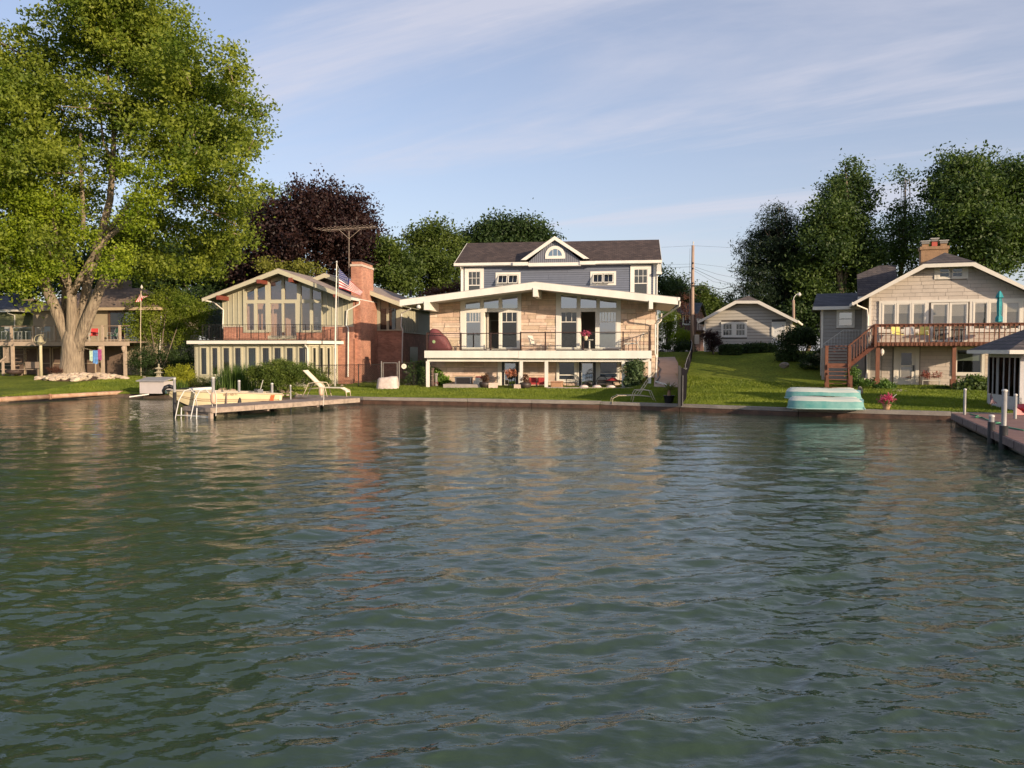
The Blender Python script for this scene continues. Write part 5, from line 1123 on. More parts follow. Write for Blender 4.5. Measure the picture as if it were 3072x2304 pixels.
G_dusk = leaf_mat('leaf_dusk_green', (.028, .058, .018), (.10, .15, .034), .26, .5)
G_dark = leaf_mat('leaf_dark_green', (.018, .040, .012), (.05, .085, .02), .22, .5)
G_pine = leaf_mat('needle_pine', (.014, .030, .014), (.035, .058, .024), .12, .8)
G_maple = leaf_mat('leaf_silver_maple', (.065, .12, .012), (.27, .31, .04), .38, .45)
G_lime = leaf_mat('leaf_bright_lime', (.13, .20, .012), (.32, .38, .03), .4, .7)
G_yel = leaf_mat('leaf_golden', (.17, .19, .014), (.42, .42, .04), .35, 1.0)
G_pur = leaf_mat('leaf_purple', (.013, .007, .007), (.040, .017, .014), .12, .6, (1.6, .6, .5))
G_red = leaf_mat('leaf_russet', (.06, .025, .018), (.14, .06, .035), .2, .8, (1.4, .8, .5))
G_hos = leaf_mat('leaf_hosta', (.05, .10, .02), (.13, .22, .05), .3, 1.5)
G_gold = leaf_mat('leaf_yellow_green', (.12, .14, .02), (.25, .25, .05), .35, .8)
G_conf = leaf_mat('needle_soft', (.05, .085, .012), (.13, .17, .025), .2, 1.2)
def big_maple():
    Y = 54.0; B = at(216, 1118, Y); base = Vector((B.x, B.y, gz(B.x, B.y)-.1))
    L_ = [(40,150,120,110),(0,330,130,120),(120,300,110,100),(50,450,130,110),(150,520,110,100),(40,640,130,120),(150,680,100,90),(-80,500,180,150),(-90,230,170,150),(-100,760,160,120),(20,790,100,70),(20,850,70,35),(95,900,40,20),
          (250,60,110,90),(330,20,140,100),(440,90,120,110),(250,190,110,100),(390,200,130,120),(500,170,95,95),(560,230,80,80),(330,330,90,80),(480,310,110,100),(600,300,85,90),(680,300,60,70),(700,380,75,60),(760,330,45,40),(660,430,95,70),(560,430,110,90),(460,440,90,70),(745,450,45,35),
          (620,520,100,80),(700,540,65,70),(560,600,90,70),(640,640,95,75),(700,700,50,50),(500,690,90,60),(600,740,80,60),(420,650,70,60),(390,740,90,60),(340,790,60,40),(450,800,90,50),(560,810,70,50),(360,530,60,50),(190,420,80,70),(150,760,60,50),(110,740,70,60),(640,770,50,50),
          (640,160,50,60),(690,215,50,50),(255,600,60,60)]
    r = random.Random(4); W_ = [px_lobe(x, y, rx, ry, Y, 1.0*(rx+ry), (r.uniform(4, 6.5) if x > 380 and y > 640 else r.uniform(1.2, 4.5) if (150 < x < 420 and y > 380) else (r.uniform(-3.4, 3.4) if y < 740 else r.uniform(-3.5, -1)))) for x, y, rx, ry in L_]
    for l in ((60,240,90,90),(420,40,80,60),(690,470,60,60)): pass
    T = thing('silver_maple', 'huge silver maple with many pale limbs and bright green crown', 'tree', base)
    rr = np.random.default_rng(11); L2 = [(a-base.x, b-base.y, c-base.z, d, e, f) for a, b, c, d, e, f in W_]
    C = foliage_points(L2, 190000, .34, 34, .5, .15, rr, 1.05); tri_mesh('crown', leaf_quads(C, .235, (0, -.3, .6), .6, 1, rr), 4, G_maple, T)
    low = [(px_lobe(x, y, rx, ry, Y, 40, -3.0)) for x, y, rx, ry in ((60,560,80,60),(110,640,60,60),(40,700,80,60),(120,600,50,40),(20,520,60,50),(105,775,36,20),(40,850,60,18),(180,800,30,18),(355,770,50,34),(330,810,50,18),(430,590,60,34),(400,660,50,22),(440,520,60,34),(250,700,40,28),(110,830,46,16),(540,520,60,30),(210,620,30,34),(370,500,40,24))]
    C = foliage_points([(a-base.x, b-base.y, c-base.z, d, e, f) for a, b, c, d, e, f in low], 15000, .30, 26, .3, .2, rr); tri_mesh('low_spray', leaf_quads(C, .18, (0, -.3, .6), .6, 1, rr), 4, G_lime, T)
    mb = MB(); q = lambda x, y, d=0: at(x, y, Y+d)-base
    def limb(pts, rs, n=12): mb.tube([q(*p) for p in pts], [t/2400*Y for t in rs], n)
    limb([(216,1135,0),(216,1116,0),(217,1090,0),(218,1060,0),(220,1030,0),(221,1000,.05),(222,975,.1),(223,955,.1)], [48,37,33,31,31,29,20,4])
    limb([(213,1075,0),(206,1030,-.1),(190,985,-.1),(163,920,-.2),(138,860,-.4),(118,790,-.7),(80,720,-1),(50,640,-1.4),(15,560,-1.8)], [12,17,17,16,15,13,10,7,3])
    limb([(218,1075,0),(217,1020,-.2),(216,960,-.3),(215,900,-.3),(213,870,-.4)], [12,17,16,14,14]); limb([(213,880,-.4),(205,845,-.4),(190,790,-.6),(172,730,-.8),(158,660,-1),(165,560,-1.2)], [12,9,8,7,5,2])
    limb([(216,880,-.4),(235,845,-.4),(262,795,-.7),(290,750,-.9),(330,700,-1.2)], [12,9.5,8,7,4])
    limb([(224,1075,.1),(233,1025,.1),(244,975,.1),(254,910,.3),(262,850,.4),(285,760,.6),(305,700,.8),(330,600,1),(338,500,1.2),(342,400,1.2),(330,300,1.2),(320,200,1)], [12,17,17,15,14,13,12,10,8,7,5,3])
    limb([(226,1075,-.1),(238,1020,-.2),(262,960,-.3),(287,900,-.3),(305,850,-.4),(325,810,-.4)], [12,17,17,15,13,11]); limb([(300,860,-.3),(330,800,-.8),(350,740,-1.2)], [9,7,5])
    limb([(290,780,.2),(320,715,0),(390,660,-.4),(450,605,-.8),(510,560,-1),(560,510,-1.2),(600,440,-1)], [8,8,7,5,4,3,1.5]); limb([(320,700,0),(360,650,-.2),(400,590,-.5),(430,530,-.7)], [8,7,5,3])
    limb([(250,720,.3),(250,640,.2),(246,560,.1),(240,470,0),(242,400,0)], [6,6.5,6,5,3]); limb([(338,480,1),(310,430,.8),(300,330,.8)], [5,4,2]); limb([(342,400,1),(370,330,.8),(385,240,.6)], [5,4,2]); limb([(480,580,-.9),(520,540,-1.2),(590,500,-1.4)], [4,3,1.5]); limb([(500,450,-.6),(560,430,-1),(600,380,-1)], [4,3,1.5])
    limb([(200,1000,.3),(192,940,.5),(195,880,.8),(180,820,1)], [12,10,9,8])
    for i in range(60):
        l = W_[r.randrange(len(W_))]; a = Vector(l[:3])-base; b_ = a+Vector((r.uniform(-1, 1)*l[3], r.uniform(-1, .2)*l[4], r.uniform(-.8, .8)*l[5])); mb.tube([a.lerp(b_, t) for t in (-.6, 0, .6, 1)], [.07, .055, .03, .01], 5)
    mb.build('trunk', bark_pale, T, True)
    # ring of pale rocks round the foot
    ring = thing('rock_ring', 'mound of pale rocks piled round the foot of the big maple', 'rocks', at(222, 1125, Y-1.3)); ring.location.z = gz(ring.location.x, ring.location.y)
    rockm = mat('pale_rock', (.50, .40, .30), .9, .2, 4, .6, 12, rnd=.2, hue=.01); r = random.Random(5)
    base_ = ring.location
    MB().lathe([(3.0, -.1), (2.6, .1), (1.9, .24), (.9, .34)], (0, 1.2, 0), 24, 1, .8).build('mulch_mound', mat('mulch', (.06, .035, .022), .95, .4, 8, .8, 30), ring, True)
    rocks = []
    for k in range(8): rocks.append(rock_mesh(r, rockm))
    for i in range(150):
        a = r.uniform(math.pi*.92, math.pi*2.08); rad = r.uniform(.0, 1); R_ = 1.2+rad*1.75; x, y = R_*math.cos(a), 1.2+R_*math.sin(a)*.8
        z = .34-.30*(R_-1)/2.0+r.uniform(0, .04)
        if x < -1.6 and r.random() < .6: continue
        o = bpy.data.objects.new('rock', r.choice(rocks)); COL.objects.link(o); o.parent = ring; s = r.uniform(.13, .25); o.scale = (s*1.5, s*1.1, s*.7); o.location = (x, y, max(z, .03)); o.rotation_euler = (r.uniform(-.3, .3), r.uniform(-.3, .3), r.uniform(0, 6))
    return T
def rock_mesh(r, m, sub=2):
    import bmesh
    bm = bmesh.new(); bmesh.ops.create_icosphere(bm, subdivisions=sub, radius=1)
    ax = [Vector((r.gauss(0, 1), r.gauss(0, 1), r.gauss(0, 1))).normalized() for _ in range(7)]; th = [r.uniform(.55, .85) for _ in ax]
    for v in bm.verts:
        for a, t in zip(ax, th):
            d = v.co.dot(a)
            if d > t: v.co -= a*(d-t)
        v.co *= r.uniform(.96, 1.04)
    me = bpy.data.meshes.new('rock'); bm.to_mesh(me); bm.free(); me.materials.append(m); return me
def boulder(x, y, w, h, label, m, seed=1, Y=None, name='boulder', cat='boulder', rz=.3, d=None, group=None):
    g = gat(x, y) if Y is None else at(x, y, Y); s = g.y/FPX; r = random.Random(seed)
    o = bpy.data.objects.new(name, rock_mesh(r, m, 3)); COL.objects.link(o); o.location = (g.x, g.y+w*s*.3, g.z+h*s*.42); o.scale = (w*s*.56, (d or w)*s*.45, h*s*.6); o.rotation_euler = (0, 0, rz)
    return props(o, label, cat, group)
def backdrop_trees():
    T = auto_tree
    T('purple_maple', 'round dark purple maple rising behind the brick chimney', 'tree', 960, 900, 76, [(950,740,150,110),(950,620,110,60),(860,690,120,90),(1010,680,110,90),(780,760,70,90),(940,760,170,110),(1060,760,75,90),(1085,710,45,60),(830,820,100,60),(1060,830,110,60),(980,640,80,50),(720,850,50,50)], 60000, .29, G_pur, .5, 3, cl=.5, shell=.35, zb=2.4, branches=6)
    T('slender_poplar', 'pair of thin pale poplar tops poking up left of the purple maple', 'tree', 790, 900, 84, [(755,690,40,90),(800,600,22,40),(828,590,14,30),(858,575,14,30),(770,640,26,50),(800,700,60,80),(745,620,18,50),(850,640,30,50)], 7000, .25, G_mid, .25, 4, cl=.35, shell=.3, zb=2.4)
    T('background_ash', 'dark green tree filling the gap between the maple trunk and the purple crown', 'tree', 660, 900, 78, [(690,780,90,70),(600,800,90,80),(740,850,70,70),(520,820,90,70),(650,860,100,50),(760,800,40,60),(600,930,80,60),(660,940,60,50),(610,1000,70,50),(690,1000,60,50)], 30000, .32, G_dark, .4, 5, cl=.5, shell=.4, zb=2.4)
    T('background_elm', 'broad dark tree behind the tan house roof', 'tree', 430, 900, 80, [(450,800,110,80),(350,790,110,90),(520,850,100,60),(280,840,90,70),(400,870,150,50)], 26000, .34, G_dark, .4, 6, cl=.5, shell=.4, zb=2.4)
    T('far_left_oak', 'dark tree crown at the far left behind the moss green house', 'tree', 90, 900, 84, [(60,760,130,110),(180,800,110,90),(-60,780,120,120),(120,870,150,60),(10,870,130,50)], 20000, .3, G_dark, .4, 7, cl=.55, shell=.4, zb=2.4)
    T('golden_shrub', 'yellow green shrub sprays above the roof ridge of the gabled brick house', 'shrub', 850, 880, 70, [(800,800,24,26),(815,785,12,24),(890,800,16,26),(905,812,26,20),(950,812,22,18),(925,800,10,18),(840,815,40,16)], 2600, .22, G_gold, .1, 8, cl=.25, shell=.1, zb=2.4, branches=6)
    T('linden', 'mid green tree to the right of the purple maple', 'tree', 1180, 900, 74, [(1170,780,40,50),(1190,830,55,60),(1215,850,40,50),(1150,800,40,60),(1160,750,22,24)], 14000, .28, G_mid, .3, 9, cl=.4, shell=.4, zb=2.4)
    T('loose_ash', 'loose airy tree standing left of the navy upper storey', 'tree', 1300, 900, 80, [(1270,740,55,50),(1320,730,45,50),(1250,800,50,60),(1310,810,70,60),(1350,770,40,60),(1280,870,60,50),(1350,860,50,50),(1300,700,40,25)], 21000, .27, G_mid, .3, 10, cl=.42, shell=.4, zb=2.4, branches=12)
    T('broad_walnut', 'broad dark tree behind the left end of the navy house roof', 'tree', 1480, 900, 84, [(1430,740,60,60),(1480,710,60,45),(1560,710,70,40),(1600,730,50,40),(1500,770,110,60),(1400,800,50,80),(1460,690,30,25),(1550,685,40,25)], 26000, .31, G_dark, .4, 11, cl=.5, shell=.4, zb=2.4)
    T('red_barberry', 'low russet bush above the white gable left of the navy storey', 'bush', 1340, 900, 66, [(1300,885,35,20),(1350,878,40,24),(1385,880,20,22)], 4000, .16, G_red, .08, 12, cl=.22, shell=.3, zb=2.4, branches=3)
    # right hand side
    T('far_cedar', 'small dark tree left of the utility pole', 'tree', 2010, 960, 92, [(1990,880,30,50),(2025,890,28,50),(1985,840,16,30),(2040,920,35,40),(2010,860,20,40)], 9000, .26, G_dark, .25, 13, cl=.38, shell=.3, zb=2.4)
    T('far_elm', 'low dark tree just right of the utility pole behind the brown house', 'tree', 2110, 960, 98, [(2100,885,30,28),(2085,880,18,26),(2125,900,30,25),(2140,925,40,25),(2080,915,40,35)], 8000, .26, G_mid, .25, 14, cl=.38, shell=.3, zb=2.4)
    T('far_hedgerow_tree', 'low dark tree line showing above the garage roof', 'tree', 2200, 960, 100, [(2165,925,40,22),(2210,915,30,28),(2190,900,14,14),(2250,920,40,30),(2180,945,60,25),(2140,950,50,25)], 9000, .26, G_dark, .25, 15, cl=.35, shell=.3, zb=2.4)
    pl = []; r = random.Random(2)
    for k in range(22):
        y = 622+k*18; half = min(112, 20+k*15); cx = 2332
        for s in (-1, 1): pl.append((cx+s*half*r.uniform(.4, .62), y+r.uniform(-6, 6), half*r.uniform(.4, .6), 9))
        pl.append((cx, y, half*.4, 14))
    T('white_pine', 'tall dark pine with layered drooping boughs behind the garage', 'tree', 2372, 1000, 72, pl, 52000, .32, G_pine, .4, 16, cl=.34, shell=.1, zb=2.4, branches=20, aspect=.22, bias=(0, 0, .9), per=22, sub=0)
    T('tall_cottonwood', 'tallest broadleaf tree between the pine and the grey side wing', 'tree', 2510, 1000, 70, [(2552,500,20,28),(2535,540,32,32),(2577,560,30,34),(2500,555,26,30),(2480,590,28,28),(2530,610,52,40),(2590,620,26,40),(2455,625,22,26),(2505,680,58,45),(2570,690,50,45),(2430,690,36,34),(2480,750,70,50),(2560,770,65,50),(2606,730,20,40),(2450,820,70,50),(2550,850,80,50),(2425,880,60,50),(2500,930,90,50),(2600,830,24,60)], 56000, .26, G_dusk, .45, 17, cl=.45, shell=.4, zb=2.4, branches=16)
    T('sparse_birch', 'sparse thin topped tree between the two big trees at the right', 'tree', 2690, 1000, 72, [(2710,560,26,40),(2725,535,14,20),(2700,625,28,36),(2745,650,30,34),(2665,690,36,40),(2720,710,80,50),(2650,760,60,50),(2720,790,90,50),(2780,700,40,50),(2660,840,70,50)], 13000, .23, G_dusk, .22, 18, cl=.4, shell=.3, zb=2.4, branches=24, bm=bark_pale)
    T('big_sugar_maple', 'massive dense green maple behind the right hand house', 'tree', 2960, 1000, 66, [(2850,530,50,45),(2930,530,60,50),(3010,550,50,45),(2830,600,70,70),(2920,600,90,70),(3030,620,90,80),(3100,560,80,80),(2860,680,90,70),(2960,700,110,80),(3070,720,110,80),(2840,740,60,50),(2900,478,22,24),(2850,480,22,22),(2960,488,20,24),(3020,500,24,22),(3160,680,100,120),(2990,780,120,60)], 70000, .28, G_dusk, .5, 19, cl=.5, shell=.42, zb=2.4)
    T('far_right_oak', 'dark tree beside the right edge beyond the shingled house', 'tree', 3250, 1000, 74, [(3200,600,120,120),(3300,640,130,140),(3240,760,150,90)], 12000, .32, G_dark, .5, 20, cl=.6, shell=.4, zb=2.4)
    T('dark_thicket', 'dark undergrowth between the garage and the grey side wing', 'thicket', 2420, 1000, 70, [(2400,960,60,50),(2450,930,60,60),(2420,1010,60,40),(2330,1000,40,40),(2500,960,60,70)], 12000, .26, G_dark, .2, 21, cl=.4, shell=.2, zb=2.4, branches=2)
def gplant(name, label, cat, x, y, lobes, n, size, m, seed=1, dY=0, Y=None, stem=0, **k):
    """garden plant standing on the ground point seen at pixel x, y"""
    g = gat(x, y) if Y is None else at(x, y, Y); 
    if Y is not None: g.z = gz(g.x, g.y) if k.pop('onground', True) else g.z
    yy = g.y+dY; W_ = [px_lobe(a, b, c, d, yy) for a, b, c, d in lobes]
    r = random.Random(seed); tr = []
    if stem:
        for l in W_[:5]: tr.append((wig(g-Vector((0, 0, .05)), Vector(l[:3]), 3, .06, r), [stem, stem*.8, stem*.6, stem*.3]))
    k.setdefault('cl', .12); k.setdefault('shell', .35)
    return plant(name, label, cat, (g.x, g.y, g.z), W_, n, size, m, tr, seed=seed, crown='foliage', **k)
def blades(name, label, cat, x, y, w, h, n, m, seed=1, lean=.35, wid=.018, Y=None, group=None):
    g = gat(x, y) if Y is None else at(x, y, Y); s = g.y/FPX; r = np.random.default_rng(seed); T = thing(name, label, cat, g, 0, group)
    bx = r.normal(0, w*s*.28, n); by = r.normal(0, w*s*.2, n); a = r.uniform(0, 6.28, n); L_ = h*s*r.uniform(.6, 1.1, n); ln = np.abs(r.normal(0, lean, n)); V = []
    dx, dy = np.cos(a)*ln, np.sin(a)*ln; px_, py_ = -np.sin(a)*wid, np.cos(a)*wid
    def P(t, wd): zz_ = L_*(t-.35*t*t*ln); return np.stack([bx+dx*L_*t**1.6+px_*wd, by+dy*L_*t**1.6+py_*wd, zz_], 1)
    ts = [0, .35, .7, 1]
    for i in range(3):
        w0, w1 = (1-ts[i]*.6), (1-ts[i+1]*.95); V.append(np.stack([P(ts[i], -w0), P(ts[i], w0), P(ts[i+1], w1), P(ts[i+1], -w1)], 1))
    tri_mesh('leaves', np.concatenate(V).reshape(-1, 3), 4, m, T); return T
def garden_plants():
    P = gplant
    P('weeping_mulberry', 'light green weeping tree spreading in front of the tan house corner', 'tree', 480, 1132, [(500,890,50,30),(440,920,50,35),(550,920,50,35),(420,965,40,40),(490,950,60,45),(560,970,45,45),(460,1000,50,25),(600,930,35,30),(545,1010,30,25),(400,990,22,30)], 26000, .14, G_maple, 31, 3, stem=.045, cl=.2, droop=.7)
    P('dark_yew', 'rounded dark green yew below the weeping tree', 'bush', 445, 1134, [(450,1060,48,35),(440,1095,55,40),(480,1090,50,40),(420,1080,30,30)], 9000, .09, G_dark, 32, 2, cl=.14)
    P('shade_shrub', 'dark shrubs in the shade between the yew and the sunroom', 'shrub', 555, 1136, [(540,1075,45,35),(560,1100,45,35),(520,1100,30,35),(570,1050,20,25)], 6000, .1, G_dark, 33, 3, cl=.15)
    P('blue_spruce', 'small blue grey spruce between the tan house and the gabled house', 'tree', 650, 1110, [(650,905,12,14),(648,930,20,14),(648,955,28,14),(650,985,32,16),(650,1010,36,14)], 5000, .16, leaf_mat('needle_blue', (.05, .075, .07), (.13, .16, .14), .1, 1.5), 34, Y=60, cl=.14, aspect=.25, stem=.05)
    P('golden_spirea', 'bright yellow green rounded bush beside the pagoda lantern', 'bush', 540, 1164, [(540,1122,36,28),(520,1135,26,24),(562,1135,24,24),(540,1148,40,14)], 9000, .075, G_yel, 35, cl=.09)
    P('low_juniper', 'low spreading juniper to the right of the golden bush', 'bush', 610, 1168, [(600,1150,34,17),(628,1150,22,16),(640,1158,22,10)], 4200, .08, leaf_mat('needle_olive', (.06, .08, .015), (.13, .15, .03), .2, 1.2), 36, cl=.08, aspect=.3)
    blades('ornamental_grass', 'tall clump of arching green grass behind the cream boat', 'grass', 712, 1176, 90, 88, 900, leaf_mat('blade_green', (.04, .085, .015), (.11, .17, .03), .3, 1.5), 37, .32, .02)
    blades('iris_clump', 'short iris leaves at the foot of the golden bush', 'plant', 536, 1172, 50, 34, 260, leaf_mat('blade_green', (0,)*3, (0,)*3), 38, .3, .015)
    P('blue_spurge', 'small blue green spurge next to the tall grass', 'plant', 668, 1160, [(668,1130,14,9),(660,1140,10,8)], 500, .07, leaf_mat('leaf_teal', (.04, .08, .07), (.08, .13, .11), .2, 1.5), 39, cl=.06)
    cas = []; r = random.Random(8)
    for k in range(34):
        t = k/33; x = 760+r.uniform(0, 205); top = 1078+((x-850)/105)**2*34; y = r.uniform(top, 1158-abs(x-850)*.10); cas.append((x, y, r.uniform(18, 34), r.uniform(5, 9)))
    P('weeping_hemlock', 'wide weeping hemlock mound with layered green sprays', 'conifer', 858, 1182, cas+[(850,1105,85,22),(850,1130,90,30)], 40000, .095, G_conf, 40, cl=.10, per=30, aspect=.35, stem=.10, bias=(0, -.5, .8), droop=.6)
    P('clipped_cypress', 'dark pointed cypress standing before the shaded brick wall', 'shrub', 1178, 1140, [(1172,1060,18,18),(1175,1085,32,26),(1180,1112,38,28),(1185,1135,36,18)], 7000, .1, G_dark, 41, 3, cl=.12)
    P('daylily', 'small green plants growing along the brick wall', 'plant', 1030, 1148, [(1028,1130,10,14),(1012,1138,8,10),(1042,1140,9,8)], 900, .1, G_mid, 42, 1.5, cl=.08)
    P('sapling', 'thin sapling with sparse leaves near the flagpole', 'sapling', 983, 1162, [(978,1110,10,14),(984,1130,14,14),(975,1145,16,12),(992,1148,14,10)], 500, .09, G_gold, 43, cl=.1, stem=.012)
    P('rhododendron', 'dark broadleaf shrub between the bird bath and the carved post', 'shrub', 1258, 1158, [(1255,1110,28,22),(1275,1125,26,26),(1248,1135,22,20),(1240,1105,14,14)], 4200, .13, G_hos, 44, cl=.13)
    P('bean_vine', 'bright leafy vine sloping down from the carved post by the stone wall', 'vine', 1325, 1156, [(1308,1112,8,10),(1314,1125,14,12),(1322,1136,20,12),(1330,1146,26,9)], 1500, .14, leaf_mat('leaf_vine', (.10, .19, .03), (.22, .33, .06), .4, 2), 45, cl=.08)
    P('pink_astilbe', 'small pink flowers at the foot of the carved post', 'flowers', 1293, 1158, [(1290,1146,14,7),(1300,1150,12,5)], 500, .07, leaf_mat('petal_pink', (.45, .09, .16), (.25, .12, .05), .3, 5, (1, .8, .8)), 46, cl=.06)
    P('climbing_hydrangea', 'tall leafy climber growing up the stone wall under the balcony', 'climber', 1900, 1163, [(1900,1098,22,16),(1905,1115,24,18),(1898,1135,24,18),(1895,1152,24,12),(1915,1100,14,12)], 5200, .15, leaf_mat('leaf_climber', (.03, .07, .02), (.16, .21, .10), .25, 3), 47, cl=.12, Y=47.5, onground=False)
    P('white_rose', 'small white blossoms beside the second balcony post from the right', 'flowers', 1862, 1162, [(1864,1105,7,6),(1862,1115,6,6)], 130, .08, leaf_mat('petal_white', (.6, .55, .45), (.3, .3, .15), .3, 5, (1, 1, 1)), 48, cl=.07, Y=47.3, onground=False)
    P('weeping_larch', 'drooping light green tree right of the stone house corner', 'tree', 2005, 1060, [(2000,930,22,18),(1990,955,24,22),(2015,955,24,24),(1995,985,24,22),(2018,990,20,20)], 7500, .13, G_maple, 49, cl=.16, droop=1.8, Y=66, stem=.06, aspect=.35)
    P('lime_shrub', 'yellow green shrub left of the utility pole foot', 'shrub', 2045, 1050, [(2045,1005,20,14),(2035,1018,20,12),(2060,1015,14,14)], 2600, .12, G_lime, 50, cl=.13, Y=64)
    P('shadow_arborvitae', 'dark evergreen clump at the top of the black fence', 'shrub', 2060, 1075, [(2050,1040,20,18),(2065,1050,22,22),(2045,1062,20,18)], 4200, .12, G_dark, 51, cl=.14, Y=62)
    P('bare_dogwood', 'twiggy sparse tree behind the utility pole', 'tree', 2060, 1050, [(2055,905,24,22),(2045,930,24,22),(2065,950,20,20)], 1100, .12, G_red, 52, cl=.2, Y=68, stem=.03)
    P('plum_tree', 'small purple leaved tree at the left corner of the garage', 'tree', 2140, 1062, [(2125,1005,18,9),(2145,1008,16,9),(2135,1020,24,14),(2150,1025,12,14),(2138,1040,14,12)], 3000, .11, G_pur, 53, cl=.12, Y=58.3, stem=.03)
    for (x0, x1, y0, y1, lb, sd) in ((2162, 2222, 1040, 1069, 'clipped box hedge under the garage window', 54), (2229, 2322, 1045, 1068, 'looser low hedge running to the garage door', 55)):
        g = at((x0+x1)/2, 1052, 58.2); g.z = gz(g.x, g.y)-.05; s = g.y/FPX; T = thing('hedge', lb, 'hedge', g, -R(22)); w, h = (x1-x0)*s/2, (y1-y0)*s; r2 = np.random.default_rng(sd); n = 7000
        C = np.stack([r2.uniform(-w, w, n), r2.uniform(-.45, .45, n), r2.uniform(0, h, n)], 1); k = np.argmax(np.abs(np.stack([C[:, 0]/w, C[:, 1]/.45, C[:, 2]/h*2-1], 1)), 1)
        C[k == 0, 0] = np.sign(C[k == 0, 0])*w; C[k == 1, 1] = np.sign(C[k == 1, 1])*.45; C[k == 2, 2] = h; C += r2.normal(0, .04 if sd == 54 else .09, C.shape); tri_mesh('foliage', leaf_quads(C, .11, (0, 0, .5), .6, 1, r2), 4, G_dark, T)
        MB().box(-w*.9, w*.9, -.36, .36, 0, h*.85).build('branches', mat('hedge_core', (.012, .02, .008), .9), T)
    P('weeping_cherry', 'dark umbrella shaped weeping tree by the right garage corner', 'tree', 2412, 1105, [(2400,990,36,10),(2370,1000,28,14),(2430,1003,24,14),(2400,1008,44,14),(2345,1018,14,14),(2440,1018,16,14)], 6500, .12, G_dark, 56, cl=.14, Y=54, stem=.05, droop=1.6)
    P('dark_rhododendron', 'black green rounded bush below the weeping tree', 'bush', 2365, 1100, [(2365,1050,26,24),(2360,1078,32,24),(2385,1080,24,22)], 7500, .11, G_dark, 57, cl=.13, Y=54)
    P('lilac_bush', 'shaded bush with pale blossoms beside the timber stairs', 'bush', 2440, 1108, [(2440,1075,26,16),(2455,1060,16,12),(2425,1090,26,12),(2465,1085,16,14)], 3600, .11, G_dark, 58, cl=.13, Y=51.5)
    P('white_phlox', 'white blossoms in the shade beside the timber stairs', 'flowers', 2448, 1100, [(2452,1066,8,6),(2420,1090,14,5),(2446,1072,8,5)], 240, .08, leaf_mat('petal_white', (0,)*3, (0,)*3), 59, cl=.07, Y=51)
    P('stair_shrub', 'leafy shrub under the timber stairs', 'shrub', 2590, 1168, [(2575,1148,16,12),(2595,1155,22,10),(2620,1150,16,12),(2560,1120,12,20)], 3400, .1, G_hos, 60, 1.4, cl=.1)
    P('hosta', 'green hosta to the right of the left deck post', 'plant', 2660, 1172, [(2655,1155,18,14),(2645,1162,16,9),(2668,1164,14,7)], 1500, .14, G_hos, 61, 1, cl=.09)
    P('flower_edging', 'low edging plants before the concrete door step', 'plant', 2790, 1174, [(2780,1168,18,5),(2805,1168,22,6),(2832,1166,18,7),(2700,1171,14,3)], 1400, .08, G_mid, 62, .8, cl=.06)
    P('hosta_bed', 'bed of broad leaved hostas under the big lower window', 'plants', 2920, 1175, [(2895,1160,20,12),(2925,1152,24,18),(2955,1154,20,18),(2880,1168,14,7),(2940,1165,30,9)], 4200, .17, leaf_mat('leaf_hosta_pale', (.03, .06, .015), (.19, .25, .09), .3, 4), 63, .8, cl=.12)
    P('white_impatiens', 'tiny white and pink flowers at the lawn edge before the door', 'flowers', 2712, 1176, [(2700,1172,8,3),(2720,1172,10,3),(2688,1171,6,3)], 160, .05, leaf_mat('petal_white', (0,)*3, (0,)*3), 64, cl=.04)
    P('liriope', 'reddish tuft of grass at the left foot of the big maple', 'plant', 165, 1120, [(160,1110,18,8),(175,1112,12,6)], 900, .12, G_red, 65, cl=.1, aspect=.15, Y=53)
    rm = mat('warm_boulder', (.42, .30, .20), .85, .2, 2.5, .4, 10)
    boulder(597, 1166, 46, 22, 'smooth tan boulder beside the low juniper', rm, 1); boulder(666, 1180, 34, 16, 'left of two low tan boulders behind the boat rail', rm, 2); boulder(692, 1182, 32, 14, 'right of two low tan boulders behind the boat rail', rm, 3)
    rg = mat('grey_boulder', (.2, .17, .14), .9, .2, 3, .5, 12)
    boulder(2357, 1103, 30, 16, 'pointed brown boulder in the shaded bed near the weeping tree', rg, 4, Y=50.5); boulder(2582, 1185, 16, 26, 'upright brown rock behind the stern of the rowing boats', rg, 5); boulder(433, 1136, 14, 8, 'small grey boulder before the yew', rg, 6)
    br_ = mat('rubble_stone', (.40, .31, .23), .9, .3, 5, .6, 12, rnd=.2)
    RB = thing('rubble_edging', 'strip of broken stones edging the bed between boat and dock', 'stones', gat(860, 1186)); r = random.Random(9); ms = [rock_mesh(r, br_, 1) for _ in range(5)]
    for i in range(70):
        x = r.uniform(795, 905) if i < 50 else r.uniform(905, 1040); p = gat(x, r.uniform(1176, 1190) if i < 50 else r.uniform(1150, 1172))-RB.location; o = bpy.data.objects.new('rock', r.choice(ms)); COL.objects.link(o); o.parent = RB; s = r.uniform(.05, .12); o.scale = (s*1.3, s, s*.8); o.location = (p.x, p.y, p.z+s*.3); o.rotation_euler = (0, 0, r.uniform(0, 6))
    RE = thing('stone_edging', 'row of small round stones edging the lawn along the brick wall', 'stones', gat(1060, 1150))
    for i in range(34):
        x = 1000+i*4.2; p = gat(x, 1150-(x-1000)*.02+r.uniform(-1.5, 1.5))-RE.location; o = bpy.data.objects.new('rock', r.choice(ms)); COL.objects.link(o); o.parent = RE; s = r.uniform(.07, .11); o.scale = (s*1.2, s, s*.8); o.location = (p.x, p.y, p.z+s*.3); o.rotation_euler = (0, 0, r.uniform(0, 6))
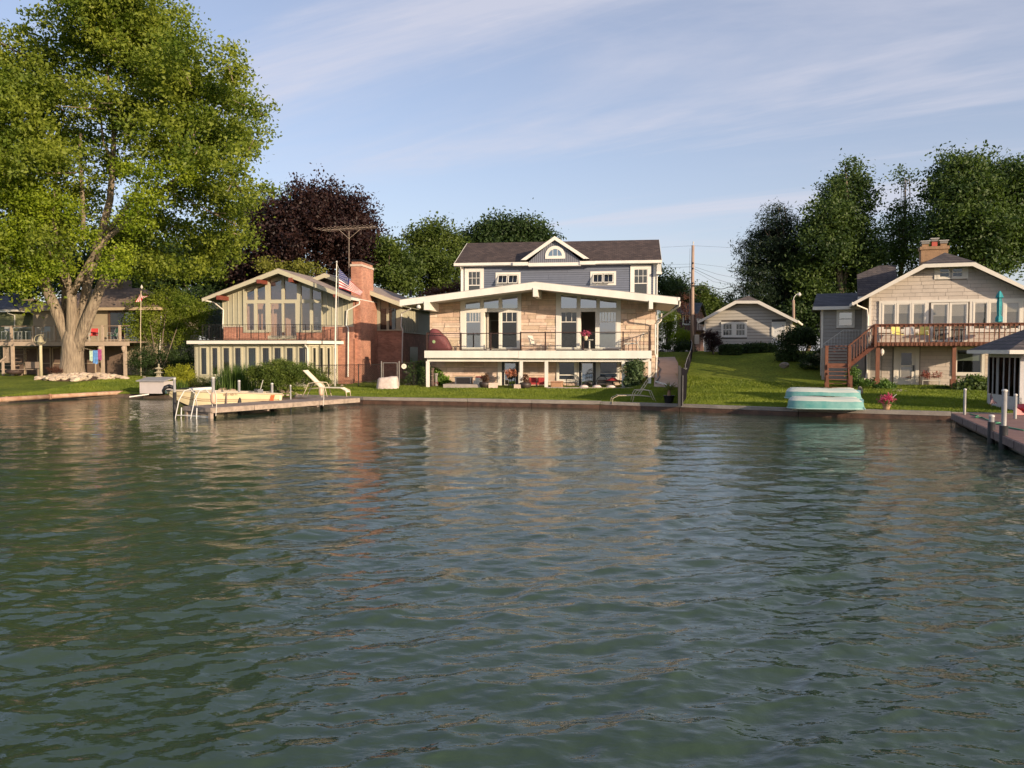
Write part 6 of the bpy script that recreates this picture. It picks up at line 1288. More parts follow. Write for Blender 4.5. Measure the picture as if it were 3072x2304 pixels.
    GB = thing('rock_garden', 'shaded rock garden stones at the top of the concrete path', 'stones', at(2000, 1065, 62)); GB.location.z = gz(GB.location.x, 62); msg = [rock_mesh(r, mat('garden_stone', (.3, .27, .24), .9, .3, 5, .5, 12, rnd=.25), 1) for _ in range(4)]
    for i in range(80):
        X, Y_ = GB.location.x+r.uniform(-1.6, 1.9), 62+r.uniform(-1.2, 3.5); o = bpy.data.objects.new('rock', r.choice(msg)); COL.objects.link(o); o.parent = GB; s = r.uniform(.08, .2); o.scale = (s*1.3, s, s*.8); o.location = (X-GB.location.x, Y_-62, gz(X, Y_)-GB.location.z+s*.3); o.rotation_euler = (0, 0, r.uniform(0, 6))
    P('rock_garden_perennial', 'low mixed perennials growing between the garden stones', 'plants', 2000, 1066, [(1985,1040,22,8),(2010,1035,26,10),(1975,1020,14,8),(2030,1050,16,10)], 3000, .1, G_mid, 66, cl=.12, Y=63)
def vec(p): return Vector(p)
def text_mesh(name, body, size, m, parent, loc):
    c = bpy.data.curves.new('t', 'FONT'); c.body = body; c.size = size; c.extrude = .002; o = bpy.data.objects.new('t', c); COL.objects.link(o)
    me = bpy.data.meshes.new_from_object(o.evaluated_get(bpy.context.evaluated_depsgraph_get())); bpy.data.objects.remove(o); me.materials.clear(); me.materials.append(m)
    q = bpy.data.objects.new(name, me); COL.objects.link(q); q.parent = parent; q.location = loc; q.rotation_euler = (math.pi/2, 0, 0); return q
def stand(name, label, cat, x, y, rz=0.0, Y=None, z=None, group=None):
    """thing whose foot is at pixel x, y (on the ground, or at distance Y / height z)"""
    if Y is not None: p = at(x, y, Y)
    elif z is not None: p = on_z(x, y, z)
    else: p = gat(x, y)
    t = thing(name, label, cat, p, rz, group); return t, p.y/FPX
def flag_mesh(T, w, h, place, nx=20, ny=13, stripes=True, canton=True):
    """cloth with stripes and a starred canton; place(s, t) -> point"""
    red, wh, blue = mat('flag_red', (.42, .03, .045), .8, .08, 3), mat('flag_white', (.75, .70, .66), .8, .04), mat('flag_blue', (.035, .045, .16), .8, .08)
    groups = {'red_stripe': (MB(), red), 'white_stripe': (MB(), wh), 'canton': (MB(), blue)}
    for j in range(ny):
        for i in range(nx):
            s0, s1, t0, t1 = i/nx, (i+1)/nx, j/ny, (j+1)/ny
            k = 'canton' if (canton and i < nx*.42 and j < 7) else ('red_stripe' if j % 2 == 0 else 'white_stripe')
            P = [place(s0, t0), place(s1, t0), place(s1, t1), place(s0, t1)]; groups[k][0].sheet(P, (0, .006, 0))
    for k, (m, mm) in groups.items():
        if m.f: m.build(k, mm, T)
    if canton and nx >= 18:
        st = MB()
        for r_ in range(9):
            for c in range(6 if r_ % 2 == 0 else 5):
                s, t = (.035+.07*c+(.035 if r_ % 2 else 0))*.98, (.03+.06*r_)*.96; p = vec(place(s, t)); e = h*.013
                st.sheet([(p.x-e, p.y-.006, p.z), (p.x, p.y-.006, p.z-e), (p.x+e, p.y-.006, p.z), (p.x, p.y-.006, p.z+e)], (0, .003, 0))
        st.build('stars', wh, T)
def dock_post(x, y0, y1, zfoot, label, sleeve=True, r=.05, split=.45, black_r=.075, Y=None):
    p = on_z(x, y1, zfoot) if Y is None else at(x, y1, Y); s = p.y/FPX; h = (y1-y0)*s
    T = thing('dock_post', label, 'post', (p.x, p.y, zfoot-.9), 0, 'dock mooring posts'); h += .9
    MB().tube([(0, 0, 0), (0, 0, h)], r, 10).build('pipe', mat('galvanised_pipe', (.30, .29, .27), .5, .2, 5), T, True); MB().lathe([(r*1.15, h-.02), (r*1.15, h+.02), (r*.5, h+.04)], n=10).build('pipe_cap', alu, T)
    if sleeve: MB().tube([(0, 0, .2), (0, 0, .9+(h-.9)*split)], black_r, 10).build('rubber_sleeve', mat('black_rubber', (.018, .017, .016), .6), T, True)
    return T
def planks(T, A, B, w, m, name='plank', pw=.145, th=.045, edge=None):
    d = (B-A); L_ = d.length; d.normalize(); n = Vector((-d.y, d.x, 0)); k = int(L_/pw); pw = L_/k
    for i in range(k):
        p = A+d*(i*pw+.005); q = A+d*((i+1)*pw-.005); o = random.uniform(-.008, .008); z = random.uniform(-.003, .003)
        MB().slab([((p+n*-o).x, (p-n*o).y), ((q-n*o).x, (q-n*o).y), ((q+n*(w+o)).x, (q+n*(w+o)).y), ((p+n*(w+o)).x, (p+n*(w+o)).y)], -th+z, z).build(name, m, T)
    return d, n
def left_dock():
    z = .43; A = on_z(633, 1223.5, z); B = on_z(1078, 1193.5, z); C = on_z(523, 1221, z); w = 1.75
    T = thing('wooden_dock', 'grey timber boat dock reaching out from the lawn on the left', 'dock', A); wd = mat('dock_timber', (.27, .21, .175), .85, .18, 4, .3, 20, stretch=(1, 1, 4), rnd=.13); ed = mat('dock_edge_timber', (.33, .26, .205), .8, .3, 5, .3, 14)
    O = Vector((0, 0, 0)); d, n = planks(T, O, Vector(((B-A).x, (B-A).y, 0)), w, wd); L_ = Vector(((B-A).x, (B-A).y, 0)).length
    def bar(s0, s1, o0, o1, z0, z1, name, m): P = lambda s_, o_: ((d*s_+n*o_).x, (d*s_+n*o_).y); return MB().slab([P(s0, o0), P(s1, o0), P(s1, o1), P(s0, o1)], z0, z1).build(name, m, T)
    for k in range(4): bar(L_*k/4+.01, L_*(k+1)/4-.01, -.05, -.004, -.21, -.012, 'edge_board', ed)
    bar(0, L_, w+.004, w+.05, -.21, -.012, 'edge_board', ed); bar(-.05, -.004, -.05, w+.05, -.18, -.012, 'end_board', ed); bar(.02, .1, .1, w-.1, -.42, -.34, 'cross_brace', alu)
    for s_ in (.03, L_*.34, L_*.68): bar(s_, s_+.1, .05, w-.05, -.3, -.05, 'joist', wd)
    for o_ in (.02, w-.15): bar(-.02, .12, o_, o_+.14, -.9, -.05, 'pile', ed)
    # posts
    dock_post(525, 1136, 1242, 0, 'black sleeved dock post at the outer left corner beside the boat bow', True, .055, .62, .08)
    dock_post(641, 1133, 1247, 0, 'white topped dock post with the tan fender beside the swim ladder', True, .065, .3, .1)
    dock_post(718, 1144, 1206, z, 'dark sleeved dock post against the side of the cream boat', True, .055, .35, .09, Y=35.6)
    dock_post(817, 1151, 1229, 0, 'white topped post standing at the middle of the dock edge', True, .055, .45, .08)
    dock_post(872, 1160, 1197, z, 'short thin white post on the far side of the dock', False, .035, Y=38.3)
    dock_post(965, 1172, 1219, 0, 'short dock post with a tan fender in front of the lounge chair', True, .06, .55, .075)
    fm = mat('tan_fender', (.62, .42, .30), .5, .1)
    for (x, y0, y1, lb, Y) in ((640, 1177, 1213, 'long tan fender hanging on the post by the swim ladder', 31.3), (963, 1162, 1188, 'tan fender hanging on the post before the lounge chair', 36.3)):
        p = at(x, y1, Y-.2); h = (y1-y0)*Y/FPX; F_ = thing('boat_fender', lb, 'fender', p); MB().lathe([(.02, 0), (.09, .06), (.105, h*.3), (.105, h*.7), (.09, h-.06), (.02, h)], n=12).build('fender', fm, F_, True)
        MB().tube([(.0, 0, h), (.09, -.02, h+.06), (.14, -.03, h*.6), (.13, -.03, -.1), (.10, -.03, -.45)], .014, 6).build('rope', mat('white_rope', (.7, .64, .55), .9), F_)
    # swim ladder
    S_, s = stand('swim_ladder', 'white tubular swim ladder over the end of the dock', 'ladder', 572, 1222, -math.atan2(-d.y, d.x)*0, Y=31.6)
    S_.location = A+(C-A)*.52; S_.location.z = z; e = (C-A).normalized(); S_.rotation_euler = (0, 0, math.atan2(-e.y, -e.x))
    for u in (-.36, .36):
        MB().tube([(u+.2, .55, 0), (u+.15, .5, .5), (u+.06, .3, .72), (u-.02, .05, .66), (u-.08, -.2, .3), (u-.16, -.3, -.3), (u-.2, -.34, -.62)], .021, 8).build('side_rail', alu, S_, True); MB().tube([(u-.0, -.16, 0), (u-.02, -.18, -.6)], .024, 6).build('support', alu, S_)
    for k in range(2): MB().tube([(-.53, -.31-.02*k, -.3-.26*k), (.19, -.31-.02*k, -.3-.26*k)], .02, 6).build('rung', alu, S_)
def cream_boat():
    b0 = on_z(498, 1228, .0); Yb = 34.6; p0 = at(500, 1170, Yb); p1 = at(832, 1189, 37.4)
    d = Vector((p1.x-p0.x, p1.y-p0.y, 0)); L_ = d.length; T = thing('motorboat', 'cream fishing boat with thin brown stripes moored behind the left dock', 'boat', (p0.x, p0.y, 0), math.atan2(d.y, d.x))
    hull = mat('cream_hull', (.66, .57, .36), .35, .06, 2); bot = mat('hull_bottom', (.16, .11, .09), .6, .3, 4); ins = mat('boat_inside', (.25, .2, .16), .8, .2); st_ = mat('brown_stripe', (.16, .05, .03), .5)
    n = 22; prof = []
    def sec(t):      # t from bow 0 to stern 1
        w = .95*min(1, (t/.42))**.6 if t < .42 else .95-.04*(t-.42); w = max(w, .03); g = .98-.26*t; kz = .55*max(0, 1-t/.28)**1.6+.02; ch = kz+.16+.06*(1-t)
        return w, g, kz, ch
    def skin(z0f, z1f, mtl, name, off=0):
        m = MB(); vs = []
        for i in range(n+1):
            t = i/n; w, g, kz, ch = sec(t); x = L_*t*.985+(.16*max(0, 1-t/.2))*0
            def pt(f, sgn):      # 0 keel, .3 chine, 1 gunwale
                if f <= .3: q = f/.3; return (x+(.25*(1-q)+.1)*max(0, 1-t/.3), sgn*w*.80*q*(.35+.65*min(1, t/.35)), kz+(ch-kz)*q*.8)
                q = (f-.3)/.7; wc = w*.80*(.35+.65*min(1, t/.35)); zc = kz+(ch-kz)*.8; return (x+.1*(1-q)*max(0, 1-t/.3), sgn*(wc+(w-wc)*q), zc+(g-zc)*q)
            row = []
            fs_ = np.linspace(z0f, z1f, 5)
            for sgn in (-1, 1):
                for f in fs_: a = pt(f, sgn); row.append((a[0], a[1]+sgn*off, a[2]))
            vs += row
        k = 10; fs = []
        for i in range(n):
            for s_ in (0, 5):
                for j in range(4): 
                    q = (i*k+s_+j, (i+1)*k+s_+j, (i+1)*k+s_+j+1, i*k+s_+j+1); fs.append(q if s_ == 0 else q[::-1])
        if name == 'hull': fs += [(n*k+4-j, n*k+3-j, n*k+8-j, n*k+9-j) for j in range(0, 4)]
        return m.add(vs, fs).build(name, mtl, T, True)
    skin(.28, 1, hull, 'hull'); skin(0, .281, bot, 'hull_bottom'); skin(.60, .625, st_, 'stripe', .008); skin(.68, .70, st_, 'stripe', .008)
    m = MB(); 
    for sgn in (-1, 1): m.tube([(L_*t*.985, sgn*sec(t)[0], sec(t)[1]) for t in np.linspace(.0, 1, 18)], .035, 6)
    m.build('gunwale', mat('gunwale_trim', (.45, .38, .28), .4), T, True)
    vs = [(L_*t*.985, sg*(sec(t)[0]-.03), sec(t)[1]-.12*min(1, t*4)) for t in np.linspace(.01, .985, 14) for sg in (-1, 1)]; MB().add(vs, [(2*i, 2*i+1, 2*i+3, 2*i+2) for i in range(13)]).build('inner_deck', ins, T)
    MB().box(L_*.955, L_*.975, -.9, .9, .1, .74).build('transom', hull, T)
    for k, x in enumerate((.875, .888, .90)): t = x; w, g, kz, ch = sec(t); MB().sheet([(L_*t, -w-.012, g-.06), (L_*t+.05, -w-.012, g-.06), (L_*t-.0, -w*.93-.012, g-.36), (L_*t-.05, -w*.93-.012, g-.36)], (0, .01, 0)).build('orange_stripe', mat('orange_stripe', (.55, .13, .04), .5), T)
    MB().box(L_*.46, L_*.47, -.98, -.93, .2, .86).build('rub_strip', bot, T)
    for (s_, x, z_, sz, rr) in (('0021 ND 11', .44, .77, .12, 0), ):
        text_mesh('registration_letters', s_, sz, st_, T, (L_*x, -sec(x)[0]-.02, z_-.04))
    # trolling motor and white tube on the bow, seats
    bk = mat('black_plastic', (.015, .015, .016), .35)
    MB().tube([(-.12, -.05, .82), (-.16, -.1, .98), (-.08, -.14, 1.12), (.08, -.12, 1.16), (.26, -.1, 1.1), (.34, -.1, 1.02)], [.05, .07, .09, .10, .08, .04], 8).build('trolling_motor', bk, T, True); MB().tube([(-.1, -.08, 1.0), (-.02, -.05, .86)], .05, 6).build('motor_bracket', mat('motor_teal', (.05, .09, .09), .4), T)
    MB().tube([(.5, -.22, 1.05), (1.75, -.30, 1.10)], .032, 6).build('motor_shaft', bk, T); MB().tube([(.85, -.35, 1.0), (1.9, -.40, 1.03)], .075, 10).build('white_tube', white, T, True)
    for x in (.42, .62): MB().box(L_*x, L_*x+.32, -.5, .5, .52, .62).build('bench_seat', hull, T); 
    MB().tube([(L_*.80, .1, .6), (L_*.84, .0, .95), (L_*.86, -.05, 1.35)], .018, 5).build('fishing_rod', mat('rod_steel', (.5, .48, .42), .4), T); MB().box(L_*.80, L_*.85, -.2, .35, .62, .92).build('outboard_motor', mat('motor_grey', (.10, .10, .12), .35), T)
def lounger(name, label, x0, x1, ytop, yseat, yfoot, Y, fabric, frame, flip=False, slats=False, yaw=0, th=.02):
    """reclining garden chair seen from its side"""
    p = at((x0+x1)/2, yfoot, Y); s = Y/FPX; L_ = (x1-x0)*s; T = thing(name, label, 'lounge chair', p, yaw); f = -1 if flip else 1
    hs, ht = (yfoot-yseat)*s, (yfoot-ytop)*s; w = .62; X = lambda t: f*(t-.5)*L_
    back = [(X(.02), ht), (X(.40), hs+.03)]; seat = [(X(.40), hs+.03), (X(.86), hs+.02), (X(.97), hs-.06)]
    for sd in (0, w):
        MB().tube([(a, sd, b) for a, b in back], th, 6).build('back_rail', frame, T); MB().tube([(X(.12), sd, hs-.06)]+[(a, sd, b-.02) for a, b in seat[:2]]+[(X(.98), sd, hs-.12), (X(1.0), sd, 0)], th, 6).build('seat_rail', frame, T, True)
        MB().tube([(X(-.0)+.0, sd, 0), (X(.08), sd, hs*.8), (X(.14), sd, hs+.22), (X(.3), sd, hs+.27), (X(.46), sd, hs+.24), (X(.50), sd, hs+.1), (X(.56), sd, 0)], th, 6).build('arm_and_legs', frame, T, True)
    MB().tube([(X(.86), 0, hs), (X(.86), w, hs)], th, 5).build('cross_bar', frame, T)
    if fabric:
        b0, b1 = vec((back[0][0], 0, back[0][1])), vec((back[1][0], 0, back[1][1]))
        MB().sheet([(b0.x, .03, b0.z), (b1.x, .03, b1.z), (b1.x, w-.03, b1.z), (b0.x, w-.03, b0.z)], (-.02*f, 0, -.03)).build('back_sling', fabric, T)
        MB().sheet([(seat[0][0], .03, seat[0][1]), (seat[1][0], .03, seat[1][1]), (seat[1][0], w-.03, seat[1][1]), (seat[0][0], w-.03, seat[0][1])], (0, 0, -.03)).build('seat_sling', fabric, T); MB().sheet([(seat[1][0], .03, seat[1][1]), (seat[2][0]+.05*f, .03, seat[2][1]-.12), (seat[2][0]+.05*f, w-.03, seat[2][1]-.12), (seat[1][0], w-.03, seat[1][1])], (0, 0, -.03)).build('foot_sling', fabric, T)
    if slats:
        for k in range(9): t = k/8; a = (back[0][0]+(back[1][0]-back[0][0])*t, back[0][1]+(back[1][1]-back[0][1])*t); MB().tube([(a[0], 0, a[1]), (a[0], w, a[1])], .012, 4).build('slat', frame, T)
        for k in range(9): t = k/8; a = (seat[0][0]+(seat[1][0]-seat[0][0])*t, seat[0][1]+.0); MB().tube([(a[0], 0, a[1]), (a[0], w, a[1])], .012, 4).build('slat', frame, T)
    return T
def chair(name, label, p, rz, fm, sm, group=None, w=.5, hs=.42, hb=.95, sling=True, cat='chair'):
    T = thing(name, label, cat, p, rz, group); d = .48
    for sx in (-1, 1):
        x = sx*w/2; MB().tube([(x, -d/2, 0), (x, -d/2, hs+.2), (x, d*.2, hs+.22), (x, d/2, hs)], .014, 5).build('arm', fm, T); MB().tube([(x, d/2+.05, 0), (x, d*.4, hs), (x, d/2+.16, hb)], .014, 5).build('rear_leg', fm, T)
    MB().box(-w/2, w/2, -d/2, d/2, hs-.02, hs+.02).build('seat', sm, T)
    MB().sheet([(-w/2+.02, d*.42, hs+.02), (w/2-.02, d*.42, hs+.02), (w/2-.02, d/2+.15, hb), (-w/2+.02, d/2+.15, hb)], (0, .02, 0)).build('backrest', sm, T); return T
def pot_plant(name, label, x, y, rpx, hpx, Y, pm, plants_, z=None, cat='potted plant', rim=True):
    p = gat(x, y) if Y is None else at(x, y, Y); s = p.y/FPX; r, h = rpx*s, hpx*s; T = thing(name, label, cat, p); r2 = np.random.default_rng(int(x)); MB().lathe([(r*.68, 0), (r*.8, h*.4), (r*.97, h*.92), (r*1.05, h*.93), (r*1.05, h), (r*.9, h), (r*.85, h*.9)], n=16).build('pot', pm, T, True)
    for (dx, dy, rx, ry, n, size, m, nm) in plants_:
        C = foliage_points([(dx*s, 0, h+dy*s, rx*s, rx*s, ry*s)], n, .05, 14, .3, 0, r2); tri_mesh(nm, leaf_quads(C, size, (0, -.3, .5), .6, 1, r2), 4, m, T)
    return T
def left_side_props():
    lil = mat('lilac_white_paint', (.50, .45, .43), .6, .05, 2)
    T, s = stand('storage_box', 'pale grey lidded storage box on the bank beside the boat', 'box', 470, 1182, -.12, Y=45.6); T.location.z = .28; w, h = 38*s, 36*s
    MB().box(-w, w, -.5, .5, 0, h).build('box', lil, T); MB().add([(-w-.15, -.62, h+.002), (w+.12, -.62, h+.002), (w+.12, .6, h+.16), (-w-.15, .6, h+.16), (-w-.15, -.62, h+.05), (w+.12, -.62, h+.05), (w+.12, .6, h+.22), (-w-.15, .6, h+.22)], [(0, 3, 2, 1), (4, 5, 6, 7), (0, 1, 5, 4), (1, 2, 6, 5), (2, 3, 7, 6), (3, 0, 4, 7)]).build('lid', mat('lid_grey', (.33, .32, .32), .6), T)
    st = mat('lantern_stone', (.36, .32, .22), .9, .2, 6, .4, 20)
    T, s = stand('pagoda_lantern', 'tall stone pagoda lantern before the dark yew', 'lantern', 477, 1141, .3)
    u = 11*s
    MB().box(-u*.9, u*.9, -u*.9, u*.9, 0, 3*s).build('base', st, T)
    for (z0, z1, w) in ((3, 10, .55), (10, 12, .8), (12, 22, .5), (26, 34, .42)): MB().box(-u*w, u*w, -u*w, u*w, z0*s, z1*s).build('tier', st, T)
    for (z0, w) in ((22, 1.15), (34, 1.0)):
        a = u*w; MB().add([(-a, -a, z0*s), (a, -a, z0*s), (a, a, z0*s), (-a, a, z0*s), (-a*.3, -a*.3, (z0+5)*s), (a*.3, -a*.3, (z0+5)*s), (a*.3, a*.3, (z0+5)*s), (-a*.3, a*.3, (z0+5)*s)], [(0, 3, 2, 1), (4, 5, 6, 7), (0, 1, 5, 4), (1, 2, 6, 5), (2, 3, 7, 6), (3, 0, 4, 7)]).build('roof', st, T)
    MB().lathe([(u*.3, 39*s), (u*.1, 42*s), (u*.28, 45*s), (.01, 50*s)], n=8).build('finial', st, T)
    for z0 in (14, 27.5):
        for k in (-1, 1): MB().box(k*u*.22-u*.1, k*u*.22+u*.1, -u*.56, -u*.5, z0*s, (z0+5)*s).build('opening', dark_int, T)
    # dinner bell
    T, s = stand('dinner_bell', 'old dinner bell in a round yoke on a cream post', 'bell', 124, 1131); h = 94*s
    MB().lathe([(4.6*s, 0), (4.2*s, h-.05), (4.4*s, h)], n=10).build('post', mat('cream_post', (.56, .50, .34), .7, .1), T, True); bz = h+18*s; R_ = 18.5*s; im = mat('bell_iron', (.42, .38, .25), .5, .15, 5, metal=.3)
    MB().tube([(R_*math.cos(a), 0, bz+R_*.78*math.sin(a)) for a in np.linspace(-math.pi/2, 1.5*math.pi, 25)], .03, 6).build('yoke', im, T, True)
    MB().lathe([(12.5*s, -9*s), (11*s, -7*s), (7.5*s, 0), (5.5*s, 7*s), (2*s, 10*s), (.02, 12*s)], (0, 0, bz+.0), 16).build('bell', im, T, True); MB().tube([(R_, 0, bz+.1), (R_+.2, 0, bz+.05), (R_+.25, 0, bz-.05)], .02, 5).build('crank', im, T)
    # towels
    T = thing('towel_line', 'branch arm holding drying towels beside the maple trunk', 'line', at(255, 1046, 53.6)); q = lambda x, y: at(x, y, 53.6)-at(255, 1046, 53.6)
    MB().tube([q(248, 1044), q(275, 1050), q(306, 1056)], .02, 5).build('arm', bark_pale, T)
    for (x0, x1, y0, y1, c, lb) in ((269, 278, 1052, 1083, (.42, .55, .42), 'pale green towel hanging nearest the maple trunk'), (279, 294, 1051, 1091, (.10, .24, .50), 'blue patterned towel hanging in the middle of the line'), (294, 305, 1048, 1080, (.30, .06, .18), 'purple red towel at the outer end of the line')):
        p = at(x0, y1, 53.5); W_ = T2 = thing('towel', lb, 'towel', p); s = 53.5/FPX; n = 10; w, h = (x1-x0)*s, (y1-y0)*s; vs = []
        for i in range(n+1):
            for j in (0, .5, 1): vs.append((w*i/n, .03*math.sin(i*1.9)*(1-j*.4), h*j+(.03*math.sin(i*.7) if j == 0 else 0)))
        fs = [(i*3+j, (i+1)*3+j, (i+1)*3+j+1, i*3+j+1) for i in range(n) for j in (0, 1)]; MB().add(vs+[(a, b+.012, c_) for a, b, c_ in vs], fs+[tuple(k+len(vs) for k in f[::-1]) for f in fs]).build('cloth', mat('towel_'+lb.split()[0], c, .95, .35, 7), T2, True)
    # bench, garden seat
    brn = mat('bench_wood', (.26, .2, .15), .8, .15)
    T, s = stand('garden_bench', 'tan wooden bench with a tall back under the deck', 'bench', 95, 1128, -.1, Y=57.2); T.location.z = gz(T.location.x, 57.2)
    for z in (.42,): MB().box(-.95, .7, -.35, .1, z, z+.05).build('seat', brn, T)
    MB().box(-.55, .75, .1, .15, .52, .98).build('backrest', brn, T)
    for x in (-.85, .6): MB().box(x, x+.07, -.3, .12, 0, .42).build('leg', brn, T)
    T, s = stand('fire_pit', 'dark iron fire pit on the grass edge under the deck', 'fire pit', 45, 1130, 0, Y=56.6); T.location.z = gz(T.location.x, 56.6); MB().lathe([(.3, .12), (.52, .2), (.6, .42), (.5, .4), (.25, .2)], n=14).build('bowl', mat('rust_dark', (.05, .03, .025), .7, .3), T, True)
    for a in range(3): MB().tube([(.35*math.cos(a*2.1), .35*math.sin(a*2.1), 0), (.3*math.cos(a*2.1), .3*math.sin(a*2.1), .2)], .02, 4).build('leg', black, T)
    # deck furniture on the tan house deck
    F = LF; v0 = -2.0; zf = F.z(200, 1024, -3.0); fr = mat('grey_tube', (.42, .43, .42), .4, .05, metal=.2)
    T = fthing('bar_table', 'high glass bar table with pale frame on the left deck', 'table', F, None, F.u(85, v0), v0, zf); MB().box(-.95, .95, -.4, .4, .98, 1.02).build('table_top', fr, T)
    for x in (-.9, .86):
        for y in (-.35, .31): MB().box(x, x+.04, y, y+.04, 0, .98).build('leg', fr, T)
    for i, (x, lb) in enumerate(((20, 'white bar stool farthest from the maple on the left deck'), (56, 'white bar stool left under the glass bar table'), (92, 'white bar stool right under the glass bar table'), (140, 'white bar stool between the bar table and the maple trunk'))):
        T = fthing('bar_stool', lb, 'stool', F, 'bar stools on the left deck', F.u(x, v0-.5), v0-.55, zf); MB().box(-.22, .22, -.2, .2, .68, .73).build('seat', fr, T)
        for a in (-.2, .17):
            for b in (-.18, .15): MB().box(a, a+.03, b, b+.03, 0, .68).build('leg', fr, T)
        if i in (0, 3): MB().box(-.22, .22, .17, .2, .75, 1.12).build('backrest', fr, T)
    chair('deck_chair', 'white deck chair beside the maple trunk with a red cloth', F.w(F.u(282, v0), v0, zf), -F.yaw+.4, fr, mat('red_cloth', (.45, .04, .04), .8)); chair('deck_chair', 'green and white deck chair before the sliding door', F.w(F.u(338, v0), v0, zf), -F.yaw-.5, fr, mat('green_cloth', (.06, .16, .10), .8))
    # small flag
    p = at(421, 1010, 57); T = thing('garden_flagpole', 'thin pole with a small striped flag before the tan house roof', 'flagpole', (p.x, p.y, gz(p.x, p.y))); q = lambda x, y: at(x, y, 57)-T.location
    MB().tube([(0, 0, 0), q(421.5, 1000), q(423, 872)], .028, 6).build('pole', mat('pole_tan', (.5, .42, .3), .6), T); e = q(425, 860); MB().lathe([(.03, -.15), (.1, -.05), (.04, .08), (.01, .14)], tuple(e), 8).build('finial', alu, T)
    def fp(s_, t): 
        a = vec(q(424, 872+t*18)); b = vec(q(408+t*28, 892+10*t-(6*abs(t-.5))*0)); b = vec(q(443-(1-s_)*0-36*(1-t)*.98, 898-14*t*(t-.2)+(8 if t < .5 else 0))); c = a.lerp(b, s_); c.y += .12*math.sin(s_*5+t*3)*s_; return tuple(c)
    flag_mesh(T, 1, .6, fp, 10, 13, canton=False)
    # main flag
    B = gat(1006, 1166); B = at(1005, 1166, 50.5); B.z = gz(B.x, B.y); T = thing('flagpole', 'tall white flagpole flying a large striped flag', 'flagpole', B); q = lambda x, y, d=0: at(x, y, 50.5+d)-B
    MB().tube([(0, 0, 0), q(1006, 1010), q(1010, 790)], [.06, .05, .03], 8).build('pole', mat('pole_white', (.68, .64, .55), .45), T); MB().tube([q(1009, 788), q(1017, 806), q(1016, 862), q(1008, 1105)], .008, 4).build('halyard', alu, T); MB().lathe([(.01, -.08), (.07, 0), (.01, .08)], tuple(q(1010, 786)), 8).build('finial', alu, T)
    def fm(s_, t):      # flag hangs and droops to lower right
        a = vec(q(1017.5, 806+t*58)); top = vec(q(1087, 874)); bot = vec(q(1080, 887)); b = top.lerp(bot, t); c = a.lerp(b, s_); c.z += .55*math.sin(s_*math.pi)*(.0)-.25*math.sin(s_*math.pi)*(t-.5)*-.3; c.y += .16*math.sin(s_*8+t*2)*min(1, s_*2); return tuple(c)
    flag_mesh(T, 1.6, 1.3, fm, 24, 13)
    # tv antenna
    G = GF; p = at(1047, 880, 57); T = thing('tv_antenna', 'long comb shaped television antenna on a thin mast by the brick chimney', 'antenna', p); q = lambda x, y, d=0: at(x, y, 57+d)-p; am = mat('antenna_metal', (.45, .36, .28), .4, .1, metal=.5)
    MB().tube([(0, 0, 0), q(1047, 693)], .02, 6).build('mast', am, T); a, b = q(966, 691, -1), q(1128, 680, 1.2); MB().tube([a, b], .015, 5).build('boom', am, T); MB().tube([q(1016, 688), q(1047, 716), q(1080, 688)], .02, 5).build('brace', am, T)
    for k in range(15): t = k/14; c = a.lerp(b, t); l = .5+.55*abs(t-.2) if t < .55 else .95-.5*t; MB().tube([c+Vector((-l*.8, -l*.7, .12+.0)), c, c+Vector((l*.8, l*.9, -.02))], .0045, 4).build('element', am, T)
    for x, y in ((1232, 886), (1260, 887)): p = at(x, y, 66); T = thing('vent_pipe', ('left' if x < 1250 else 'right')+' black vent pipe on the pale roof behind the chimney', 'vent', p); MB().lathe([(.14, -.15), (.09, .1), (.08, .32), (.11, .33), (.11, .4)], n=8).build('pipe', black, T)
    # lounge chair on dock
    lounger('lounge_chair', 'cream sling lounge chair standing on the dock', 905, 1042, 1111, 1164, 1190, 38.2, mat('cream_sling', (.78, .74, .58), .7, .04), mat('cream_tube', (.60, .50, .36), .4), False, yaw=-.1)
    T, s = stand('plank', 'loose white plank lying on the bank beside the storage box', 'plank', 418, 1188, .0, z=.16); MB().add(*(lambda m: (m.v, m.f))(MB().box(-.5, .5, -.09, .09, 0, .06))).build('board', cream_trim, T); T.rotation_euler = (0, -.13, .35)
